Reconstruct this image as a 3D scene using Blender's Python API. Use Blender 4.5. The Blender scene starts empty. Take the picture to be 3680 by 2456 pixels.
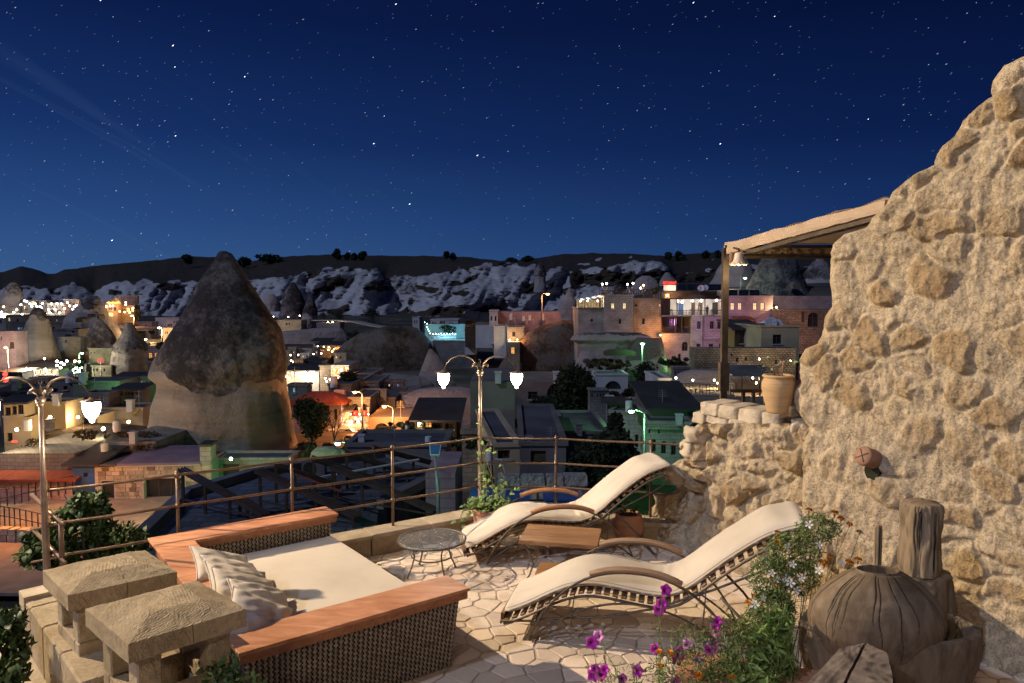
import bpy, math, random
from math import sin, cos, pi, radians, atan, atan2, sqrt, hypot
from mathutils import Vector, Matrix, noise
import numpy as np
R = random.Random(7)
scene = bpy.context.scene
COL = scene.collection
# ------------------------------------------------------------------ camera
F, CX, CY, EYE = 2624.5, 1840.0, 1228.0, 2.8
PITCH = atan(151.0 / F)
cam_d = bpy.data.cameras.new('camera'); cam = bpy.data.objects.new('camera', cam_d); COL.objects.link(cam)
cam_d.sensor_width = 36; cam_d.lens = 36 * F / 3680.0; cam_d.clip_start = .05; cam_d.clip_end = 6000
cam.location = (0, 0, EYE); cam.rotation_euler = (pi / 2 - PITCH, 0, 0); scene.camera = cam
# ------------------------------------------------------------------ sky
world = bpy.data.worlds.new('World'); scene.world = world; world.use_nodes = True
wt = world.node_tree; wt.nodes.clear()
def wn(t, **k):
    n = wt.nodes.new(t)
    for a, b in k.items(): setattr(n, a, b)
    return n
wl = wt.links.new
out = wn('ShaderNodeOutputWorld'); bg = wn('ShaderNodeBackground'); wl(bg.outputs[0], out.inputs[0])
tc = wn('ShaderNodeTexCoord'); sep = wn('ShaderNodeSeparateXYZ'); wl(tc.outputs['Generated'], sep.inputs[0])
def ramp(pts, interp='EASE'):
    r = wn('ShaderNodeValToRGB'); e = r.color_ramp; e.interpolation = interp
    while len(e.elements) < len(pts): e.elements.new(.5)
    for q, (p, c) in zip(e.elements, pts): q.position = p; q.color = (*c, 1)
    return r
rc = ramp([(0, (.001, .003, .008)), (.012, (.002, .006, .02)), (.02, (.040, .105, .255)), (.10, (.022, .069, .215)), (.20, (.0085, .032, .136)), (.34, (.0034, .0125, .070)), (.50, (.0022, .008, .044)), (1, (.0015, .006, .035))], 'LINEAR')
rr = ramp([(0, (.001, .003, .008)), (.012, (.002, .005, .018)), (.02, (.011, .042, .145)), (.10, (.0065, .026, .112)), (.20, (.0028, .011, .062)), (.34, (.0014, .0052, .033)), (.50, (.001, .004, .022)), (1, (.001, .004, .02))], 'LINEAR')
wl(sep.outputs[2], rc.inputs[0]); wl(sep.outputs[2], rr.inputs[0])
mx = wn('ShaderNodeMix', data_type='RGBA')
mp = wn('ShaderNodeMapRange'); mp.inputs[1].default_value = -.55; mp.inputs[2].default_value = .60
wl(sep.outputs[0], mp.inputs[0]); wl(mp.outputs[0], mx.inputs[0]); wl(rc.outputs[0], mx.inputs[6]); wl(rr.outputs[0], mx.inputs[7])
# thin cirrus trails on the left
mp0 = wn('ShaderNodeMapping'); mp0.inputs['Rotation'].default_value = (0, radians(-34), 0); map_ = wn('ShaderNodeMapping'); map_.inputs['Scale'].default_value = (1.5, .6, 21)
wl(tc.outputs['Generated'], mp0.inputs[0]); wl(mp0.outputs[0], map_.inputs[0])
nz = wn('ShaderNodeTexNoise'); nz.inputs['Scale'].default_value = 1.6; nz.inputs['Detail'].default_value = 6; nz.inputs['Distortion'].default_value = .6
wl(map_.outputs[0], nz.inputs[0])
cr = ramp([(.57, (0, 0, 0)), (.80, (1, 1, 1))]); wl(nz.outputs[0], cr.inputs[0])
ml = wn('ShaderNodeMapRange'); ml.inputs[1].default_value = -.12; ml.inputs[2].default_value = -.52; ml.inputs[3].default_value = 0; ml.inputs[4].default_value = .42
wl(sep.outputs[0], ml.inputs[0])
mz = wn('ShaderNodeMapRange'); mz.inputs[1].default_value = .30; mz.inputs[2].default_value = .06; wl(sep.outputs[2], mz.inputs[0])
m1 = wn('ShaderNodeMath', operation='MULTIPLY'); wl(cr.outputs[0], m1.inputs[0]); wl(ml.outputs[0], m1.inputs[1])
m2 = wn('ShaderNodeMath', operation='MULTIPLY'); wl(m1.outputs[0], m2.inputs[0]); wl(mz.outputs[0], m2.inputs[1])
mx2 = wn('ShaderNodeMix', data_type='RGBA'); mx2.inputs[7].default_value = (.085, .16, .32, 1)
wl(m2.outputs[0], mx2.inputs[0]); wl(mx.outputs[2], mx2.inputs[6]); wl(mx2.outputs[2], bg.inputs[0]); bg.inputs[1].default_value = 1.0
# ------------------------------------------------------------------ moon (the one sun lamp) and exposure
sd = bpy.data.lights.new('moon', 'SUN'); sd.energy = .95; sd.angle = radians(1.2); sd.color = (.62, .72, 1.0)
moon = bpy.data.objects.new('moon', sd); COL.objects.link(moon)
moon.rotation_euler = Vector((.62, .50, -.60)).to_track_quat('-Z', 'Y').to_euler()   # from behind left, high
# added key light for the terrace, unseen: set high on the left, outside the picture
def spot(name, loc, target, power, color, size, blend, radius):
    l = bpy.data.lights.new(name, 'SPOT'); l.energy = power; l.color = color; l.spot_size = size; l.spot_blend = blend; l.shadow_soft_size = radius
    o = bpy.data.objects.new(name, l); COL.objects.link(o); o.location = loc
    o.rotation_euler = (Vector(target) - Vector(loc)).to_track_quat('-Z', 'Y').to_euler(); return o
spot('terrace_key_light', (-15, 9.0, 10.6), (1.6, 6.0, .8), 20500, (1, .78, .51), radians(50), .3, .10)
spot('terrace_fill_light', (-2.5, -3.5, 5.6), (1.0, 6.5, .4), 560, (1, .80, .58), radians(95), .5, .35)  # unseen warm fill light added behind the camera
vs = scene.view_settings; vs.view_transform = 'Standard'; vs.look = 'None'; vs.exposure = 0; vs.gamma = 1; vs.use_curve_mapping = False
scene.cycles.use_denoising = True
scene.cycles.max_bounces = 5; scene.cycles.diffuse_bounces = 3; scene.cycles.glossy_bounces = 2; scene.cycles.transmission_bounces = 4; scene.cycles.transparent_max_bounces = 8
scene.cycles.sample_clamp_indirect = 3; scene.cycles.caustics_reflective = False; scene.cycles.caustics_refractive = False
# ------------------------------------------------------------------ helpers: rays of the photograph to points in the place
def ray(sx, sy):
    a, b = (sx - CX) / F, (CY - sy) / F
    return Vector((a, cos(PITCH) + b * sin(PITCH), -sin(PITCH) + b * cos(PITCH)))
CAMP = Vector((0, 0, EYE))
def PY(sx, sy, Y):
    d = ray(sx, sy); return CAMP + d * (Y / d.y)
def PZ(sx, sy, z):
    d = ray(sx, sy); return CAMP + d * ((z - EYE) / d.z)
def PP(sx, sy, p0, n):
    d = ray(sx, sy); return CAMP + d * ((p0 - CAMP).dot(n) / d.dot(n))
def lerp(a, b, t): return a + (b - a) * t
def interp(pts, x):
    if x <= pts[0][0]: return pts[0][1]
    for (a, b), (c, d) in zip(pts, pts[1:]):
        if x <= c: return b + (d - b) * (x - a) / (c - a)
    return pts[-1][1]
def nz3(p, s=1.0, o=0.0): return noise.noise(Vector((p[0] * s + o, p[1] * s + o * .7, p[2] * s - o)))
def fbm(p, s=1.0, n=4, o=0.0): return noise.fractal(Vector((p[0] * s + o, p[1] * s + o * .7, p[2] * s - o)), 1.0, 2.1, n)
# ------------------------------------------------------------------ objects
WL = {}
def wloc(o): return WL.get(o.name, Vector((0, 0, 0))) if o else Vector((0, 0, 0))
def tag(o, label=None, cat=None, group=None, kind=None):
    if label: o['label'] = label
    if cat: o['category'] = cat
    if group: o['group'] = group
    if kind: o['kind'] = kind
    return o
def thing(name, label, cat, loc=(0, 0, 0), group=None):
    o = bpy.data.objects.new(name, None); COL.objects.link(o); o.location = loc; o.empty_display_size = .2
    WL[o.name] = Vector(loc); return tag(o, label, cat, group)
def link(name, me, parent=None, kind=None):
    o = bpy.data.objects.new(name, me); COL.objects.link(o)
    if parent is not None:
        o.parent = parent; o.location = -wloc(parent)
    if kind: o['kind'] = kind
    return o
def newmesh(name, v, f, mat, smooth=False):
    me = bpy.data.meshes.new(name); me.from_pydata(v, [], f)
    if mat: me.materials.append(mat)
    if smooth: me.polygons.foreach_set('use_smooth', [True] * len(me.polygons))
    me.update(); return me
class MB:
    def __init__(s): s.v = []; s.f = []
    def add(s, vs, fs):
        b = len(s.v); s.v += [tuple(p) for p in vs]; s.f += [tuple(i + b for i in f) for f in fs]; return s
    def hexa(s, p):  # 8 corners: bottom 0-3 ccw, top 4-7
        return s.add(p, [(3, 2, 1, 0), (4, 5, 6, 7), (0, 1, 5, 4), (1, 2, 6, 5), (2, 3, 7, 6), (3, 0, 4, 7)])
    def box(s, c, d, rz=0, taper=1.0):
        c = Vector(c); x, y, z = d[0] / 2, d[1] / 2, d[2] / 2; ca, sa = cos(rz), sin(rz); P = []
        for zz, t in ((-z, 1), (z, taper)):
            for a, b in ((-x, -y), (x, -y), (x, y), (-x, y)):
                P.append(c + Vector(((a * ca - b * sa) * t, (a * sa + b * ca) * t, zz)))
        return s.hexa(P)
    def bar(s, a, b, w, h, up=(0, 0, 1)):
        a, b = Vector(a), Vector(b); d = (b - a).normalized(); up = Vector(up)
        sd = d.cross(up)
        if sd.length < 1e-4: sd = d.cross(Vector((1, 0, 0)))
        sd.normalize(); u = sd.cross(d).normalized(); sd *= w / 2; u *= h / 2
        return s.hexa([a - sd - u, a + sd - u, b + sd - u, b - sd - u, a - sd + u, a + sd + u, b + sd + u, b - sd + u])
    def prism(s, poly, z0, z1):
        n = len(poly); P = [Vector((p[0], p[1], z0)) for p in poly] + [Vector((p[0], p[1], z1)) for p in poly]
        return s.add(P, [tuple(range(n - 1, -1, -1)), tuple(range(n, 2 * n))] + [(i, (i + 1) % n, n + (i + 1) % n, n + i) for i in range(n)])
    def tube(s, path, r, n=8, close=False, cap=True):
        path = [Vector(p) for p in path]; m = len(path)
        rs = r if isinstance(r, (list, tuple)) else [r] * m
        P = []; prev = None
        for i, p in enumerate(path):
            if close: t = path[(i + 1) % m] - path[i - 1]
            else: t = path[min(i + 1, m - 1)] - path[max(i - 1, 0)]
            t.normalize()
            if prev is None:
                u = t.orthogonal().normalized()
            else:
                u = prev - t * prev.dot(t)
                u = u.normalized() if u.length > 1e-5 else t.orthogonal().normalized()
            prev = u; w = t.cross(u)
            for k in range(n):
                a = 2 * pi * k / n; P.append(p + (u * cos(a) + w * sin(a)) * rs[i])
        fs = []
        for i in range(m if close else m - 1):
            j = (i + 1) % m
            for k in range(n): fs.append((i * n + k, i * n + (k + 1) % n, j * n + (k + 1) % n, j * n + k))
        if cap and not close: fs += [tuple(range(n - 1, -1, -1)), tuple((m - 1) * n + k for k in range(n))]
        return s.add(P, fs)
    def lathe(s, prof, c, n=24, sx=1, sy=1, cap=True):
        c = Vector(c); P = []; m = len(prof)
        for r, z in prof:
            for k in range(n):
                a = 2 * pi * k / n; P.append(c + Vector((r * cos(a) * sx, r * sin(a) * sy, z)))
        fs = [(i * n + k, i * n + (k + 1) % n, (i + 1) * n + (k + 1) % n, (i + 1) * n + k) for i in range(m - 1) for k in range(n)]
        if cap: fs += [tuple(range(n - 1, -1, -1)), tuple((m - 1) * n + k for k in range(n))]
        return s.add(P, fs)
    def ball(s, c, r, n=8, sz=1.0):
        m = max(4, n // 2); return s.lathe([(max(1e-4, r * sin(pi * i / m)), -r * sz * cos(pi * i / m)) for i in range(m + 1)], c, n, cap=False)
    def grid(s, rows):   # rows of points
        m, n = len(rows), len(rows[0]); return s.add([p for r in rows for p in r], [(i * n + j, i * n + j + 1, (i + 1) * n + j + 1, (i + 1) * n + j) for i in range(m - 1) for j in range(n - 1)])
    def build(s, name, mat, parent=None, smooth=False, kind=None, label=None):
        o = link(name, newmesh(name, s.v, s.f, mat, smooth), parent, kind)
        if label: o['label'] = label
        if parent is not None: WL[o.name] = Vector((0, 0, 0))
        else: WL[o.name] = Vector((0, 0, 0))
        return o
def copy_tree(o, parent=None):
    c = o.copy(); COL.objects.link(c)
    if parent is not None: c.parent = parent
    for ch in list(o.children): copy_tree(ch, c)
    return c
def rawmesh(name, V, Fc, mat, parent=None, kind=None, smooth=False):
    """numpy arrays: V (n,3), Fc (m,k)"""
    me = bpy.data.meshes.new(name); V = np.asarray(V, dtype=np.float32); Fc = np.asarray(Fc, dtype=np.int32); k = Fc.shape[1]
    me.vertices.add(len(V)); me.vertices.foreach_set('co', V.ravel())
    me.loops.add(Fc.size); me.loops.foreach_set('vertex_index', Fc.ravel())
    me.polygons.add(len(Fc)); me.polygons.foreach_set('loop_start', np.arange(0, Fc.size, k, dtype=np.int32)); me.polygons.foreach_set('loop_total', np.full(len(Fc), k, dtype=np.int32))
    if mat: me.materials.append(mat)
    me.update(calc_edges=True)
    if smooth: me.polygons.foreach_set('use_smooth', [True] * len(me.polygons))
    o = link(name, me, parent, kind); WL[o.name] = Vector((0, 0, 0)); return o
def setattr_f(o, name, vals):
    a = o.data.attributes.new(name, 'FLOAT', 'POINT'); a.data.foreach_set('value', np.asarray(vals, dtype=np.float32))
# ------------------------------------------------------------------ materials
class NT:
    def __init__(s, name):
        s.m = bpy.data.materials.new(name); s.m.use_nodes = True; s.t = s.m.node_tree; s.b = s.t.nodes['Principled BSDF']; s.tc = s.n('ShaderNodeTexCoord')
    def n(s, t, **k):
        x = s.t.nodes.new(t)
        for a, b in k.items(): setattr(x, a, b)
        return x
    def l(s, a, b): s.t.links.new(a, b)
    def coord(s, stretch=(1, 1, 1), rot=(0, 0, 0), src='Object'):
        m = s.n('ShaderNodeMapping'); m.inputs['Scale'].default_value = stretch; m.inputs['Rotation'].default_value = rot
        s.l(s.tc.outputs[src], m.inputs[0]); return m.outputs[0]
    def noise(s, scale, detail=5, co=None, rough=.55, dist=0):
        x = s.n('ShaderNodeTexNoise'); x.inputs['Scale'].default_value = scale; x.inputs['Detail'].default_value = detail; x.inputs['Roughness'].default_value = rough; x.inputs['Distortion'].default_value = dist
        s.l(co or s.tc.outputs['Object'], x.inputs[0]); return x.outputs[0]
    def ramp(s, fac, pts):
        r = s.n('ShaderNodeValToRGB'); e = r.color_ramp
        while len(e.elements) < len(pts): e.elements.new(.5)
        for q, (p, c) in zip(e.elements, pts):
            q.position = p; q.color = (*c, 1) if isinstance(c, tuple) else (c, c, c, 1)
        s.l(fac, r.inputs[0]); return r.outputs[0]
    def mix(s, fac, a, b, mode='MIX'):
        x = s.n('ShaderNodeMix', data_type='RGBA', blend_type=mode)
        for v, i in ((fac, 0), (a, 6), (b, 7)):
            if isinstance(v, (int, float)): x.inputs[i].default_value = v
            elif isinstance(v, tuple): x.inputs[i].default_value = (*v, 1)
            else: s.l(v, x.inputs[i])
        return x.outputs[2]
    def math(s, op, a, b=0.0):
        x = s.n('ShaderNodeMath', operation=op)
        for v, i in ((a, 0), (b, 1)):
            if isinstance(v, (int, float)): x.inputs[i].default_value = v
            else: s.l(v, x.inputs[i])
        return x.outputs[0]
    def attr(s, name): return s.n('ShaderNodeAttribute', attribute_name=name).outputs['Fac']
    def rnd(s): return s.n('ShaderNodeObjectInfo').outputs['Random']
    def bump(s, h, strength=.5, dist=.02, prev=None):
        x = s.n('ShaderNodeBump'); x.inputs['Strength'].default_value = strength; x.inputs['Distance'].default_value = dist
        s.l(h, x.inputs['Height'])
        if prev: s.l(prev, x.inputs['Normal'])
        return x.outputs[0]
    def out(s, col=None, rough=.8, normal=None, metal=0, spec=.3):
        if isinstance(col, tuple): s.b.inputs['Base Color'].default_value = (*col, 1)
        elif col is not None: s.l(col, s.b.inputs['Base Color'])
        if isinstance(rough, (int, float)): s.b.inputs['Roughness'].default_value = rough
        else: s.l(rough, s.b.inputs['Roughness'])
        s.b.inputs['Metallic'].default_value = metal; s.b.inputs['Specular IOR Level'].default_value = spec
        if normal: s.l(normal, s.b.inputs['Normal'])
        return s.m
def mottled(name, c1, c2, scale=4, rough=.85, bscale=25, bump=.4, bdist=.01, stretch=(1, 1, 1), metal=0, spec=.3, rnd=0.0, c3=None):
    t = NT(name); co = t.coord(stretch); n = t.noise(scale, 6, co)
    pts = [(.3, c1), (.68, c2)] if c3 is None else [(.28, c1), (.5, c2), (.72, c3)]
    col = t.ramp(n, pts)
    if rnd:
        k = t.math('ADD', t.math('MULTIPLY', t.rnd(), rnd), 1 - rnd / 2)
        x = t.n('ShaderNodeCombineXYZ'); [t.l(k, x.inputs[i]) for i in range(3)]; col = t.mix(1.0, col, x.outputs[0], 'MULTIPLY')
    nb = t.bump(t.noise(bscale, 6, co, .65), bump, bdist)
    return t.out(col, rough, nb, metal, spec)
def masonry(name, c1, c2, mortar, bw=.5, bh=.25, bump=.5, dist=.03, msize=.02, dirt=.5):
    t = NT(name); s = t.n('ShaderNodeSeparateXYZ'); t.l(t.tc.outputs['Object'], s.inputs[0])
    c = t.n('ShaderNodeCombineXYZ'); t.l(t.math('ADD', s.outputs[0], t.math('MULTIPLY', s.outputs[1], .83)), c.inputs[0]); t.l(s.outputs[2], c.inputs[1])
    dn = t.n('ShaderNodeTexNoise'); dn.inputs['Scale'].default_value = .9; t.l(c.outputs[0], dn.inputs[0])
    va = t.n('ShaderNodeVectorMath', operation='ADD'); sc = t.n('ShaderNodeVectorMath', operation='SCALE'); sc.inputs['Scale'].default_value = .09
    t.l(dn.outputs['Color'], sc.inputs[0]); t.l(c.outputs[0], va.inputs[0]); t.l(sc.outputs[0], va.inputs[1])
    b = t.n('ShaderNodeTexBrick'); b.inputs['Scale'].default_value = 1; b.inputs['Brick Width'].default_value = bw; b.inputs['Row Height'].default_value = bh; b.inputs['Mortar Size'].default_value = msize; b.inputs['Mortar Smooth'].default_value = .3; b.inputs['Bias'].default_value = 0
    b.inputs['Color1'].default_value = (*c1, 1); b.inputs['Color2'].default_value = (*c2, 1); b.inputs['Mortar'].default_value = (*mortar, 1); t.l(va.outputs[0], b.inputs[0])
    n = t.noise(.55, 6, None, .65); col = t.mix(1.0, b.outputs[0], t.ramp(n, [(.3, 1 - dirt), (.65, 1.05)]), 'MULTIPLY')
    n2 = t.noise(5, 5)
    h = t.math('ADD', t.math('MULTIPLY', b.outputs['Fac'], -.8), t.math('MULTIPLY', n2, .6))
    return t.out(col, .9, t.bump(h, bump, dist))
def emit(name, col, s):
    m = bpy.data.materials.new(name); m.use_nodes = True; t = m.node_tree; t.nodes.clear()
    e = t.nodes.new('ShaderNodeEmission'); e.inputs[0].default_value = (*col, 1); e.inputs[1].default_value = s
    o = t.nodes.new('ShaderNodeOutputMaterial'); t.links.new(e.outputs[0], o.inputs[0]); m.cycles.emission_sampling = 'NONE'; return m
def litpane(name, col, s, scale=3):
    t = NT(name); n = t.noise(scale, 3); c = t.mix(t.ramp(n, [(.35, 0.0), (.65, 1.0)]), tuple(x * .45 for x in col), col)
    t.out(col, .2); t.l(c, t.b.inputs['Emission Color']); t.b.inputs['Emission Strength'].default_value = s; t.m.cycles.emission_sampling = 'NONE'; return t.m
def plight(loc, col, power, r=.12, parent=None, name='point_glow'):  # glow of lamps, and of bare town lights with no lamp built
    l = bpy.data.lights.new(name, 'POINT'); l.energy = power; l.color = col; l.shadow_soft_size = r
    o = bpy.data.objects.new(name, l); COL.objects.link(o)
    if parent is not None: o.parent = parent; o.location = Vector(loc) - wloc(parent)
    else: o.location = loc
    return o
M = {}
M['tuff'] = mottled('pale_tuff', (.30, .27, .26), (.46, .43, .41), .25, .95, 1.2, .8, .5)
M['stone_pale'] = masonry('pale_masonry', (.42, .38, .34), (.36, .33, .30), (.26, .24, .22), .55, .27)
M['stone_tan'] = masonry('tan_masonry', (.40, .33, .25), (.33, .27, .20), (.22, .18, .14), .5, .25)
M['stone_pink'] = masonry('rosy_masonry', (.42, .30, .31), (.38, .28, .30), (.28, .21, .22), .6, .28, .35)
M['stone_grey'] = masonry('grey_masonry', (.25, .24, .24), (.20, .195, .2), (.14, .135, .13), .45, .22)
M['rubble'] = masonry('rubble_masonry', (.40, .33, .25), (.26, .21, .16), (.15, .12, .09), .34, .2, .9, .06, .035, .6)
M['plaster'] = mottled('white_plaster', (.40, .40, .42), (.58, .58, .60), .5, .9, 4, .3, .05)
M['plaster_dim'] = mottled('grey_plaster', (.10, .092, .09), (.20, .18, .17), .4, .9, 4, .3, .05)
M['plaster_tan'] = mottled('ochre_plaster', (.36, .28, .18), (.50, .40, .27), .5, .9, 4, .3, .05)
M['roof_flat'] = mottled('flat_roof_screed', (.055, .055, .065), (.13, .13, .145), .35, .9, 3, .4, .05)
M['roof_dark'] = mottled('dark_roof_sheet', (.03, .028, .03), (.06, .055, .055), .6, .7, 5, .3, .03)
M['glass_dark'] = mottled('dark_window_glass', (.012, .014, .02), (.03, .035, .045), 2, .12, 5, .05, .01, spec=.6)
M['frame_dark'] = mottled('dark_window_frame', (.05, .035, .025), (.09, .065, .045), 6, .6)
M['frame_stone'] = mottled('stone_window_frame', (.34, .30, .27), (.44, .40, .36), 3, .9)
M['lit_warm'] = litpane('lit_window_warm', (1, .74, .38), 1.6)
M['lit_white'] = litpane('lit_window_white', (1, .93, .78), 1.7)
M['lit_blue'] = litpane('lit_window_blue', (.35, .6, 1), .8)
M['lit_orange'] = litpane('lit_window_orange', (1, .45, .12), 1.3)
M['bulb_warm'] = emit('warm_bulb', (1, .82, .5), 22)
M['bulb_white'] = emit('white_bulb', (1, .96, .86), 22)
M['bulb_orange'] = emit('orange_bulb', (1, .5, .16), 22)
M['bulb_green'] = emit('green_bulb', (.55, 1, .72), 20)
M['iron'] = mottled('dark_iron', (.03, .027, .024), (.07, .06, .05), 12, .5, 60, .3, .002, metal=.6)
M['steel_pole'] = mottled('galvanised_pole', (.24, .24, .24), (.34, .34, .34), 3, .5, metal=.3)
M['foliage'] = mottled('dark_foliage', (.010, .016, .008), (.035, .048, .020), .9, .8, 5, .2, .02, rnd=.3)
M['foliage_dry'] = mottled('dry_scrub', (.05, .035, .018), (.10, .075, .04), .8, .9, 5, .2, .02)
M['bark'] = mottled('bark', (.045, .035, .026), (.09, .07, .05), 5, .9, 20, .6, .02, (1, 1, .2))
def leaves(n, blobs, size, seed, flat=.5):
    """n leaf-sized quads spread through blobs [(centre, rx, ry, rz)]"""
    g = np.random.RandomState(seed); vol = np.array([b[1] * b[2] * b[3] for b in blobs]) ** .75; idx = g.choice(len(blobs), n, p=vol / vol.sum())
    c = np.array([list(b[0]) for b in blobs])[idx]; rad = np.array([b[1:4] for b in blobs])[idx]
    d = g.normal(size=(n, 3)); d /= np.linalg.norm(d, axis=1)[:, None]; rr = g.uniform(.35, 1.0, n) ** .45
    rr *= g.uniform(.85, 1.16, n)
    p = c + d * rad * rr[:, None]
    a = g.normal(size=(n, 3)); a /= np.linalg.norm(a, axis=1)[:, None]; b = np.cross(a, g.normal(size=(n, 3))); b /= np.linalg.norm(b, axis=1)[:, None]
    s = size * g.uniform(.5, 1.3, n)[:, None]; a = a * s; b = b * s * flat
    V = np.stack([p - a, p + b, p + a, p - b], 1).reshape(-1, 3); return V, np.arange(n * 4).reshape(n, 4)
def tree(name, label, x0, x1, yt, yb, D, n=1200, size=None, mat='foliage', group=None, cat='tree', seed=1, nb=9, trunk=True, deep=1.0):
    a, b = PY(x0, yt, D), PY(x1, yb, D); w, h = b.x - a.x, a.z - b.z; base = Vector(((a.x + b.x) / 2, D, b.z)); g = random.Random(seed)
    r = thing(name, label, cat, base, group)
    blobs = []
    for i in range(nb):
        hh = g.uniform(.16, .86) if trunk else g.uniform(.2, .8); k = sin(pi * min(1, max(.12, hh))) ** .6
        ang = g.uniform(0, 2 * pi); q = w * .5 * k * g.uniform(.1, .62)
        s = g.uniform(.20, .32) * w
        blobs.append((base + Vector((cos(ang) * q, sin(ang) * q * deep, hh * h)), s, s * deep, min(s * .9, h * .24)))
    blobs.append((base + Vector((0, 0, h * .6)), w * .30, w * .3 * deep, h * .34))
    V, Fc = leaves(n, blobs, size or max(w * .035, .12), seed); rawmesh('crown', V, Fc, M[mat], r)
    m = MB()
    if trunk:
        m.tube([base - Vector((0, 0, 1)), base + Vector((0, 0, h * .3)), base + Vector((w * .03, 0, h * .6))], [w * .045, w * .032, w * .012], 7)
        for bl in blobs[:5]:
            m.tube([base + Vector((0, 0, h * g.uniform(.18, .3))), (base + bl[0]) / 2 + Vector((0, 0, h * .12)), bl[0]], [w * .022, w * .015, w * .005], 5)
    else:
        for bl in blobs[:4]: m.tube([base - Vector((0, 0, .5)), bl[0]], [w * .02, w * .006], 5)
    m.build('trunk' if trunk else 'stem', M['bark'], r); return r
def wscale(D): return D / F
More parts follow.
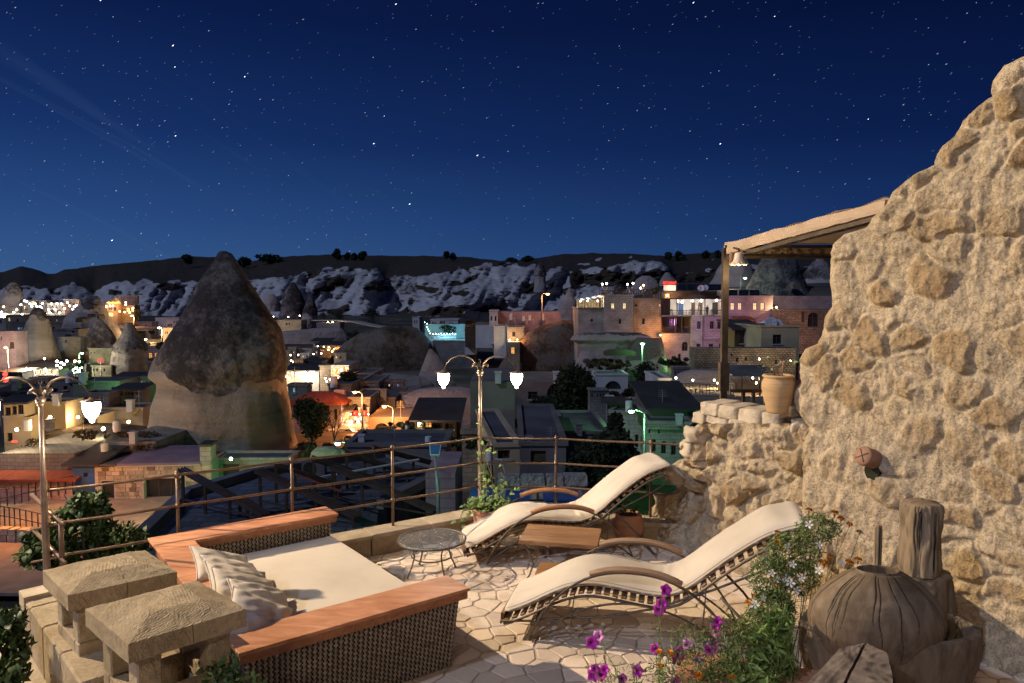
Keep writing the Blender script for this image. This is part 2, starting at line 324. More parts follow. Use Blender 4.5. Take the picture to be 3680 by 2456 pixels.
# --- houses -------------------------------------------------------------
def house(name, label, x0, x1, yt, yb, D, depth=6, mat='stone_pale', wins=(), yaw=0.0, ext=2.5, roof='flat', lip=True, cat='house', group=None, rmat='roof_flat', rev=.22):
    xc = (x0 + x1) / 2; pc = PY(xc, yb, D); ca, sa = cos(yaw), sin(yaw); ux = Vector((ca, sa, 0)); uy = Vector((-sa, ca, 0))
    n = Vector((-sa, ca, 0))
    def U(x):
        q = PP(x, (yt + yb) / 2, pc, n); return (q - pc).dot(ux)
    def Z(y): return PY(xc, y, D).z
    def W(u, v, z): p = pc + ux * u + uy * v; return Vector((p.x, p.y, z))
    u0, u1, z1, z0 = U(x0), U(x1), Z(yt), Z(yb) - ext
    if D > 44 and x1 < 1240: depth = min(depth, max(1.6, (u1 - u0) * .8))
    r = thing(name, label, cat, W((u0 + u1) / 2, depth / 2, Z(yb)), group)
    H = []
    for w in wins:
        a, b, c, d = U(w[0]), U(w[1]), Z(w[3]), Z(w[2]); H.append((a, b, c, d, w[4]))
    xs = sorted({u0, u1} | {h[0] for h in H} | {h[1] for h in H}); zs = sorted({z0, z1} | {h[2] for h in H} | {h[3] for h in H})
    m = MB()
    for i in range(len(xs) - 1):
        for j in range(len(zs) - 1):
            cx_, cz_ = (xs[i] + xs[i + 1]) / 2, (zs[j] + zs[j + 1]) / 2
            if any(h[0] < cx_ < h[1] and h[2] < cz_ < h[3] for h in H): continue
            m.add([W(xs[i], 0, zs[j]), W(xs[i + 1], 0, zs[j]), W(xs[i + 1], 0, zs[j + 1]), W(xs[i], 0, zs[j + 1])], [(0, 1, 2, 3)])
    m.add([W(u0, 0, z0), W(u1, 0, z0), W(u1, depth, z0), W(u0, depth, z0), W(u0, 0, z1), W(u1, 0, z1), W(u1, depth, z1), W(u0, depth, z1)], [(1, 2, 6, 5), (2, 3, 7, 6), (3, 0, 4, 7), (4, 5, 6, 7)])
    for a, b, c, d, k in H:
        m.add([W(a, 0, c), W(b, 0, c), W(b, 0, d), W(a, 0, d), W(a, rev, c), W(b, rev, c), W(b, rev, d), W(a, rev, d)], [(0, 4, 5, 1), (1, 5, 6, 2), (2, 6, 7, 3), (3, 7, 4, 0)])
        if k in 'aAB':
            rad = (b - a) / 2; top = d; cz = max(c, d - rad); cu = (a + b) / 2
            for sg in (-1, 1):
                P = [W(cu + sg * rad, -.004, top)]
                for q in range(7):
                    an = pi / 2 * q / 6; P.append(W(cu + sg * rad * cos(an), -.004, cz + (top - cz) * sin(an)))
                m.add(P, [tuple(range(len(P))) if sg < 0 else tuple(range(len(P) - 1, -1, -1))])
    wall = m.build('wall', M[mat], r)
    pm = {'d': 'glass_dark', 'l': 'lit_warm', 'w': 'lit_white', 'a': 'glass_dark', 'A': 'lit_warm', 'b': 'lit_blue', 'o': 'frame_dark', 'O': 'lit_orange', 'B': 'lit_orange'}
    for a, b, c, d, k in H:
        t = min(.07, (b - a) * .12); f = MB(); q = rev * .7
        if k == 'o':
            f.box(W((a + b) / 2, q, (c + d) / 2), (b - a, .06, d - c), yaw); f.build('door', M['frame_dark'], r); continue
        for (ua, ub, za, zb) in ((a, a + t, c, d), (b - t, b, c, d), (a + t, b - t, c, c + t), (a + t, b - t, d - t, d), ((a + b) / 2 - t / 3, (a + b) / 2 + t / 3, c + t, d - t), (a + t, b - t, lerp(c, d, .62) - t / 3, lerp(c, d, .62) + t / 3)):
            f.box(W((ua + ub) / 2, q, (za + zb) / 2), (ub - ua, .05, zb - za), yaw)
        fo = f.build('window', M['frame_dark'], r)
        g = MB(); g.box(W((a + b) / 2, q + .05, (c + d) / 2), (b - a - .004, .02, d - c - .004), yaw); g.build('pane', M[pm[k]], fo)
        if k in 'dlwb' and (b - a) > .25:
            e = MB(); e.box(W((a + b) / 2, -.04, c - .05), (b - a + .2, .10, .09), yaw); e.build('sill', M['frame_stone'], fo)
    if roof == 'flat':
        if lip:
            e = MB(); o = .09; th = .16
            for (ua, ub, va, vb) in ((u0 - o, u1 + o, -o, .16), (u0 - o, u1 + o, depth - .16, depth + o), (u0 - o, u0 + .16, .16, depth - .16), (u1 - .16, u1 + o, .16, depth - .16)):
                e.box(W((ua + ub) / 2, (va + vb) / 2, z1 + th / 2 + .002), (ub - ua, vb - va, th), yaw)
            e.build('parapet', M[mat], r)
            e = MB(); e.box(W((u0 + u1) / 2, depth / 2, z1 + .02), (u1 - u0 - .34, depth - .34, .03), yaw); e.build('roof', M[rmat], r)
    elif roof == 'hip':
        e = MB(); o = .5; hh = min(u1 - u0, depth) * .26; k = min(u1 - u0, depth) * .4
        e.add([W(u0 - o, -o, z1), W(u1 + o, -o, z1), W(u1 + o, depth + o, z1), W(u0 - o, depth + o, z1), W(u0 + k, depth / 2, z1 + hh), W(u1 - k, depth / 2, z1 + hh)], [(0, 1, 5, 4), (1, 2, 5), (2, 3, 4, 5), (3, 0, 4), (3, 2, 1, 0)]); e.build('roof', M[rmat], r)
    elif roof == 'shed':
        e = MB(); o = .4; hh = depth * .16; P = [W(u0 - o, -o, z1), W(u1 + o, -o, z1), W(u1 + o, depth + o, z1 + hh), W(u0 - o, depth + o, z1 + hh)]
        e.hexa(P + [p + Vector((0, 0, .12)) for p in P]); e.build('roof', M[rmat], r)
        e = MB(); e.add([W(u0, 0, z1), W(u0, depth, z1), W(u0, depth, z1 + hh), W(u1, 0, z1), W(u1, depth, z1), W(u1, depth, z1 + hh)], [(0, 1, 2), (5, 4, 3)]); e.build('gable', M[mat], r)
    r['_z'] = 0; del r['_z']
    return r
def bulb(x, y, D, kind='warm', power=14, r=.10, label='small bright bulb glowing on a house wall in the far town', group='small bulbs in the far town', name='wall_lamp', light=True, out_=.45):
    p = PY(x, y, D - out_); o = thing(name, label, 'lamp', p, group)
    MB().ball(p, r, 8).build('bulb', M['bulb_' + kind], o, True)
    MB().box(p + Vector((0, .16, .02)), (.05, .3, .05)).build('bracket', M['iron'], o)
    if light: plight(p + Vector((0, -.12 - r, 0)), {'warm': (1, .72, .36), 'white': (1, .9, .72), 'orange': (1, .38, .10), 'green': (.26, 1, .34)}[kind], power, r, o)
    return o
def street_lamp(label, hx, hy, px, py, fy, D, kind='orange', power=300, head=.28, group=None):
    a, b, c = PY(hx, hy, D), PY(px, py, D), PY(px, fy, D); o = thing('street_lamp', label, 'street lamp', c, group)
    MB().tube([c - Vector((0, 0, 1.5)), c, b], [.09, .08, .05], 8).build('pole', M['steel_pole'], o, True)
    MB().tube([b, lerp(b, a, .3) + Vector((0, 0, abs(b.x - a.x) * .08)), a + Vector((0, 0, .1))], .035, 6).build('arm', M['steel_pole'], o, True)
    MB().lathe([(head * .35, .12), (head, .02), (head * .95, 0)], a, 12, 1.25, .8).build('lamp_head', M['steel_pole'], o, True)
    MB().ball(a - Vector((0, .02, .07)), head * .72, 10, .6).build('bulb', M['bulb_' + kind], o, True)
    plight(a - Vector((0, .2, .32)), {'orange': (1, .36, .10), 'green': (.26, 1, .32), 'warm': (1, .62, .28), 'white': (1, .9, .8)}[kind], power, .15, o); return o
# ================================================================== LAND
# ---- valley floor
def ss(a, b, x): t = min(1, max(0, (x - a) / (b - a))); return t * t * (3 - 2 * t)
GB = [(8, -5.5), (13, -8.6), (60, -8.6), (80, -8.6), (110, -7.8), (160, -5.6), (230, -3.9), (300, -2.0)]
def gz(x, y):
    sx = CX + F * x / y; z = interp(GB, y)
    z += 3.2 * ss(2050, 2450, sx) * ss(55, 85, y) * (1 - ss(150, 230, y)); z += (ss(2180, 2330, sx) * ss(90, 118, y) * 9.0) * (1 - ss(165, 235, y)); z += .25 * fbm((x, y, 0), .06, 4)
    return z
rows = []; Ds = [8 * (320 / 8) ** (i / 150) for i in range(151)]
V = []; NC = 180
for D in Ds:
    for j in range(NC + 1):
        t = -1.5 + 3.0 * j / NC; V.append((t * D, D, gz(t * D, D)))
Fc = [(i * (NC + 1) + j, i * (NC + 1) + j + 1, (i + 1) * (NC + 1) + j + 1, (i + 1) * (NC + 1) + j) for i in range(150) for j in range(NC)]
t = NT('town_earth'); n = t.noise(.12, 7); col = t.ramp(n, [(.3, (.035, .03, .025)), (.5, (.07, .06, .045)), (.7, (.16, .14, .12))]); M['earth'] = t.out(col, .95, t.bump(t.noise(2.5, 6), .6, .15))
g = rawmesh('ground', V, Fc, M['earth'], None, 'structure', True)
MB().box((0, -20, -9.6), (160, 62, .4)).build('valley_floor', M['earth'], None, kind='structure')
# ---- the cliff and ridge behind the town, one surface
RIDGE = [(-900, 990), (-300, 985), (0, 979), (78, 958), (120, 966), (170, 983), (200, 984), (232, 970), (376, 952), (517, 940), (690, 921), (783, 926), (900, 940), (1002, 926), (1060, 919), (1221, 916), (1409, 920), (1597, 921), (1700, 926), (1800, 938), (1840, 938), (1958, 924), (2020, 914), (2120, 911), (2260, 912), (2330, 917), (2400, 921), (2505, 911), (2600, 906), (2960, 914), (3700, 930), (4800, 920)]
WTOP = [(-900, 1040), (0, 1040), (77, 1030), (180, 1040), (268, 1020), (340, 1050), (400, 1014), (560, 1012), (716, 1018), (900, 1010), (976, 1002), (1060, 985), (1130, 975), (1206, 962), (1340, 968), (1390, 1000), (1474, 993), (1560, 986), (1628, 972), (1720, 958), (1800, 945), (1870, 955), (1960, 975), (2068, 972), (2160, 960), (2260, 946), (2375, 944), (2420, 985), (2480, 990), (2540, 970), (2700, 960), (3700, 960)]
BASE = [(-900, 1150), (700, 1160), (1500, 1190), (2100, 1190), (2600, 1120), (4800, 1120)]
NX, NY = 620, 190; V = []; veg = []
for i in range(NY + 1):
    v = i / NY
    for j in range(NX + 1):
        sx = -700 + 5200 * j / NX; yr = interp(RIDGE, sx) + 3 * fbm((sx, 0, 0), .02, 4); yb = interp(BASE, sx); y = yb + (yr - yb) * v; yw = interp(WTOP, sx)
        q = (y - yw) / (yb - yw)                      # 0 at top of white rock, 1 at foot
        if y > yw: D = 305 - 48 * q
        else: D = 305 + 150 * ((yw - y) / max(1, yw - yr)) ** 1.1
        wl_ = min(1, max(0, (y - yw) / 40 + .4)) if v > .02 else 0
        sk = sx + (y - 1000) * .55
        rg = abs(fbm((sk * .014, y * .004, 1), 1.0, 2)); rg2 = abs(fbm((sk * .05, y * .010, 4), 1.0, 2)); bg_ = fbm((sx * .0045, y * .006, 7), 1.0, 3)
        D += wl_ * (12 * (rg - .25) + 3 * (rg2 - .25)) + 26 * bg_ * (1 - ss(.93, 1, v)) + 3 * fbm((sx * .06, y * .06, 3), 1, 3) * (1 - ss(.9, .97, v))
        V.append(tuple(PY(sx, y, D)))
        k = fbm((sk * .008, y * .020, 9), 1.0, 3); k2 = fbm((sk * .022, y * .03, 19), 1.0, 3)
        a = (yw - y) / 22 + k2 * .9                    # above the white line: scrub
        a = max(a, (k + .5 * k2 - .27) * 4 * ss(1500, 700, sx) if sx < 1500 and y < 1060 else -1)
        if sx > 780: a = max(a, (k + .5 * k2 - .26 - .26 * (1 - ss(1000, 1070, y))) * 3.0)
        if sx > 2050: a = max(a, (1 - abs(y - 1000 + (sx - 2300) * .02) / 24) * 1.8 + k2 * 1.6)
        if y < yw - 8: a = min(a, .6 + 3.0 * (.58 - k2 - .7 * k) + (0 if sx > 1750 else 1.0))
        veg.append(min(1, max(0, .5 + a)))
Fc = [(i * (NX + 1) + j, i * (NX + 1) + j + 1, (i + 1) * (NX + 1) + j + 1, (i + 1) * (NX + 1) + j) for i in range(NY) for j in range(NX)]
t = NT('tuff_cliff'); va = t.attr('veg'); e = t.math('ADD', va, t.math('MULTIPLY', t.math('SUBTRACT', t.noise(.35, 6, None, .7), .5), .55))
c1 = t.ramp(t.noise(.10, 7, t.coord((1, 1, .5)), .6), [(.28, (.31, .29, .30)), (.5, (.45, .43, .44)), (.72, (.56, .54, .55))]); c2 = t.ramp(t.noise(.5, 6), [(.3, (.022, .017, .012)), (.7, (.075, .055, .038))])
s_ = t.n('ShaderNodeSeparateXYZ'); t.l(t.tc.outputs['Object'], s_.inputs[0])
M['cliff'] = t.out(t.mix(t.ramp(e, [(.44, 0.0), (.56, 1.0)]), c1, c2), .95, t.bump(t.noise(.35, 7, t.coord((1.3, 1.3, .45)), .55), .3, .6))
cl = rawmesh('cliff', V, Fc, M['cliff'], None, 'structure', True); setattr_f(cl, 'veg', veg)
# ---- hoodoos and rock mounds: a ring at each height, given by the rock's outline
def hoodoo_mat(name, cap, tuff, speck=.5, band=1.0, sc=1.0, moss=0):
    t = NT(name); a = t.attr('cap'); e = t.math('ADD', a, t.math('MULTIPLY', t.math('SUBTRACT', t.noise(.5 * sc, 8, None, .7), .5), 1.7))
    lich = t.ramp(t.math('ADD', t.math('MULTIPLY', t.noise(.32 * sc, 8, None, .6), .55), t.math('MULTIPLY', t.noise(2.2 * sc, 8, None, .8), .45)), [(.445, cap), (.505, tuple(min(1, c * 2.0 + .02) for c in cap)), (.56, tuple(c * speck + .05 for c in tuff))])
    tf = t.ramp(t.noise(.55 * sc, 7, t.coord((.22, .22, 1.5)), .6, .3), [(.27, tuple(c * .55 for c in tuff)), (.45, tuple(c * .85 for c in tuff)), (.58, tuff), (.75, tuple(min(1, c * 1.18) for c in tuff))])
    h = t.math('ADD', t.noise(2.0 * sc, 8, None, .7), t.math('MULTIPLY', t.math('MULTIPLY', t.noise(.9 * sc, 6, t.coord((.4, .4, 1.5)), .6, .5), .35 * band), t.math('SUBTRACT', 1.0, a)))
    return t.out(t.mix(t.ramp(e, [(.45, 0.0), (.55, 1.0)]), tf, lich), .95, t.bump(h, .9, .35 / sc))
M['hood'] = hoodoo_mat('weathered_tuff', (.048, .044, .044), (.40, .345, .29))
M['hood_far'] = hoodoo_mat('far_weathered_tuff', (.055, .045, .045), (.42, .36, .34), .6, .6, .7)
M['mound'] = hoodoo_mat('grassy_tuff_mound', (.040, .032, .022), (.36, .32, .31), .25, .3, .6)
M['mound_brown'] = hoodoo_mat('brown_scrub_mound', (.075, .050, .035), (.36, .31, .27), .2, .2, 1.4)
def rock(name, label, rws, D, ratio=.8, amp=.10, mat='hood', cap=None, cat='rock', kind=None, nr=90, nc=84, strat=.04, seed=0, group=None, sharp=1.0):
    ys = [r[0] for r in rws]; L = [(r[0], r[1]) for r in rws]; Rr = [(r[0], r[2]) for r in rws]; V = []; cp = []; HWM = .55 * max(r[2] - r[1] for r in rws) / 2 * D / F
    for i in range(nr + 1):
        y = ys[0] + (ys[-1] - ys[0]) * (i / nr) ** sharp; a, b = interp(L, y), interp(Rr, y); c = PY((a + b) / 2, y, D); hw = max(.02, (b - a) / 2 * D / F)
        for k in range(nc):
            an = 2 * pi * k / nc; p = Vector((c.x + hw * cos(an), c.y - hw * ratio * sin(an), c.z)); s = 2.1 / max(.6, HWM)
            f = fbm(p, .20 * s, 6, seed) * 1.3 + strat * .6 * fbm((p.x * .08 * s, p.y * .08 * s, p.z * .6 * s), 1, 3, seed + 5) - 1.1 * abs(fbm((p.x, p.y, p.z * .3), .30 * s, 4, seed + 9)) + .3
            side = .35 + .65 * abs(sin(an))
            k_ = 1 + amp * f * side * 1.6
            V.append((c.x + (p.x - c.x) * k_, c.y + (p.y - c.y) * k_ , p.z))
            cy = cap[0] + (cap[1] * fbm((p.x, p.y, 0), .35 * s, 3, seed) if len(cap) > 1 else 0) if cap else -1e9
            cp.append(min(1, max(0, .5 + (cy - y) / 26.0 * (D and 1))))
    Fc = [(i * nc + k, i * nc + (k + 1) % nc, (i + 1) * nc + (k + 1) % nc, (i + 1) * nc + k) for i in range(nr) for k in range(nc)]
    top = len(V); V.append(tuple(Vector(V[0]).lerp(Vector(V[nc // 2]), .5))); cp.append(cp[0]); Fc += [(top, (k + 1) % nc, k, k) for k in range(nc)]
    Fc = np.array(Fc, dtype=np.int32)
    me = bpy.data.meshes.new(name); me.from_pydata([tuple(p) for p in V], [], [tuple(f) if f[2] != f[3] else tuple(f[:3]) for f in Fc.tolist()]); me.materials.append(M[mat])
    me.polygons.foreach_set('use_smooth', [True] * len(me.polygons)); me.update(); o = link(name, me); WL[o.name] = Vector((0, 0, 0))
    setattr_f(o, 'cap', cp); return tag(o, label, cat if not kind else None, group, kind)
rock('fairy_chimney', 'huge dark-capped fairy chimney towering over the left half of town', [(903, 792, 812), (912, 782, 832), (935, 772, 848), (970, 750, 868), (1014, 722, 894), (1080, 690, 930), (1130, 664, 962), (1186, 634, 994), (1240, 604, 1016), (1294, 576, 1032), (1335, 562, 1031), (1352, 560, 1022), (1374, 584, 1024), (1400, 584, 1028), (1454, 568, 1040), (1500, 556, 1046), (1560, 540, 1052), (1600, 530, 1066), (1640, 520, 1078), (1700, 510, 1088), (1800, 500, 1100)], 51, .85, .075, 'hood', (1345, 75), nr=200, nc=190, strat=.03, seed=3)
rock('fairy_chimney', 'floodlit cone-shaped fairy chimney with a cafe terrace at its foot', [(1106, 128, 146), (1122, 112, 160), (1150, 98, 172), (1200, 84, 184), (1244, 58, 202), (1290, 44, 212), (1336, 34, 210), (1400, 30, 212), (1440, 28, 214)], 95, .7, .13, 'hood', (1150, 30), nr=110, seed=11)
rock('cave_rock', 'lumpy grey rock full of cave rooms behind the left streetlamp glow', [(1064, 326, 350), (1076, 300, 366), (1100, 282, 378), (1130, 248, 388), (1150, 238, 396), (1180, 226, 410), (1220, 204, 424), (1290, 200, 420), (1350, 196, 420)], 112, .6, .22, 'hood_far', (1090, 40), nr=110, seed=21)
rock('fairy_chimney', 'small grey cone leaning against the cave-room rock', [(1146, 350, 362), (1170, 332, 384), (1210, 314, 410), (1262, 306, 424), (1300, 300, 426), (1360, 296, 426)], 100, .7, .12, 'hood_far', (1262, 10), seed=31)
rock('fairy_chimney', 'dark-capped fairy chimney just left of the huge one', [(1160, 454, 472), (1172, 446, 482), (1213, 432, 506), (1240, 414, 526), (1258, 408, 530), (1272, 412, 522), (1294, 406, 528), (1330, 402, 532), (1378, 400, 532), (1440, 396, 536)], 86, .8, .10, 'hood', (1262, 18), nr=110, seed=41)
rock('fairy_chimney', 'floodlit fairy chimney at the far left edge of town', [(1016, 36, 56), (1030, 24, 68), (1050, 12, 76), (1080, -6, 80), (1110, -20, 82), (1140, -30, 84)], 192, .7, .12, 'hood_far', (1050, 20), seed=51)
rock('fairy_chimney', 'dark cone standing above the white cliff foot beside a smaller twin', [(1016, 1046, 1060), (1034, 1034, 1072), (1060, 1020, 1086), (1094, 1012, 1100), (1140, 1000, 1096), (1170, 990, 1092)], 200, .8, .08, 'hood_far', (1175, 10), seed=61)
rock('fairy_chimney', 'slim dark cone, smaller twin on the right of the cone pair', [(1070, 1108, 1120), (1090, 1098, 1132), (1117, 1090, 1141), (1150, 1084, 1138), (1178, 1080, 1132)], 196, .8, .08, 'hood_far', (1135, 10), seed=71)
rock('tuff_mound', 'pale rounded tuff mound behind the dark cone pair', [(1058, 962, 984), (1070, 952, 996), (1090, 944, 1008), (1120, 936, 1016)], 206, .8, .08, 'hood_far', None, seed=81)
rock('fairy_chimney', 'lone tower-like fairy chimney with a dark pointed hat on the hillside', [(946, 1938, 1946), (958, 1928, 1954), (972, 1921, 1960), (988, 1917, 1965), (996, 1922, 1961), (1020, 1920, 1962), (1050, 1917, 1966)], 246, .9, .05, 'hood_far', (990, 4), seed=91)
rock('fairy_chimney', 'reddish pointed cone left of the stone hotel tower', [(1036, 2044, 2052), (1052, 2036, 2060), (1094, 2014, 2074), (1130, 2004, 2078), (1165, 1998, 2082)], 122, .8, .08, 'hood_far', None, seed=101)
rock('tuff_mound', 'pale domed rock behind the rooftop terrace lamps', [(992, 2306, 2336), (1004, 2288, 2354), (1028, 2272, 2370), (1060, 2264, 2378)], 134, .8, .07, 'hood_far', None, seed=111)
rock('fairy_chimney', 'dark red cone rising behind the restaurant sign', [(980, 2392, 2404), (994, 2380, 2416), (1010, 2372, 2432), (1040, 2364, 2452)], 138, .8, .08, 'hood_far', None, seed=121)
rock('fairy_chimney', 'floodlit pale cone behind the gazebo post', [(900, 2634, 2660), (930, 2608, 2684), (968, 2580, 2700), (1022, 2554, 2716), (1060, 2548, 2726)], 124, .8, .10, 'hood_far', (915, 12), seed=131)
rock('fairy_chimney', 'massive dark cone with a cave mouth seen under the awning', [(868, 2776, 2810), (900, 2756, 2836), (937, 2732, 2860), (995, 2704, 2880), (1040, 2680, 2894), (1070, 2670, 2904)], 116, .8, .10, 'hood', (1075, 40), nr=110, seed=141)
rock('fairy_chimney', 'far cone half hidden by the great rock wall', [(925, 2936, 2954), (960, 2906, 2984), (1010, 2872, 3010), (1040, 2860, 3030)], 210, .8, .06, 'hood_far', (1005, 6), seed=151)
rock('tuff_mound', 'smooth pale tuff outcrop above the cave cafe', [(1180, 1130, 1226), (1186, 1080, 1236), (1192, 1000, 1242), (1212, 975, 1256), (1240, 965, 1268), (1290, 960, 1276), (1320, 955, 1280)], 150, .35, .09, 'mound', None, seed=161, nc=110)
rock('hill', None, [(1172, 1400, 1470), (1180, 1350, 1500), (1200, 1290, 1524), (1230, 1240, 1546), (1270, 1200, 1562), (1300, 1170, 1580), (1360, 1150, 1600), (1420, 1140, 1620)], 112, .45, .07, 'mound', (1330, 60), None, 'structure', nc=110, strat=0, seed=171)
rock('tuff_mound', 'bluish eroded tuff lobe in the middle of town', [(1338, 1240, 1300), (1344, 1210, 1420), (1356, 1190, 1520), (1380, 1178, 1560), (1420, 1170, 1580), (1470, 1160, 1600)], 80, .35, .07, 'mound', None, nc=110, seed=181)
rock('tuff_mound', 'grey rock shoulder behind the twin lantern', [(1255, 1542, 1552), (1275, 1534, 1572), (1320, 1516, 1600), (1380, 1500, 1640), (1430, 1480, 1660)], 84, .6, .10, 'mound', None, seed=191)
rock('hill', None, [(1150, 2020, 2060), (1165, 1960, 2090), (1190, 1900, 2110), (1240, 1850, 2130), (1300, 1800, 2150), (1370, 1760, 2170), (1420, 1740, 2180)], 98, .4, .08, 'mound_brown', (1400, 40), None, 'structure', nc=110, strat=0, seed=201)
rock('cave_rock', 'overhanging pale rock with a dark cave under the stone hotel', [(1196, 2072, 2300), (1206, 2056, 2330), (1222, 2044, 2348), (1236, 2070, 2320), (1262, 2080, 2300), (1300, 2060, 2310), (1330, 2050, 2330)], 86, .35, .14, 'hood_far', (1205, 12), nc=120, seed=211)
rock('tuff_mound', 'rough rock slope filling the gap below the green house', [(1215, 2290, 2376), (1240, 2270, 2384), (1290, 2250, 2392), (1340, 2230, 2400), (1380, 2210, 2420)], 84, .5, .12, 'mound_brown', (1290, 30), seed=215)
rock('tuff_mound', 'broad smooth dome of tan tuff behind the veranda cafe', [(1392, 1560, 1660), (1400, 1500, 1710), (1420, 1450, 1756), (1450, 1405, 1790), (1490, 1350, 1815), (1530, 1325, 1840), (1580, 1315, 1850)], 66, .4, .05, 'mound', None, nc=120, strat=.2, seed=221)
rock('boulder', 'floodlit orange boulder heap at the foot of the tall tree', [(1606, 1140, 1200), (1620, 1124, 1250), (1650, 1110, 1262), (1690, 1100, 1270)], 42, .5, .16, 'hood', None, seed=231)
rock('boulder', 'big pale boulder lying behind the right-hand railing', [(1712, 2000, 2060), (1728, 1965, 2090), (1760, 1945, 2110), (1800, 1940, 2130)], 20, .5, .12, 'hood_far', None, seed=241)
rock('cave_rock', 'low rough tuff bank under the rubble ruin', [(1330, 2480, 2700), (1342, 2440, 2760), (1380, 2410, 2800), (1430, 2400, 2840)], 64, .25, .12, 'hood_far', None, nc=120, seed=251)
# ---- trees on the skyline and in the valley
sky_trees = [(650, 700, 914, 945, 'cluster of three round trees on the skyline left of the tallest rock'), (850, 905, 922, 956, 'dark bush just right of the tallest rock tip'), (905, 1045, 916, 952, 'long clump of bushes on the skyline right of the tallest rock'), (1196, 1229, 897, 926, 'round tree standing alone on the flat ridge top'), (1238, 1260, 910, 928, 'small low bush between two ridge trees'), (1262, 1288, 914, 930, 'third little bush on the flat ridge'), (1287, 1317, 905, 932, 'square-topped tree right of the lone round one'), (1592, 1616, 906, 925, 'left tree of the pair above the middle cliff'), (1618, 1640, 913, 928, 'right tree of the pair above the middle cliff'), (1812, 1862, 926, 944, 'low scrub clump at the ridge dip'), (1872, 1920, 920, 938, 'scrub clump right of the ridge dip'), (2386, 2420, 910, 934, 'bushes at the left end of the far wooded ridge'), (2418, 2462, 906, 936, 'taller bushes on the far wooded ridge'), (2520, 2552, 903, 926, 'small tree on the ridge left of the gazebo'), (2566, 2594, 899, 922, 'tree on the ridge touching the gazebo post')]
for i, (a, b, c, d, lb) in enumerate(sky_trees): tree('ridge_tree', lb, a, b, c, d + 4, 395, 420, 1.1, 'foliage', 'trees along the skyline', seed=300 + i, nb=5, trunk=(b - a) < 40)
for i, (a, b, c, d, D, n, lb) in enumerate([
    (1042, 1196, 1420, 1640, 50, 5200, 'big dark leafy tree at the right foot of the tallest rock'), (1950, 2190, 1325, 1560, 60, 9000, 'broad black-green tree right of the right-hand lantern'),
    (1850, 2030, 1430, 1560, 48, 4200, 'shadowy low tree beside the arched house'), (2266, 2364, 1300, 1400, 72, 2600, 'dense tree below the green lamp'), (2040, 2330, 1560, 1800, 25, 13000, 'dark tree in front of the green-lit facade'),
    (2165, 2250, 1490, 1600, 33, 2400, 'tall thin tree touching the green-lit facade'), (1210, 1300, 1335, 1385, 70, 1500, 'garden tree among the cafe lamps'), (600, 660, 1290, 1350, 70, 900, 'dark tree behind the shoulder of the big rock'),
    (525, 560, 1170, 1215, 150, 600, 'green tree by the yellow streetlit road'), (470, 530, 1105, 1150, 170, 700, 'dark trees beside the orange cave hotel'), (560, 600, 1225, 1280, 90, 700, 'shrubby tree beside the pink shopfront'),
    (0, 40, 1260, 1300, 90, 600, 'tree under the orange lamp at the left edge'), (255, 310, 1290, 1345, 86, 1400, 'tree hung with green fairy lights'), (1148, 1180, 1120, 1160, 180, 500, 'scrub at the foot of the middle cliff, first'),
    (1190, 1250, 1118, 1150, 180, 600, 'dark scrub left of the thin path'), (1300, 1380, 1110, 1190, 185, 900, 'dark hollow full of bushes under the middle cliff'), (1560, 1650, 1170, 1200, 118, 800, 'vine pergola on the turquoise-lit terrace'),
    (1672, 1710, 1190, 1218, 112, 400, 'round bush below the dark wooden cabin'), (1720, 1770, 1180, 1196, 112, 300, 'flat-topped tree beside the lit doorway'), (1240, 1320, 1190, 1235, 160, 800, 'black bushes behind the grassy hill'), (2340, 2372, 1035, 1060, 94, 300, 'potted shrub on the hotel roof terrace')]):
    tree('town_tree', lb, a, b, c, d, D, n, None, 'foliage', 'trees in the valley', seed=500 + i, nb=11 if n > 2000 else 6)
def scrub(x0, x1, y0, y1, D, n, seed, mat='foliage_dry', size=.22, name='scrub'):
    gs = np.random.RandomState(seed); blobs = []
    for q in range(26):
        x, y = gs.uniform(x0, x1), gs.uniform(y0, y1); p = PY(x, y, D + gs.uniform(-3, 3)); w = (x1 - x0) * D / F * gs.uniform(.04, .09); blobs.append((p, w, w, w * .5))
    V, Fc = leaves(n, blobs, size, seed); rawmesh(name, V, Fc, M[mat], None, 'stuff')
scrub(1060, 1260, 1600, 1640, 45, 2500, 1); scrub(2100, 2260, 1296, 1330, 80, 2500, 2); scrub(2370, 2470, 1285, 1315, 80, 1800, 3, 'foliage'); scrub(2250, 2360, 1400, 1440, 60, 2500, 4, 'foliage'); scrub(1400, 1520, 1520, 1560, 52, 2500, 5, 'foliage', .15); scrub(2130, 2320, 1400, 1480, 60, 2600, 6)
# thin road under the cliff
pth = [(1134, 1152), (1200, 1152), (1280, 1157), (1350, 1172), (1410, 1180)]
m = MB(); pts = [PY(x, y, 176 - i * 6) for i, (x, y) in enumerate(pth)]
for a, b in zip(pts, pts[1:]): m.bar(a, b, 2.2, .25)
tag(m.build('path', M['tuff']), kind='structure')
# ================================================================== TOWN, right-hand side
Wn = lambda *a: a
# stone hotel: three blocks in a row
house('hotel', 'tall bare stone hotel tower with two lit upper windows', 2170, 2276, 1064, 1232, 90, 9, 'stone_pale', [(2196, 2208, 1090, 1111, 'l'), (2238, 2250, 1090, 1111, 'l'), (2224, 2232, 1147, 1165, 'd')], cat='building')
house('hotel', 'lower stone block with the glazed veranda on its roof', 2078, 2169, 1110, 1234, 90.3, 8, 'stone_pale', [(2122, 2131, 1147, 1157, 'd')], cat='building')
house('hotel', 'orange-lit stone block between the tower and the restaurant', 2277, 2376, 1076, 1222, 90.6, 8, 'stone_tan', [(2281, 2289, 1095, 1103, 'd'), (2308, 2317, 1145, 1166, 'd'), (2368, 2374, 1094, 1102, 'l')], cat='building')
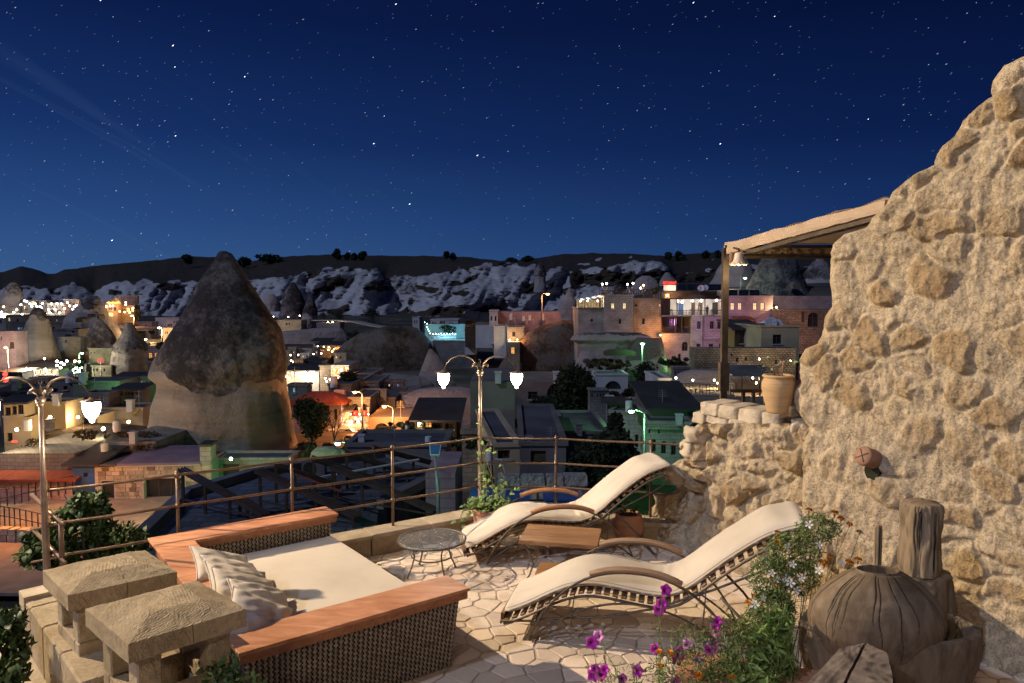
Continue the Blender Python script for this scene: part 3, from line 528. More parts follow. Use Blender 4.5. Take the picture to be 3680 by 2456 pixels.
# glazed veranda
v0, v1 = PY(2080, 1110, 90.1), PY(2166, 1064, 90.1); t = thing('veranda', 'glass-walled veranda glowing white on the stone hotel roof', 'veranda', v0)
z0, z1 = v0.z, v1.z
MB().box(((v0.x + v1.x) / 2, 93.2, (z0 + z1) / 2 - .3), (v1.x - v0.x, .15, (z1 - z0) * .75)).build('back_wall', M['plaster_tan'], t)
for i in range(9):
    x = lerp(v0.x, v1.x, i / 8); MB().bar((x, 90.15, z0), (x, 90.15, z0 + (z1 - z0) * (.62 + .3 * i / 8)), .05, .05).build('post', M['frame_dark'], t)
for i in range(8):
    a, b = lerp(v0.x, v1.x, i / 8) + .04, lerp(v0.x, v1.x, (i + 1) / 8) - .04
    h0, h1 = z0 + (z1 - z0) * (.62 + .3 * i / 8), z0 + (z1 - z0) * (.62 + .3 * (i + 1) / 8)
    MB().add([(a, 90.0, h0), (b, 90.0, h1), (b, 93, h1 + .15), (a, 93, h0 + .15), (a, 90.0, h0 + .04), (b, 90.0, h1 + .04), (b, 93, h1 + .19), (a, 93, h0 + .19)], [(0, 1, 2, 3), (7, 6, 5, 4), (0, 4, 5, 1)]).build('roof_pane', M['lit_white'] if i % 2 else M['plaster'], t)
for i in range(14):
    x = lerp(v0.x, v1.x, i / 13); MB().bar((x, 90.0, z0), (x, 90.0, z0 + .95), .04, .04).build('baluster', M['frame_dark'], t)
MB().bar((v0.x, 90.0, z0 + .97), (v1.x, 90.0, z0 + .97), .07, .07).build('handrail', M['frame_dark'], t)
for x, k in ((2086, 'white'), (2112, 'white'), (2148, 'warm')): bulb(x, 1082, 91.6, k, 70, .11, 'bright lamp hanging inside the glazed veranda', 'lamps in the glazed veranda', 'hanging_lamp')
# roof terrace of the tower: rail and lamps
def railing(label, pts, D, h=1.0, n=14, mat='iron', name='railing', rails=(1.0, .5), r=.03):
    P = [PY(x, y, d) for (x, y), d in zip(pts, D if isinstance(D, (list, tuple)) else [D] * len(pts))]; o = thing(name, label, 'railing', P[0])
    for k in rails: MB().tube([p + Vector((0, 0, h * k)) for p in P], r, 5).build('rail', M[mat], o)
    Ls = [(b - a).length for a, b in zip(P, P[1:])]; T = sum(Ls)
    for i in range(n + 1):
        s = T * i / n; k = 0
        while k < len(Ls) - 1 and s > Ls[k]: s -= Ls[k]; k += 1
        p = P[k].lerp(P[k + 1], min(1, s / Ls[k])); MB().bar(p, p + Vector((0, 0, h)), r * 1.6, r * 1.6).build('post', M[mat], o)
    return o
railing('dark railing along the top of the stone hotel tower', [(2155, 1062), (2276, 1062)], 90.0, 1.1, 16)
railing('dark railing on the roof of the orange-lit block', [(2279, 1073), (2374, 1073)], 90.4, 1.1, 12)
for i, (x, y, k, lb) in enumerate([(2165, 1022, 'white', 'left of the two white floodlights over the hotel tower roof'), (2180, 1019, 'white', 'second white floodlight over the hotel tower roof'), (2255, 1022, 'white', 'third white lamp on the hotel roof terrace'), (2275, 1019, 'white', 'fourth white lamp, right end of the tower roof'), (2302, 1036, 'white', 'low white lamp above the orange-lit block'), (2313, 1026, 'orange', 'orange lamp above the orange-lit block')]):
    p = PY(x, y, 92); o = thing('roof_lamp', lb, 'lamp', PY(x, 1062, 92)); MB().tube([PY(x, 1064, 92), p], .04, 6).build('pole', M['iron'], o); MB().ball(p, .12, 8).build('bulb', M['bulb_' + k], o, True); plight(p - Vector((0, 0, .3)), (1, .88, .66) if k == 'white' else (1, .35, .1), 110, .12, o)
def cafe_set(x, y, D, mat, lb, nchairs=2, name='cafe_table'):
    p = PY(x, y, D); o = thing(name, lb, 'table', p); MB().lathe([(.30, .48), (.31, .51)], p, 10).build('table_top', M[mat], o); MB().tube([p, p + Vector((0, 0, .5))], .03, 6).build('leg', M['iron'], o)
def chair(x, y, D, mat, lb, rz=0, group=None, s=1.0):
    s = .72 if D > 80 else .5
    p = PY(x, y, D); o = thing('chair', lb, 'chair', p, group); c_, s_ = cos(rz), sin(rz)
    def q(a, b, c): return p + Vector((a * c_ - b * s_, a * s_ + b * c_, c)) * s
    MB().box(q(0, 0, .45), (.42 * s, .42 * s, .05 * s), rz).build('seat', M[mat], o)
    b = MB(); [b.box(q(k, .2, .72), (.06 * s, .04 * s, .5 * s), rz) for k in (-.18, 0, .18)]; b.box(q(0, .2, .95), (.42 * s, .04 * s, .08 * s), rz); b.build('backrest', M[mat], o)
    for a in (-.18, .18):
        for c in (-.18, .18): MB().box(q(a, c, .21), (.04 * s, .04 * s, .42 * s), rz).build('leg', M[mat], o)
M['paint_blue'] = mottled('blue_paint', (.03, .09, .28), (.04, .12, .34), 4, .5); M['paint_red'] = mottled('red_paint', (.35, .03, .02), (.42, .05, .03), 4, .5); M['paint_green'] = mottled('green_paint', (.02, .10, .06), (.03, .14, .08), 4, .5); M['wood_dark'] = mottled('dark_wood', (.05, .03, .018), (.10, .06, .035), 5, .6, 30, .3, .01, (1, 1, .2))
for i in range(5): chair(2180 + i * 20, 1062, 92.5, 'wood_dark', 'dark chair behind the railing on the tower roof terrace', i * .9, 'chairs on the tower roof terrace')
# restaurant house: three storeys, open terrace on top
house('restaurant_house', 'green-lit lower house front with an arched window below the restaurant', 2376, 2484, 1198, 1310, 90, 9, 'stone_pale', [(2451, 2472, 1229, 1262, 'a'), (2437, 2447, 1272, 1304, 'a')], lip=False, cat='building')
house('restaurant_house', 'grey-green tall bay with three stacked windows beside the dark balcony', 2485, 2524, 1135, 1310, 89.4, 9, 'stone_pale', [(2504, 2518, 1155, 1183, 'd'), (2503, 2518, 1236, 1264, 'd')], lip=False, cat='building')
house('restaurant_house', 'rosy double bay of the restaurant house next to the gazebo post', 2525, 2615, 1135, 1320, 89.7, 9, 'stone_pink', [(2550, 2565, 1155, 1183, 'd'), (2577, 2592, 1155, 1183, 'd'), (2547, 2564, 1236, 1262, 'd'), (2584, 2601, 1236, 1262, 'd')], lip=False, cat='building')
b = MB(); [b.box(PY(2532 + i * 7.2, 1216, 89.5), (.16, .3, .2)) for i in range(12)]; tag(b.build('stone_corbels', M['frame_stone']), 'row of stone corbels under the rosy bay ledge', 'corbel row', kind='stuff')
p0, p1 = PY(2376, 1196, 90), PY(2484, 1136, 90); t = thing('balcony', 'deep dark wooden balcony on the middle floor of the restaurant house', 'balcony', p0)
MB().box(((p0.x + p1.x) / 2, 94, (p0.z + p1.z) / 2), (p1.x - p0.x, .2, p1.z - p0.z)).build('back_wall', M['plaster_dim'], t)
MB().box(((p0.x + p1.x) / 2, 92, p0.z - .05), (p1.x - p0.x, 4, .1)).build('floor', M['wood_dark'], t)
for x in (2410, 2428, 2452, 2468): MB().box(PY(x, 1170, 93.8), (.45, .08, 1.7)).build('door', M['glass_dark'], t)
for x in (2377, 2427, 2450, 2483): MB().bar(PY(x, 1196, 90), PY(x, 1136, 90), .12, .12).build('post', M['wood_dark'], t)
for i in range(26): MB().bar(PY(2377 + i * 4.2, 1197, 90), PY(2377 + i * 4.2, 1176, 90), .04, .04).build('baluster', M['iron'], t)
MB().bar(PY(2376, 1176, 90), PY(2484, 1176, 90), .07, .06).build('handrail', M['iron'], t)
# the lit restaurant terrace
p0, p1 = PY(2376, 1134, 90), PY(2606, 1076, 90); t = thing('restaurant_terrace', 'brightly lit open restaurant terrace with posts under a thin roof', 'terrace', p0); zf, zr = p0.z, p1.z; xa, xb = p0.x, p1.x
MB().box(((xa + xb) / 2, 92, zf - .08), (xb - xa, 4.6, .14)).build('floor', M['plaster_dim'], t)
MB().box(((xa + xb) / 2, 94.2, (zf + zr) / 2), (xb - xa, .2, zr - zf)).build('back_wall', M['plaster'], t)
MB().box(((xa + xb) / 2, 92, zr + .06), (xb - xa + .4, 5, .12)).build('roof', M['roof_dark'], t)
MB().box((PY(2394, 1100, 91).x, 91.3, (zf + zr) / 2), (1.1, .12, zr - zf)).build('wooden_screen', M['wood_dark'], t)
for x in (2377, 2433, 2486, 2533, 2604): MB().bar(PY(x, 1134, 89.9), PY(x, 1076, 89.9), .11, .11).build('post', M['iron'], t)
for i in range(46): MB().bar(PY(2378 + i * 4.95, 1134, 89.9), PY(2378 + i * 4.95, 1116, 89.9), .03, .03).build('baluster', M['iron'], t)
MB().bar(PY(2376, 1116, 89.9), PY(2606, 1116, 89.9), .06, .06).build('handrail', M['iron'], t)
for a, b_, c, mt in ((2438, 2456, 1092, 'paint_blue'), (2486, 2498, 1088, 'wood_dark'), (2512, 2524, 1088, 'wood_dark'), (2560, 2584, 1088, 'glass_dark')):
    q0, q1 = PY(a, 1132, 94), PY(b_, c, 94); MB().box(((q0.x + q1.x) / 2, 94.05, (q0.z + q1.z) / 2), (q1.x - q0.x, .1, q1.z - q0.z)).build('door', M[mt], t)
for x, y, k, pw in ((2435, 1083, 'warm', 90), (2452, 1086, 'white', 260), (2487, 1082, 'warm', 90), (2520, 1081, 'white', 220), (2575, 1080, 'white', 220)): bulb(x, y, 92.5, k, pw, .13, 'bright lamp under the restaurant terrace roof', 'lamps under the restaurant terrace roof', 'ceiling_lamp')
for i, (x, mt) in enumerate(((2386, 'wood_dark'), (2400, 'wood_dark'), (2416, 'wood_dark'), (2445, 'wood_dark'), (2462, 'wood_dark'), (2480, 'wood_dark'), (2500, 'wood_dark'), (2545, 'wood_dark'), (2560, 'wood_dark'), (2590, 'wood_dark'))): chair(x, 1133, 91.2, mt, 'dark chair on the lit restaurant terrace', i * 1.1, 'chairs on the lit restaurant terrace', 1.15)
for x in (2393, 2454, 2552): cafe_set(x, 1133, 91.6, 'wood_dark', {2393: 'round table at the left end of the restaurant terrace', 2454: 'round table in the middle of the restaurant terrace', 2552: 'round table at the right of the restaurant terrace'}[x])
# two people standing on the terrace (small in the picture)
def skinmesh(name, pts, edges, rad, mat, parent, sub=1):
    me = bpy.data.meshes.new(name); me.from_pydata(pts, edges, []); me.materials.append(M[mat]); o = link(name, me, parent); WL[o.name] = Vector((0, 0, 0))
    sk = o.modifiers.new('skin', 'SKIN'); lay = me.skin_vertices[0] if me.skin_vertices else None
    for i, r in enumerate(rad): me.skin_vertices[0].data[i].radius = (r, r)
    me.skin_vertices[0].data[0].use_root = True
    s = o.modifiers.new('sub', 'SUBSURF'); s.levels = sub; s.render_levels = sub; sk.use_smooth_shade = True; return o
M['skin'] = mottled('skin', (.42, .26, .18), (.48, .30, .21), 3, .6); M['cloth_dark'] = mottled('dark_clothes', (.02, .02, .03), (.05, .05, .06), 5, .9); M['cloth_white'] = mottled('white_shirt', (.55, .55, .55), (.65, .65, .65), 5, .9)
def person(x, y, D, lb, top, hgt=1.72, lean=0.0):
    p = PY(x, y, D); o = thing('person', lb, 'person', p); k = hgt / 1.72
    P = [(0, 0, .95), (0, 0, 1.2), (0, 0, 1.42), (0, 0, 1.52), (0, 0, 1.64), (-.19, 0, 1.40), (-.25, -.03, 1.14), (-.22, -.16, .95), (.19, 0, 1.40), (.26, -.02, 1.14), (.24, -.12, .92), (-.10, 0, .90), (-.11, -.02, .48), (-.11, .02, .06), (-.11, -.12, .04), (.10, 0, .90), (.12, -.02, .48), (.12, .02, .06), (.12, -.12, .04)]
    P = [p + Vector((a + lean * c, b, c)) * k for a, b, c in P]
    E = [(0, 1), (1, 2), (2, 3), (3, 4), (2, 5), (5, 6), (6, 7), (2, 8), (8, 9), (9, 10), (0, 11), (11, 12), (12, 13), (13, 14), (0, 15), (15, 16), (16, 17), (17, 18)]
    rad = [.13, .12, .14, .05, .10, .06, .045, .035, .06, .045, .035, .09, .06, .045, .04, .09, .06, .045, .04]
    skinmesh('body', P, E, rad, top, o); MB().ball(p + Vector((lean * 1.66, .01, 1.66)) * k, .115, 10, 1.1).build('hair', M['cloth_dark'], o, True); MB().ball(p + Vector((lean * 1.64, -.05, 1.62)) * k, .095, 10, 1.15).build('face', M['skin'], o, True)
person(2541, 1133, 91.4, 'person in dark clothes standing on the lit restaurant terrace', 'cloth_dark', 1.2); person(2510, 1131, 91.2, 'person in a white shirt near the middle post of the restaurant terrace', 'cloth_white', 1.15)
# upper roof parts, solar panels, sign
house('roof_house', 'low grey penthouse on top of the restaurant', 2385, 2575, 1048, 1076, 93, 7, 'plaster_dim', [(2388, 2410, 1054, 1075, 'O')], lip=False, ext=0)
def solar_panel(x0, x1, y0, y1, D, lb, name='solar_collector'):
    a, b = PY(x0, y1, D), PY(x1, y0, D + 1.6); o = thing(name, lb, 'solar collector', a); w = x1 - x0
    P = [Vector((a.x, D, a.z)), Vector((PY(x1, y1, D).x, D, a.z)), Vector((b.x, D + 1.6, b.z)), Vector((PY(x0, y1, D + 1.6).x, D + 1.6, b.z))]
    MB().hexa(P + [q + Vector((0, -.03, .06)) for q in P]).build('panel', M['glass_dark'], o)
    for i in (0, 1): MB().bar(P[3 - i], Vector((P[3 - i].x, P[3 - i].y, a.z)), .06, .06).build('leg', M['iron'], o)
for i, (a, b) in enumerate(((2436, 2466), (2470, 2500), (2504, 2540), (2545, 2600))): solar_panel(a, b, 1024, 1044, 92.5, ['leftmost dark solar panel right of the restaurant sign', 'second solar panel right of the restaurant sign', 'third solar panel, behind two satellite dishes', 'wide solar panel left of the gazebo post'][i])
for i, (a, b) in enumerate(((2620, 2650), (2655, 2690), (2694, 2728))): solar_panel(a, b, 1044, 1066, 93, ['solar panel just right of the gazebo post', 'middle solar panel above the pink house', 'right-hand solar panel above the pink house'][i])
def dish(x, y, D, r, lb, mat='plaster', face=(-.3, -1, .5)):
    p = PY(x, y, D); o = thing('satellite_dish', lb, 'satellite dish', p - Vector((0, 0, r * 2))); f = Vector(face).normalized(); q = f.to_track_quat('Z', 'Y').to_matrix(); m = MB(); n = 14; rows = []
    for i in range(5):
        rr = r * i / 4 + .001; rows.append([p + q @ Vector((rr * cos(2 * pi * k / n), rr * sin(2 * pi * k / n), .35 * r * (i / 4) ** 2)) for k in range(n + 1)])
    m.grid(rows); ob = m.build('reflector', M[mat], o, True); s = ob.modifiers.new('s', 'SOLIDIFY'); s.thickness = .02
    MB().tube([p, p + Vector((0, .1, -r * 1.8))], r * .06, 6).build('mast', M['iron'], o); MB().tube([p - Vector((0, 0, r * .9)), p + f * r], r * .03, 5).build('arm', M['iron'], o)
dish(2520, 1038, 92, .45, 'left satellite dish on the restaurant roof'); dish(2535, 1036, 92, .4, 'right satellite dish on the restaurant roof'); dish(2771, 1163, 72, .6, 'larger white dish on the grey house roof'); dish(2794, 1167, 72, .5, 'smaller white dish beside the larger one on the grey house')
def text(name, body, loc, size, mat, parent, rz=0, ext=.02, rx=pi / 2, ax='CENTER'):
    c = bpy.data.curves.new(name, 'FONT'); c.body = body; c.size = size; c.extrude = ext; c.align_x = ax; c.align_y = 'CENTER'; c.materials.append(M[mat]) if isinstance(mat, str) else c.materials.append(mat)
    tmp = bpy.data.objects.new(name, c); COL.objects.link(tmp); dg = bpy.context.evaluated_depsgraph_get(); me = bpy.data.meshes.new_from_object(tmp.evaluated_get(dg)); COL.objects.unlink(tmp); bpy.data.objects.remove(tmp)
    o = bpy.data.objects.new(name, me); COL.objects.link(o); o.rotation_euler = (rx, 0, rz)
    if parent: o.parent = parent; o.location = Vector(loc) - wloc(parent)
    else: o.location = loc
    return o
M['neon_red'] = emit('red_neon', (1, .07, .05), 2.6); M['sign_lit'] = litpane('lit_sign_panel', (1, .90, .62), 1.0, 1.2)
p = PY(2406, 1046, 91.4); t = thing('restaurant_sign', 'red neon RESTAURANT sign above a lit cream panel on the roof', 'sign', p)
a, b = PY(2386, 1045, 91.4), PY(2429, 1024, 91.4); MB().box(((a.x + b.x) / 2, 91.5, (a.z + b.z) / 2), (b.x - a.x, .1, b.z - a.z)).build('panel', M['sign_lit'], t)
a = PY(2382, 1018, 91.4); b = PY(2430, 1018, 91.4); tx = text('letters', 'RESTAURANT', ((a.x + b.x) / 2, 91.3, a.z), .46, M['neon_red'], t); k = (b.x - a.x) / max(.01, tx.dimensions.x); tx.scale = (k, 1.15, 1)
MB().box(((a.x + b.x) / 2, 91.45, a.z), (b.x - a.x + .1, .04, .5)).build('back_panel', M['frame_dark'], t); plight(((a.x + b.x) / 2, 90.9, a.z - .2), (1, .1, .06), 16, .2, t)
# pink house with four lit windows
house('pink_house', 'mauve stone house with four lit windows right of the gazebo post', 2612, 2777, 1068, 1192, 90, 9, 'stone_pink', [(2625, 2639, 1089, 1115, 'l'), (2652, 2665, 1089, 1115, 'l'), (2706, 2720, 1089, 1115, 'l'), (2733, 2747, 1089, 1115, 'l'), (2627, 2641, 1156, 1184, 'O'), (2655, 2668, 1156, 1181, 'd'), (2706, 2719, 1156, 1184, 'd'), (2732, 2746, 1156, 1180, 'd')])
t = thing('tiled_canopy', 'red tiled canopy over the doors of the mauve house', 'canopy', PY(2658, 1150, 89.5)); a = PY(2614, 1154, 88); b = PY(2698, 1141, 89.9)
P = [Vector((a.x, 88, a.z)), Vector((b.x + .1, 88, a.z)), Vector((b.x - .1, 89.95, b.z)), Vector((a.x, 89.95, b.z))]; M['tile_red'] = mottled('red_roof_tiles', (.16, .035, .025), (.28, .07, .045), 1.2, .8, 6, .8, .1, (6, 1, 1)); MB().hexa(P + [q + Vector((0, 0, .12)) for q in P]).build('roof', M['tile_red'], t)
for x in (2620, 2690): MB().bar(PY(x, 1190, 88.2), PY(x, 1154, 88.2), .09, .09).build('post', M['wood_dark'], t)
p = PY(2759, 1152, 84); t = thing('parasol', 'closed-up pale parasol canopy on the terrace below the mauve house', 'parasol', p - Vector((0, 0, 2))); MB().lathe([(1.5, -.45), (.8, -.18), (.05, .05)], p, 8).build('canopy', M['plaster'], t); MB().tube([p - Vector((0, 0, 2.2)), p], .04, 6).build('pole', M['iron'], t)
house('rock_wall_house', 'upper ochre and rosy ruin wall glowing beside the mauve house', 2778, 2990, 1064, 1118, 93, 6, 'stone_pink', [], lip=False, ext=1, cat='ruin')
house('rock_wall_house', 'rough orange floodlit wall below the ruin, arch at its right', 2778, 3010, 1113, 1200, 89, 5, 'rubble', [(2880, 2892, 1120, 1158, 'o'), (2903, 2941, 1123, 1176, 'a')], lip=False, cat='ruin')
house('grey_house', 'square grey-brown house with one shuttered window and dishes on top', 2735, 2872, 1176, 1275, 70, 7, 'plaster_tan', [(2777, 2809, 1203, 1237, 'd')], yaw=0.06)
house('ruined_house', 'dark collapsed shed with poles below the mauve canopy', 2640, 2734, 1186, 1245, 74, 5, 'wood_dark', [(2660, 2700, 1192, 1235, 'd'), (2704, 2726, 1196, 1235, 'd')], roof='shed', rmat='roof_dark', cat='shed')
house('rubble_ruin', 'rubble-stone ruin wall with small square holes behind the gazebo post', 2496, 2860, 1252, 1372, 67, 2, 'rubble', [(2645, 2653, 1286, 1302, 'd'), (2676, 2684, 1282, 1296, 'd'), (2784, 2794, 1293, 1310, 'd'), (2625, 2632, 1272, 1280, 'd')], lip=False, cat='ruin')
house('terrace_house', 'stone house with the lamp-lit dining terrace on its roof', 2411, 2640, 1420, 1560, 55, 8, 'stone_tan', [(2423, 2447, 1441, 1466, 'd'), (2487, 2496, 1432, 1500, 'o')], lip=False)
a, b = PY(2411, 1422, 62.5), PY(2640, 1376, 62.5); t = thing('terrace_wall', 'pale back wall of the lamp-lit dining terrace', 'wall', a); MB().box(((a.x + b.x) / 2, 62.6, (a.z + b.z) / 2 - .3), (b.x - a.x, .3, b.z - a.z + .6)).build('wall', M['stone_pale'], t)
railing('thin railing at the edge of the lamp-lit dining terrace', [(2415, 1422), (2636, 1428)], 55.2, .95, 18, r=.02)
for i, (x, y) in enumerate(((2429, 1359), (2490, 1367), (2567, 1367), (2580, 1378), (2705, 1359), (2718, 1377), (2729, 1291), (2840, 1298))): bulb(x, y, 59.5 if i < 6 else 66, 'warm', 75, .085, 'warm lamp over the dining terrace by the gazebo post', 'lamps over the dining terrace', 'terrace_lamp')
cafe_set(2498, 1421, 56.5, 'paint_green', 'green table on the lamp-lit dining terrace'); chair(2523, 1421, 56.5, 'paint_blue', 'blue wooden chair on the lamp-lit dining terrace', .5, None, 1.1); chair(2482, 1421, 56.8, 'paint_green', 'green chair left of the green table on the dining terrace', 2.5, None, 1.1)
for i in range(3): chair(2436 + i * 15, 1410, 60.5, 'wood_dark', 'carved wooden chair against the dining terrace wall', pi, 'chairs against the dining terrace wall', 1.1)
t = thing('terrace_canopy', 'grey canvas canopy over the right part of the dining terrace', 'canopy', PY(2690, 1410, 60)); a, b = PY(2635, 1353, 58), PY(2760, 1347, 61); P = [Vector((a.x, 58, a.z)), Vector((b.x, 58, a.z)), Vector((b.x, 62, a.z + .5)), Vector((a.x, 62, a.z + .5))]; MB().hexa(P + [q + Vector((0, 0, .06)) for q in P]).build('canopy', M['plaster_dim'], t)
for x in (2666, 2730): MB().bar(PY(x, 1425, 58.2), PY(x, 1353, 58.2), .07, .07).build('post', M['iron'], t)
house('terrace_floor_house', 'dim terrace block behind the tall clay pot', 2640, 2900, 1425, 1560, 58, 8, 'stone_tan', [], lip=False, ext=1)
for i, (x, y) in enumerate(((2700, 1424), (2716, 1424), (2728, 1426))): chair(x, y, 59, 'paint_red', 'red chair under the grey canvas canopy', i, 'red chairs under the canvas canopy', 1.1)
# street lamps on the right
street_lamp('orange street lamp on a thin pole left of the stone hotel', 1968, 1056, 1947, 1060, 1118, 100, 'orange', 900, .3)
street_lamp('green-white street lamp on a tall pole in front of the hotel rocks', 2309, 1234, 2308, 1232, 1317, 78, 'green', 380, .3)
street_lamp('green street lamp leaning over the green-lit facade', 2269, 1475, 2317, 1486, 1660, 39, 'green', 330, .2)
street_lamp('small green street lamp behind the gazebo post', 2678, 999, 2661, 1000, 1045, 112, 'green', 70, .3)
bulb(2398, 1062, 92.5, 'orange', 200, .15, 'orange wall lamp beside the neon sign', None); bulb(2374, 1205, 89.5, 'orange', 500, .1, 'orange glow lamp in the gap between hotel and restaurant house', None); bulb(2840, 1190, 88, 'orange', 700, .12, 'orange floodlight under the ruin wall', None, 'floodlight', out_=3); bulb(2440, 1296, 87, 'green', 300, .1, 'green garden floodlight at the foot of the restaurant house', None, 'floodlight', out_=3)
bulb(2790, 1105, 92, 'warm', 250, .1, 'yellow floodlight on the upper ruin wall', None, 'floodlight', out_=2.5); bulb(2615, 1030, 118, 'white', 380, .12, 'white floodlight aimed at the pale cone', None, 'floodlight', out_=3)
plight(PY(2600, 1180, 82), (.75, .32, .75), 1100, .3)
# green-lit facade
gw = [(2341, 2357, 1580, 1626, 'a'), (2376, 2394, 1586, 1632, 'a'), (2412, 2430, 1590, 1636, 'a'), (2330, 2337, 1545, 1560, 'd'), (2364, 2371, 1545, 1560, 'd')]
house('facade_house', 'green-lit carved stone house front with two tall dark windows', 2322, 2480, 1524, 1700, 44, 8, 'stone_pale', gw, yaw=-.10, cat='house')
house('facade_house', 'green-lit long side wing with narrow windows behind the dark tree', 2190, 2321, 1486, 1660, 48, 7, 'stone_pale', [(2240, 2248, 1540, 1590, 'a'), (2256, 2264, 1545, 1600, 'a'), (2282, 2294, 1560, 1606, 'd'), (2303, 2315, 1566, 1612, 'd'), (2205, 2213, 1530, 1570, 'a'), (2222, 2230, 1535, 1575, 'a')], yaw=-.35, cat='house')
p0 = PY(2322, 1524, 43.9); m = MB()
for i in range(34): m.box(PY(2324 + i * 4.6, 1530, 43.8 - i * .01), (.035, .12, .10))
tag(m.build('eave_carving', M['frame_stone']), 'dentil carving below the roof edge of the green-lit front', 'carving', kind='stuff')
# dark middle ground right of the center lamp
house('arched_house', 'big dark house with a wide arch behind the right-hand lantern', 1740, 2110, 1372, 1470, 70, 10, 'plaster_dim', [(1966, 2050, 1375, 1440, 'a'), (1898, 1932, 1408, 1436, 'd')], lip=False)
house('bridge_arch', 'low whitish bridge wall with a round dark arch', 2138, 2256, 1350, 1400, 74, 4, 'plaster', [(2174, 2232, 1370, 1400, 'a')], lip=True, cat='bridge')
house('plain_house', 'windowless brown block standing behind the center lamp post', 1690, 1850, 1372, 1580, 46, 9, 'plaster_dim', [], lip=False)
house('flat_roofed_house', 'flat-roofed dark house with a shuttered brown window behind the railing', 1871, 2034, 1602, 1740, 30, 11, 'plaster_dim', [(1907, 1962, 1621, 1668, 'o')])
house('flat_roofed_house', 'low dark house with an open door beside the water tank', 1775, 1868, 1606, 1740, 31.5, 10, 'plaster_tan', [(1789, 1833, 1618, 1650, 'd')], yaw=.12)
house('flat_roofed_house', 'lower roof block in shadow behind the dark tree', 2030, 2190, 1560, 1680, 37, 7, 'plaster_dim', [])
house('small_house', 'small stone chimney hut below the bridge', 2186, 2208, 1436, 1456, 52, 1.2, 'plaster', [(2192, 2202, 1440, 1450, 'd')])
house('side_house', 'blue-shadowed house wall left of the dining terrace', 2366, 2410, 1366, 1470, 60, 6, 'plaster', [(2376, 2392, 1388, 1432, 'd')])
house('side_house', 'dark sheet roof sloping below the dining terrace', 2340, 2500, 1470, 1500, 46, 6, 'plaster_dim', [], roof='shed', rmat='roof_dark')
def stone_wall(name, label, pts, D, h, thick, mat, n, seed):
    g_ = random.Random(seed); P = [PY(x, y, D) for x, y in pts]; o = thing(name, label, 'wall', P[0]); a, b = P[0], P[-1]; L = (b - a).length; d = (b - a) / L; rows_ = max(2, int(h / .28))
    m = MB(); m.bar(a + Vector((0, 0, h / 2 - .3)), b + Vector((0, 0, h / 2 - .3)), thick * .8, h + .5); m.build('wall_core', M['stone_grey'], o)
    for r_ in range(rows_):
        x = 0
        while x < L:
            w = g_.uniform(.35, .8); c = a + d * min(L, x + w / 2) + Vector((0, 0, h * (r_ + .5) / rows_)); m = MB(); m.box(c + Vector((0, g_.uniform(-.03, .03), 0)), (w * .93, thick, h / rows_ * .9), atan2(d.y, d.x) + g_.uniform(-.05, .05), g_.uniform(.86, .97)); m.build('stone', M[mat], o); x += w
stone_wall('dry_stone_wall', 'dim dry-stone wall low behind the right railing', [(1784, 1790), (2066, 1786)], 19, .62, .4, 'stone_grey2' if 'stone_grey2' in M else 'tuff', 0, 3)
for i, (x0, x1, y0, y1, D) in enumerate(((1690, 1762, 1796, 1836, 17), (1958, 2082, 1800, 1822, 16), (1820, 1900, 1800, 1826, 17.5))):
    a, b = PY(x0, y1, D), PY(x1, y0, D); o = thing('storage_bin', ['blue plastic bin under the potted vine', 'blue tarpaulin-covered bin behind the far lounger', 'dark blue bin between the two others below the terrace'][i], 'bin', a); m = MB(); m.box(((a.x + b.x) / 2, D + .4, (a.z + b.z) / 2), (b.x - a.x, .8, b.z - a.z), 0, .93); m.build('body', M['paint_blue'], o); MB().box(((a.x + b.x) / 2, D + .4, b.z + .03), (b.x - a.x + .06, .86, .05)).build('lid', M['paint_blue'], o)
# water heaters: white drums with dark red tops
M['drum_red'] = mottled('dark_red_enamel', (.14, .015, .02), (.20, .03, .03), 2, .45); M['drum_white'] = mottled('white_enamel', (.60, .60, .60), (.75, .75, .75), 2, .45)
def drum(x0, x1, y0, y1, D, lb, red=.3, txt=None):
    a, b = PY(x0, y1, D), PY(x1, y0, D); r_ = (b.x - a.x) / 2; h = b.z - a.z; c = Vector(((a.x + b.x) / 2, D, a.z)); o = thing('water_heater', lb, 'water heater', c)
    MB().lathe([(r_, 0), (r_, h * (1 - red))], c, 18).build('tank', M['drum_white'], o, False); 
    if red: MB().lathe([(r_ * 1.02, h * (1 - red)), (r_ * 1.02, h * .98), (r_ * .8, h)], c, 18).build('cap', M['drum_red'], o)
    for k in range(3): an = 2 * pi * k / 3 + .4; MB().bar(c + Vector((cos(an) * r_ * .7, sin(an) * r_ * .7, 0)), c + Vector((cos(an) * r_ * 1.2, sin(an) * r_ * 1.2, -.7)), .04, .04).build('leg', M['iron'], o)
    if txt: MB().box(c + Vector((0, -r_ * 1.03, h * (1 - red * .55))), (r_ * 1.1, .03, h * red * .4)).build('label', M['drum_white'], o); text('letters', txt, c + Vector((0, -r_ * 1.03 - .02, h * (1 - red * .55))), h * red * .42, 'iron', o, ext=.003)
    MB().tube([c + Vector((r_, 0, h * .3)), c + Vector((r_ + .3, 0, h * .25)), c + Vector((r_ + .5, .1, -.6))], .025, 6).build('pipe', M['drum_white'], o)
drum(1748, 1772, 1604, 1668, 26, 'white water heater with dark red top lettered ZER', .28, 'ZER'); drum(1456, 1470, 1512, 1558, 46, 'white water heater with red top beside the veranda cafe', .35); drum(1492, 1510, 1556, 1612, 38, 'steel water heater with red top behind the railing', .32); drum(365, 388, 1596, 1642, 42, 'white water drum on the roof left of the tallest rock', 0)
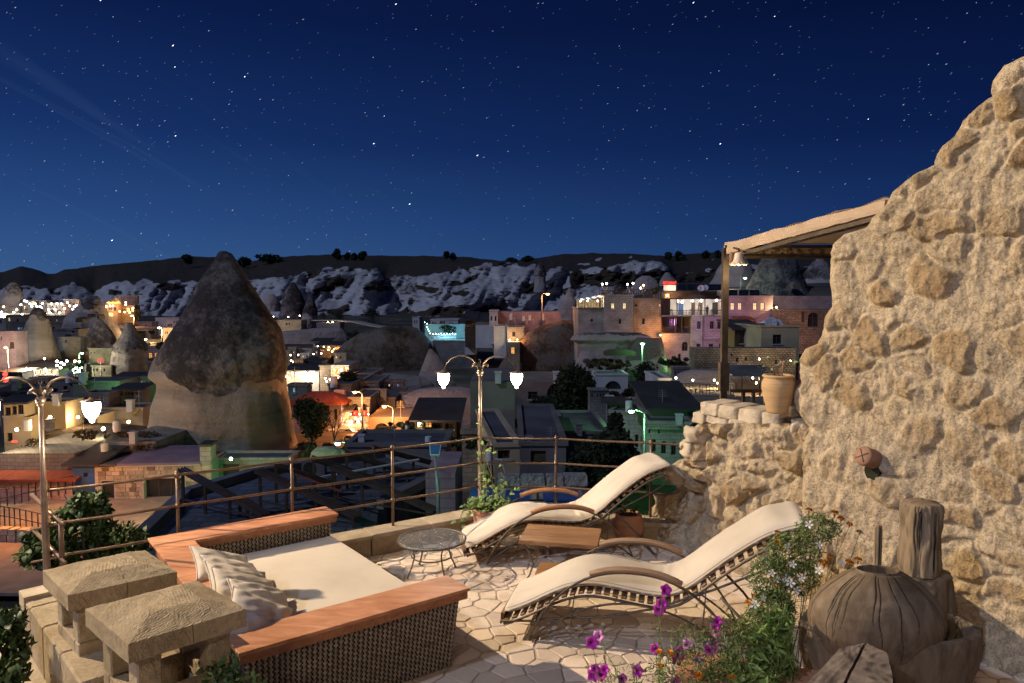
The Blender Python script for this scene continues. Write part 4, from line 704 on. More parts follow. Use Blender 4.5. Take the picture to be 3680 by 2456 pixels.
for i, (x, y0, y1) in enumerate(((1836, 1127, 1151), (1881, 1135, 1155), (1904, 1134, 1152), (1950, 1127, 1152))): drum(x - 5, x + 5, y0, y1, 104, ['leftmost white roof tank on the pinkish terrace', 'second white roof tank from the left, shorter', 'third white roof tank on the pinkish terrace', 'right-hand white roof tank under the orange lamp'][i], 0)
# ================================================================== TOWN, centre
house('plain_terrace', 'long pinkish retaining wall with roof tanks on it', 1790, 2015, 1121, 1175, 106, 10, 'stone_pink', [], lip=False, cat='wall')
house('white_tower_house', 'narrow white house with two windows left of the pinkish wall', 1759, 1789, 1119, 1175, 105, 7, 'plaster', [(1763, 1769, 1136, 1153, 'd'), (1778, 1784, 1137, 1154, 'd')])
house('white_house', 'low white house wall beside the wooden cabin', 1709, 1771, 1157, 1190, 107, 7, 'plaster', [], roof='shed', rmat='roof_dark')
house('wooden_cabin', 'dark timber-fronted cabin with vertical posts', 1671, 1708, 1153, 1188, 107.5, 7, 'wood_dark', [(1676 + i * 6, 1680 + i * 6, 1160, 1178, 'd') for i in range(5)], roof='shed', rmat='roof_dark', cat='cabin')
house('cave_house', 'tiny white cave house with two small windows below the cliff', 1482, 1507, 1142, 1166, 170, 6, 'plaster', [(1488, 1492, 1152, 1160, 'd'), (1496, 1500, 1152, 1160, 'd')])
house('arched_cave_house', 'long white house with three arched windows above the turquoise-lit wall', 1547, 1646, 1151, 1172, 122, 6, 'plaster', [(1553, 1559, 1157, 1165, 'd'), (1562, 1567, 1158, 1169, 'o'), (1580, 1585, 1154, 1164, 'a'), (1586, 1591, 1154, 1164, 'a'), (1593, 1599, 1154, 1164, 'a'), (1616, 1620, 1160, 1164, 'd'), (1624, 1628, 1160, 1164, 'd')])
M['turq'] = mottled('cyan_lit_wall', (.30, .36, .38), (.42, .48, .50), .6, .9, 3, .3, .05)  # bluish tint in the wall colour stands for the cyan light on it
house('terrace_wall', 'turquoise-lit garden wall under the white arched house', 1527, 1677, 1166, 1214, 118, 3, 'turq', [], lip=False, cat='wall')
t = thing('balustrade', 'white balustrade below the vine pergola', 'balustrade', PY(1545, 1222, 115))
for i in range(24): p = PY(1545 + i * 4, 1222, 115); MB().lathe([(.07, 0), (.11, .25), (.06, .5), (.09, .8)], p, 6).build('baluster', M['plaster'], t)
MB().bar(PY(1540, 1204, 115), PY(1642, 1204, 115), .3, .14).build('handrail', M['plaster'], t); MB().bar(PY(1540, 1223, 115), PY(1642, 1223, 115), .3, .2).build('base', M['plaster'], t)
for i in range(10): bulb(1546 + i * 10, 1199 + (i % 2) * 3, 115, 'white', 0, .05, 'tiny white garden light along the balustrade', 'garden lights along the balustrade', 'garden_light', False)
for i, (x, y) in enumerate(((1526, 1159), (1535, 1164), (1534, 1176), (1538, 1184), (1542, 1191))): bulb(x, y, 117, 'green', 10 if i % 2 else 0, .05, 'tiny greenish light descending the garden stair', 'lights down the garden stair', 'garden_light', i % 2 == 1)
plight(PY(1600, 1192, 114), (.25, .8, 1), 260, .3); plight(PY(1665, 1192, 114), (.25, .9, 1), 200, .3)
house('retaining_wall', 'dark stone retaining wall under the balustrade', 1556, 1712, 1224, 1275, 112, 6, 'stone_grey', [], lip=False, cat='wall')
house('lit_corner_house', 'pale corner house with one yellow and one orange uplight', 1822, 1882, 1180, 1226, 98, 6, 'stone_pale', [(1841, 1852, 1193, 1211, 'd')], cat='house')
house('lit_corner_house', 'plain white side wing of the uplit corner house', 1775, 1820, 1176, 1222, 99, 6, 'plaster', [])
house('lit_doorway_house', 'small doorway glowing orange below the uplit corner house', 1825, 1868, 1232, 1290, 94, 4, 'stone_tan', [(1836, 1850, 1248, 1274, 'O')], lip=False)
bulb(1832, 1222, 97.5, 'warm', 160, .08, 'yellow uplight at the corner house', None, 'uplight'); bulb(1859, 1221, 97.5, 'orange', 160, .08, 'orange uplight at the corner house', None, 'uplight')
house('white_house', 'white garden house left of the flat-topped tree', 1670, 1712, 1190, 1216, 110, 5, 'plaster', []); bulb(1730, 1202, 110, 'warm', 60, .1, 'pair of warm lights in the doorway right of the garden house', None)
house('wall_house', 'whitish wall with two small windows under the dark cone pair', 988, 1082, 1153, 1182, 168, 5, 'stone_pale', [(1026, 1033, 1161, 1169, 'd'), (1037, 1042, 1161, 1168, 'd')], cat='house'); house('wall_house', 'plain whitish garden wall right of the cone pair', 1137, 1222, 1161, 1182, 164, 4, 'stone_pale', [], lip=False, cat='wall')
for x, y in ((1036, 1140), (1077, 1135), (1179, 1158), (1195, 1158), (972, 1144), (982, 1139), (978, 1152)): bulb(x, y, 165, 'warm', 140, .13)
house('small_house', 'white lean-to with a dark roof above the cafe', 1127, 1184, 1227, 1250, 128, 6, 'plaster', [(1131, 1135, 1230, 1240, 'd'), (1137, 1141, 1230, 1240, 'd')], roof='shed', rmat='roof_dark')
house('cave_cafe', 'long dark-roofed cafe strung with warm lamps', 1142, 1232, 1244, 1262, 118, 6, 'wood_dark', [(1150, 1166, 1247, 1258, 'd'), (1172, 1190, 1247, 1258, 'O'), (1200, 1222, 1246, 1258, 'O')], roof='shed', rmat='roof_dark', cat='cafe')
for x, y in ((1142, 1245), (1164, 1247), (1182, 1248), (1181, 1259), (1200, 1256)): bulb(x, y, 117, 'warm', 60, .09)
bulb(1194, 1264, 116, 'orange', 420, .12, 'orange glow lamp below the cave cafe', None)
house('small_house', 'little house with crenellated top left of the cafe garden', 1036, 1063, 1252, 1272, 108, 5, 'stone_pale', [(1042, 1046, 1262, 1270, 'd'), (1050, 1056, 1264, 1271, 'l')]); house('small_house', 'pale garden house with two small lit windows right of the dark tree', 1118, 1143, 1254, 1274, 108, 5, 'stone_pale', [(1126, 1131, 1264, 1270, 'd'), (1134, 1139, 1264, 1270, 'l')])
house('small_house', 'whitish box house between two garden houses', 1070, 1112, 1258, 1274, 110, 5, 'plaster', [(1074, 1080, 1266, 1274, 'd')]); house('small_house', 'narrow pale house hugging the right flank of the tallest rock', 1030, 1042, 1264, 1278, 104, 5, 'stone_pale', [])
for x, y in ((1044, 1277), (1072, 1276), (1127, 1273), (1155, 1271), (1046, 1297), (1054, 1301), (1060, 1303)): bulb(x, y, 96, 'warm', 80, .09)
house('hip_roofed_house', 'white house with a dark hipped roof and warm colonnade', 1092, 1156, 1296, 1320, 92, 7, 'plaster', [(1099, 1108, 1298, 1306, 'd')], roof='hip', rmat='roof_dark'); house('colonnade', 'short warm colonnade left of the hipped-roof house', 1054, 1091, 1292, 1306, 91, 3, 'stone_tan', [(1058 + i * 6, 1062 + i * 6, 1294, 1304, 'O') for i in range(5)], lip=False, cat='colonnade')
house('courtyard_house', 'long white wall washed by three pale downlights', 1030, 1146, 1335, 1372, 80, 6, 'stone_pale', [(1046, 1055, 1338, 1360, 'l'), (1033, 1038, 1338, 1360, 'w')], roof='shed', rmat='roof_dark', cat='house')
house('courtyard_house', 'tan curved house beside the lit arches', 1150, 1190, 1318, 1356, 79, 7, 'stone_tan', []); house('arched_court', 'arched porch glowing orange and blue-white', 1190, 1254, 1313, 1354, 78, 6, 'stone_pale', [(1193, 1203, 1324, 1350, 'B'), (1206, 1214, 1324, 1348, 'B'), (1222, 1230, 1322, 1350, 'w'), (1238, 1250, 1316, 1348, 'B')], lip=False, cat='porch')
house('dim_house', 'dim stone house with a blue-lit window strip', 1262, 1336, 1350, 1386, 76, 7, 'stone_grey', [(1296, 1322, 1360, 1370, 'b'), (1270, 1280, 1362, 1382, 'd'), (1282, 1292, 1362, 1382, 'd')]); house('dim_house', 'small dark stone hut right of the blue-lit window', 1290, 1360, 1376, 1412, 70, 6, 'stone_grey', [(1308, 1320, 1396, 1410, 'd')])
for x, y, k, pw in ((1097, 1338, 'white', 320), (1128, 1340, 'white', 220), (1050, 1342, 'warm', 160), (1169, 1360, 'white', 220), (1123, 1377, 'white', 60), (1174, 1371, 'warm', 60), (1186, 1364, 'warm', 60), (1039, 1360, 'warm', 160), (1030, 1354, 'warm', 120), (1226, 1330, 'white', 180), (1200, 1330, 'orange', 140), (1246, 1324, 'orange', 140)): bulb(x, y, 77.5 if x > 1150 else 79.5, k, pw, .09)
house('small_house', 'dark flat-roofed block with a tilted solar collector below the courtyard', 1035, 1105, 1388, 1420, 68, 6, 'plaster_dim', [(1050, 1060, 1395, 1412, 'b')]); house('small_house', 'cluttered low roof between the courtyard and the red roof', 1180, 1262, 1386, 1412, 66, 5, 'plaster_dim', [])
house('red_roofed_house', 'house with a big red tiled hipped roof behind the tall tree', 1046, 1226, 1452, 1560, 59, 11, 'stone_pink', [(1150, 1184, 1458, 1486, 'd'), (1200, 1212, 1470, 1510, 'd')], roof='hip', rmat='tile_red'); p = PY(1222, 1425, 62); m = MB(); m.box(p, (.9, .6, 1.2)); tag(m.build('chimney', M['stone_pink']), 'square chimney on the right slope of the red roof', 'chimney')
# arcade house
house('arcade_house', 'two-arched loggia house glowing gold on the little square', 1255, 1330, 1434, 1496, 61, 6, 'stone_tan', [(1264, 1289, 1452, 1491, 'a'), (1296, 1321, 1452, 1491, 'a')], cat='house', rev=.9)
house('shop_house', 'stone ground-floor shop under the golden arches', 1233, 1336, 1497, 1556, 60.5, 6, 'stone_tan', [(1274, 1296, 1512, 1548, 'o'), (1294, 1303, 1510, 1534, 'w'), (1228 + 10, 1246, 1514, 1534, 'b')], lip=False, cat='shop')
for x in (1260, 1292, 1324):
    p = PY(x, 1492, 60.8); o = thing('column', {1260: 'left glowing column of the arched loggia', 1292: 'middle white-lit column of the arched loggia', 1324: 'right glowing column of the arched loggia'}[x], 'column', p); MB().lathe([(.16, 0), (.12, .08), (.11, .55), (.17, .68)], p, 12).build('shaft', M['frame_stone'], o)
    bulb(x, 1490, 60.5, 'warm', 22, .05, {1260: 'uplight below the left loggia column', 1292: 'uplight below the middle loggia column', 1324: 'uplight below the right loggia column'}[x], None, 'uplight')
M['flag_red'] = mottled('red_cloth', (.45, .02, .02), (.5, .03, .03), 3, .8)
for x, lb in ((1277, 'red round-emblem banner in the left loggia arch'), (1309, 'red round-emblem banner in the right loggia arch')):
    p = PY(x, 1485, 60.6); o = thing('banner', lb, 'banner', p); MB().box(p, (.42, .04, .42)).build('cloth', M['flag_red'], o); m = MB(); m.tube([p + Vector((.09 * cos(a / 8 * 2 * pi), -.03, .09 * sin(a / 8 * 2 * pi))) for a in range(1, 8)], .02, 5); m.build('emblem', M['plaster'], o)
house('blue_side_house', 'bluish plastered house right of the arches', 1331, 1420, 1434, 1500, 64, 8, 'plaster_dim', [(1350, 1362, 1450, 1475, 'd')]); house('awning_shop', 'small tan awning house between red roof and arches', 1198, 1252, 1478, 1560, 60, 5, 'plaster_tan', [(1228, 1243, 1510, 1536, 'b')], roof='shed', rmat='roof_flat')
house('domed_wall_house', 'tan curved wall with one large arched window', 1324, 1470, 1500, 1568, 54, 5, 'plaster_tan', [(1346, 1398, 1521, 1560, 'a')], lip=False)
house('veranda_cafe', 'low cafe veranda with a dark roof and warm light', 1490, 1640, 1514, 1548, 50, 5, 'wood_dark', [(1496, 1520, 1518, 1540, 'l'), (1526, 1552, 1518, 1540, 'O'), (1560, 1590, 1520, 1542, 'd'), (1600, 1630, 1522, 1544, 'd')], roof='shed', rmat='roof_dark', cat='cafe'); bulb(1506, 1523, 49.5, 'warm', 160, .09, 'bright warm lamp on the veranda cafe', None)
bulb(1261, 1517, 60, 'warm', 90, .14, 'glowing sign lamp left of the shop door', None); bulb(1298, 1504, 60, 'warm', 90, .1, 'lamp over the shop door', None); bulb(1278, 1505, 59, 'warm', 60, .08, 'small lamp over the square', None)
p = PY(1287, 1524, 60.2); o = thing('shop_sign', 'diamond-shaped lit sign hanging by the shop door', 'sign', p); q = MB(); q.add([p + Vector(v) for v in ((-.2, 0, 0), (0, 0, -.5), (.2, 0, 0), (0, 0, .5), (-.2, .05, 0), (0, .05, -.5), (.2, .05, 0), (0, .05, .5))], [(0, 1, 2, 3), (7, 6, 5, 4), (0, 4, 5, 1), (1, 5, 6, 2), (2, 6, 7, 3), (3, 7, 4, 0)]); q.build('panel', M['lit_white'], o); MB().bar(p + Vector((0, .02, .5)), p + Vector((0, .02, .9)), .03, .03).build('hanger', M['iron'], o)
street_lamp('orange street lamp above the arched loggia', 1275, 1408, 1302, 1415, 1500, 58, 'orange', 800, .2); street_lamp('orange street lamp in front of the tan curved wall', 1381, 1459, 1413, 1466, 1540, 52, 'orange', 1000, .2); street_lamp('teal-green street lamp below the parked cars', 1214, 1591, 1271, 1602, 1665, 38, 'green', 130, .2)
# small square with cars
def car(x, y, D, L, rz, mat, lb, csc=.36):
    p = PY(x, y, D); p.z = PY(x, y, D).z; o = thing('parked_car', lb, 'car', p); c_, s_ = cos(rz), sin(rz); W_ = 1.72
    def q(a, b, c): return p + Vector((a * c_ - b * s_, a * s_ + b * c_, c))
    prof = [(-.5, .30), (-.5, .78), (-.46, .86), (-.40, 1.40), (-.34, 1.46), (.02, 1.48), (.10, 1.42), (.24, .98), (.44, .88), (.5, .72), (.5, .30)]
    m = MB(); n_ = len(prof); A = [];
    for sgn in (-1, 1):
        for a, c in prof: A.append(q(a * L, sgn * W_ / 2 * (1 if c < .95 else .84), c))
    m.add(A, [tuple(range(n_ - 1, -1, -1)), tuple(range(n_, 2 * n_))] + [(i, (i + 1) % n_, n_ + (i + 1) % n_, n_ + i) for i in range(n_)]); m.build('body', M[mat], o)
    for sgn in (-1, 1):
        for a0, a1 in ((-.37, -.20), (-.18, .0), (.015, .17)):
            k = .875; m = MB(); y1 = sgn * (W_ / 2 * .93 + .012); y2 = sgn * (W_ / 2 * .855 + .012); t1 = 1.36 if a1 < .1 else 1.12
            m.add([q(a0 * L, y1, .95), q(a1 * L, y1, .95), q((a1 - (0 if a1 < .1 else .02)) * L, y2, t1), q(a0 * L + .03, y2, 1.36)], [(0, 1, 2, 3)]); ob = m.build('side_window', M['glass_dark'], o)
        for a in (-.31, .31):
            w_ = MB(); c = q(a * L, sgn * W_ / 2, .31); ax = Vector((-s_, c_, 0)); w_.tube([c - ax * .1, c + ax * .1], .31, 14); wo = w_.build('wheel', M['roof_dark'], o); r_ = MB(); r_.tube([c + ax * sgn * .09, c + ax * sgn * .115], .18, 10); r_.build('rim', M['steel_pole'], wo)
        m = MB(); m.box(q(-.503 * L, sgn * .68, .82), (.06, .22, .26), rz); m.build('tail_light', M['drum_red'], o); m = MB(); m.box(q(.49 * L, sgn * .6, .74), (.08, .34, .14), rz); m.build('headlight', M['drum_white'], o)
    m = MB(); m.add([q(-.475 * L - .012, -.66, .93), q(-.475 * L - .012, .66, .93), q(-.412 * L - .012, .58, 1.36), q(-.412 * L - .012, -.58, 1.36)], [(0, 1, 2, 3)]); m.build('rear_window', M['glass_dark'], o)
    m = MB(); m.add([q(.235 * L + .012, -.7, 1.02), q(.235 * L + .012, .7, 1.02), q(.12 * L + .012, .6, 1.39), q(.12 * L + .012, -.6, 1.39)], [(0, 1, 2, 3)]); m.build('windscreen', M['glass_dark'], o)
    o.scale = (csc,) * 3
    for a in (-.505, .5): MB().box(q(a * L, 0, .42), (.08, 1.66, .2), rz).build('bumper', M['roof_dark'], o)
    MB().box(q(-.515 * L - .01, 0, .62), (.02, .5, .11), rz).build('number_plate', M['drum_white'], o)
M['car_white'] = mottled('white_car_paint', (.62, .60, .58), (.70, .68, .66), 1, .25, 20, .02, .01, spec=.6); M['car_silver'] = mottled('silver_car_paint', (.38, .36, .36), (.45, .43, .42), 1, .25, 20, .02, .01, spec=.6)
MB().box((PY(1240, 1590, 52).x, 54, PY(1240, 1586, 52).z - .25), (9, 20, .3)).build('square', mottled('worn_paving', (.14, .11, .09), (.24, .19, .15), 1, .9, 8, .5, .03), kind='structure')
car(1187, 1566, 57, 3.9, 2.1, 'car_white', 'white hatchback parked half behind the tall tree'); car(1252, 1564, 56.5, 4.2, .12, 'car_white', 'white saloon parked sideways in front of the shop'); car(1264, 1586, 53, 3.9, 1.40, 'car_silver', 'silver estate car seen from behind on the square')
# bare tree
p = PY(1262, 1640, 45); p = PY(1200, 1632, 44); o = thing('bare_tree', 'leafless spreading tree beside the boulder heap', 'tree', p); m = MB(); g_ = random.Random(5)
def branch(a, d, L, r_, dep):
    b = a + d * L; m.tube([a, (a + b) / 2 + Vector((g_.uniform(-.1, .1), 0, .05)) * L, b], [r_, r_ * .8, r_ * .6], 5)
    if dep:
        for _ in range(3): branch(b, (d + Vector((g_.uniform(-.8, .8), g_.uniform(-.5, .5), g_.uniform(-.1, .5)))).normalized(), L * .72, r_ * .55, dep - 1)
branch(p, Vector((.05, 0, 1)), .9, .09, 5); m.build('branches', M['bark'], o)
# ================================================================== TOWN, left-hand side
house('cave_hotel', 'cream cave hotel with two dark arches and bright uplights', 170, 232, 1089, 1136, 186, 10, 'stone_pale', [(178, 184, 1098, 1107, 'd'), (187, 193, 1098, 1107, 'd'), (201, 208, 1098, 1110, 'd'), (222, 227, 1100, 1107, 'd'), (176, 196, 1113, 1126, 'a'), (204, 222, 1113, 1126, 'a')], cat='hotel', lip=False)
house('cave_hotel', 'taller cream hotel wing washed by bright lights beside the two arches', 229, 285, 1078, 1128, 188, 10, 'stone_pale', [(262, 268, 1090, 1099, 'd'), (244, 248, 1096, 1103, 'd')], cat='hotel')
house('cave_hotel', 'low cream cave-hotel front right of the leftmost floodlit cone', 80, 168, 1080, 1134, 190, 10, 'stone_pale', [(84, 94, 1100, 1112, 'A'), (112, 124, 1082, 1098, 'A'), (90, 98, 1104, 1116, 'd'), (130, 140, 1082, 1096, 'o')], cat='hotel', lip=False)
house('hotel_terrace', 'long pale terrace wall glowing below the cream hotel', 0, 150, 1128, 1138, 178, 5, 'stone_pale', [], cat='terrace', lip=False)
LL = [(13, 1103, 'orange'), (6, 1122, 'warm'), (60, 1114, 'white'), (50, 1123, 'white'), (75, 1096, 'white'), (88, 1082, 'white'), (96, 1084, 'white'), (108, 1092, 'white'), (114, 1102, 'white'), (126, 1092, 'white'), (132, 1101, 'white'), (144, 1103, 'white'), (152, 1091, 'white'), (148, 1108, 'white'), (20, 1130, 'warm'), (80, 1131, 'white'), (185, 1093, 'white'), (205, 1092, 'white'), (221, 1093, 'white'), (174, 1114, 'white'), (197, 1112, 'white'), (179, 1124, 'white'), (232, 1110, 'white'), (242, 1089, 'white'), (250, 1100, 'white'), (267, 1102, 'white'), (262, 1112, 'white'), (214, 1125, 'warm'), (274, 1098, 'warm')]
for i, (x, y, k) in enumerate(LL): bulb(x, y, 177 if y > 1120 else 184, k, 190, .22, 'bright lamp on the cream cave hotels at far left', 'lamps on the cream cave hotels', out_=1.2)
plight(PY(258, 1112, 185), (1, .15, .05), 200, .2)
house('orange_hotel', 'orange-lit tower-like cave hotel with a glowing roof band', 380, 422, 1094, 1142, 170, 8, 'stone_tan', [(390, 394, 1108, 1116, 'd'), (398, 402, 1108, 1116, 'd'), (408, 419, 1104, 1120, 'a'), (388, 406, 1123, 1138, 'A')], cat='hotel')
a, b = PY(384, 1091, 169), PY(416, 1086, 169); o = thing('roof_pavilion', 'golden glowing roof pavilion on the orange hotel', 'pavilion', a); MB().box(((a.x + b.x) / 2, 170, (a.z + b.z) / 2), (b.x - a.x, 2, b.z - a.z)).build('body', M['lit_orange'], o); MB().lathe([(1.5, 0), (.9, .7), (.05, 1.5)], ((a.x + b.x) / 2, 170, b.z), 14, 1, .8).build('roof', M['tuff'], o)
house('orange_hotel', 'low orange-lit hotel with round arches next to the tower-like one', 430, 482, 1101, 1128, 172, 7, 'stone_tan', [(439, 443, 1112, 1120, 'd'), (445, 449, 1112, 1120, 'd'), (453, 466, 1106, 1122, 'A'), (470, 480, 1106, 1122, 'A')], cat='hotel')
rock('floodlit_rock', 'orange floodlit rock face above the low hotel', [(1062, 428, 494), (1070, 422, 498), (1085, 424, 499), (1104, 426, 492)], 178, .4, .12, 'hood_far', None, seed=261)
for x, y in ((382, 1102), (396, 1100), (406, 1100), (382, 1120), (384, 1130), (452, 1096), (478, 1108), (430, 1120), (448, 1122), (466, 1124)): bulb(x, y, 169.5, 'orange' if y > 1115 else 'warm', 170, .18, 'orange-gold lamp on the orange cave hotels', 'lamps on the orange cave hotels', out_=1)
bulb(452, 1088, 174, 'orange', 700, .2, 'orange floodlight under the rock above the low hotel', None, 'floodlight', out_=4)
house('blue_house', 'blue-white row house with arched windows by the cliff foot', 596, 655, 1150, 1176, 150, 6, 'plaster', [(602, 606, 1164, 1173, 'a'), (608, 612, 1164, 1173, 'a'), (614, 618, 1164, 1173, 'a'), (624, 628, 1155, 1162, 'a'), (632, 636, 1155, 1162, 'a')]); house('blue_house', 'upper blue-shadowed house stepping up the slope', 558, 640, 1142, 1165, 156, 6, 'plaster', [(596, 601, 1148, 1156, 'd'), (606, 611, 1148, 1156, 'd')], lip=False)
house('yellow_house', 'yellow-lit square house by the tall street lamp', 586, 642, 1182, 1242, 118, 8, 'plaster_tan', [(594, 598, 1192, 1201, 'd'), (600, 604, 1192, 1201, 'd'), (614, 619, 1190, 1200, 'd'), (597, 607, 1212, 1232, 'a')], yaw=-.1)
house('garden_wall_house', 'low yellow-lit wall along the village road', 500, 584, 1220, 1246, 122, 4, 'plaster_tan', [], lip=False, cat='wall')
house('pink_shop', 'low pinkish shop lit from its porch left of the tallest rock', 524, 578, 1250, 1292, 100, 6, 'stone_pink', [(532, 546, 1268, 1288, 'B'), (552, 568, 1268, 1288, 'B')])
house('small_house', 'two pale houses side by side behind the streetlit road', 482, 545, 1160, 1200, 150, 6, 'stone_pale', [(490, 496, 1170, 1180, 'd'), (520, 526, 1170, 1180, 'd')])
street_lamp('orange street lamp above the car on the village road', 475, 1134, 481, 1137, 1172, 135, 'orange', 1500, .35); street_lamp('tall yellow street lamp in front of the yellow house', 573, 1177, 582, 1180, 1226, 112, 'warm', 2400, .35)
bulb(524, 1221, 116, 'warm', 900, .16, 'wall lamp lighting the bend of the village road', None)
street_lamp('orange street lamp at the left edge of town', 21, 1248, 29, 1252, 1310, 82, 'orange', 1100, .22); street_lamp('white-green street lamp beyond the fairy-light tree', 295, 1269, 284, 1271, 1288, 88, 'green', 160, .2); street_lamp('green street lamp right of the left lantern', 424, 1402, 401, 1406, 1440, 60, 'green', 260, .2)
car(432, 1174, 128, 4.2, .2, 'car_white', 'white car on the orange-lit village road', .2)
MB().box((PY(470, 1190, 128).x, 128, PY(470, 1182, 128).z), (13, 14, .2)).build('village_road', M['plaster_dim'], kind='structure')
for i, a in enumerate([(-30, 55, 1196, 1262, 88, 7, 'stone_pink', [(2, 8, 1210, 1222, 'd'), (33, 50, 1230, 1254, 'o')], 'rosy stone house cut off by the left edge'), (20, 92, 1136, 1168, 128, 7, 'plaster_dim', [(28, 36, 1142, 1156, 'l'), (60, 66, 1146, 1156, 'd')], 'dim house with one lit window below the cone at far left'), (28, 100, 1160, 1192, 118, 6, 'plaster_dim', [(60, 72, 1176, 1186, 'b'), (74, 80, 1176, 1186, 'b')], 'dark house with a bright blue-white window strip'), (168, 240, 1138, 1164, 140, 6, 'plaster_dim', [(176, 184, 1148, 1156, 'd'), (200, 206, 1148, 1156, 'b')], 'dark flat roof right of the floodlit cone'), (176, 240, 1164, 1190, 128, 6, 'plaster_dim', [(188, 196, 1174, 1184, 'd'), (218, 226, 1174, 1184, 'd')], 'lower dark house right of the floodlit cone'), (188, 282, 1188, 1272, 104, 7, 'stone_grey', [(232, 241, 1207, 1217, 'd'), (260, 268, 1180 + 10, 1198, 'd')], 'tall bare grey house in front of the cave-room rock'), (320, 412, 1256, 1314, 92, 6, 'stone_tan', [(326, 330, 1266, 1272, 'd'), (338, 342, 1266, 1270, 'd')], 'tan carved wall below the small grey cone'), (210, 290, 1216, 1258, 98, 4, 'stone_pale', [(234, 240, 1208 + 12, 1232, 'd'), (266, 271, 1264 - 12, 1256, 'd')], 'pale terraced wall between cone and rock'), (-20, 36, 1148, 1170, 132, 6, 'stone_pale', [(0, 6, 1150, 1162, 'd')], 'pale wall under the hotel terrace at the left edge'), (532, 600, 1310, 1366, 70, 6, 'plaster_dim', [(552, 560, 1330, 1342, 'b')], 'dim house tucked left of the tallest rock neck')]):
    house('town_house', a[8], *a[:4], a[4], a[5], a[6], a[7])
# cave mouths in the lumpy rock
for i, (x, y, w, h, D) in enumerate(((284, 1150, 26, 18, 107), (318, 1136, 9, 12, 108), (352, 1140, 8, 18, 108.5), (264, 1188, 10, 16, 105), (322, 1099, 24, 10, 110), (237, 1208, 7, 10, 103), (2863, 1026, 26, 26, 110), (2230, 1268, 110, 22, 79), (2560 - 448, 1300, 26, 14, 81))):
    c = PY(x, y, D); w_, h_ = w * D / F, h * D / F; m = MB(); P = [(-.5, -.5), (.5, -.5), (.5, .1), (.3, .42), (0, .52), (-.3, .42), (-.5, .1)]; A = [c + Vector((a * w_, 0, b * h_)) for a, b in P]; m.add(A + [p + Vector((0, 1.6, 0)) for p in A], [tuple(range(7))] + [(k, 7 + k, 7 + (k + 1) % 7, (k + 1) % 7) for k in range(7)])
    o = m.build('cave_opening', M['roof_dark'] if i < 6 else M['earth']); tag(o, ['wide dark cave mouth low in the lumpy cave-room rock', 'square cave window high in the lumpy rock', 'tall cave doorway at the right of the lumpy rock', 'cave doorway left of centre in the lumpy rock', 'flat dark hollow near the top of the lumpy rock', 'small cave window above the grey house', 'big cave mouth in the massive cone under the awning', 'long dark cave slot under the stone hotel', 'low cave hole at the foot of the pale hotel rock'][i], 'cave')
# cafe at the foot of the floodlit cone
house('cone_cafe', 'cafe with striped white-green light at the foot of the floodlit cone', 70, 210, 1326, 1348, 86, 5, 'stone_pale', [(112, 118, 1328, 1346, 'w'), (126, 138, 1330, 1346, 'l'), (142, 158, 1330, 1346, 'l'), (160, 170, 1328, 1346, 'w'), (184, 198, 1330, 1346, 'l')], roof='shed', rmat='roof_dark', cat='cafe')
for x, y, k, pw in ((95, 1324, 'white', 500), (122, 1330, 'white', 300), (163, 1328, 'white', 500), (104, 1333, 'white', 300), (205, 1299, 'white', 120), (220, 1304, 'white', 120), (240, 1298, 'white', 120), (230, 1310, 'white', 120), (205, 1314, 'white', 120), (218, 1322, 'white', 120), (269, 1299, 'warm', 60), (285, 1300, 'warm', 60)): bulb(x, y, 82 if x > 200 else 84.5, k, pw, .13, 'white lamp around the cafe under the floodlit cone', 'lamps around the cone cafe')
gl = random.Random(9)
for i in range(16): bulb(262 + gl.random() * 36, 1320 + gl.random() * 24, 83, 'green', 30 if i % 4 == 0 else 0, .07, 'green fairy light hung in the tree by the cone cafe', 'green fairy lights in the tree', 'fairy_light', i % 4 == 0)
for x, y, D, pw, col in ((110, 1300, 84, 2600, (1, .92, .62)), (160, 1260, 84, 1500, (1, .92, .62)), (40, 1110, 181, 3500, (.9, .95, .6))):
    p = PY(x, y, D) + Vector((0, -3, -1.5)); bulb(x, y + 30, D - 2, 'white', 0, .1, {2600: 'large floodlight in front of the floodlit cone', 1500: 'second floodlight aimed up the cone beside the cafe'}.get(pw, 'floodlight') if D < 100 else 'floodlight aimed at the leftmost cone', None, 'floodlight', False); plight(p, col, pw * 1.6, .3)
# mid-left roofs
house('glazed_balcony_house', 'yellow-lit house with a glazed balcony behind the left lamp post', 14, 112, 1500, 1604, 46, 9, 'plaster_tan', [(24, 44, 1556, 1586, 'd')], yaw=.18, lip=False)
house('glazed_balcony_house', 'glazed upper storey with dark window panels at the left edge', 14, 86, 1452, 1500, 45.7, 7, 'plaster_tan', [(16, 38, 1464, 1494, 'd'), (42, 60, 1460, 1492, 'd'), (62, 84, 1456, 1490, 'd')], yaw=.18, roof='shed', rmat='roof_dark', ext=0)
house('ochre_house', 'long ochre wall with a grey painted patch behind the lamp post', 112, 236, 1452, 1526, 48, 8, 'plaster_tan', [(167, 192, 1498, 1520, 'o')], lip=True)
house('purple_house', 'violet-shadowed house with a dark doorway left of the lamp post', 0, 96, 1408, 1448, 58, 7, 'plaster_dim', [(22, 42, 1416, 1444, 'o')], roof='shed', rmat='roof_dark'); house('roof_house', 'low ochre roof block with solar pipes near the left edge', -20, 76, 1378, 1404, 66, 7, 'plaster_tan', [], lip=True); house('dim_house', 'dim violet house with two dark windows above the left lantern', 186, 262, 1366, 1418, 66, 8, 'plaster_dim', [(190, 207, 1396, 1411, 'd'), (228, 242, 1388, 1402, 'd')]); house('dim_house', 'shadowy plain house behind the left lantern', 262, 430, 1376, 1460, 62, 9, 'plaster_dim', [(400, 412, 1390, 1404, 'd')])
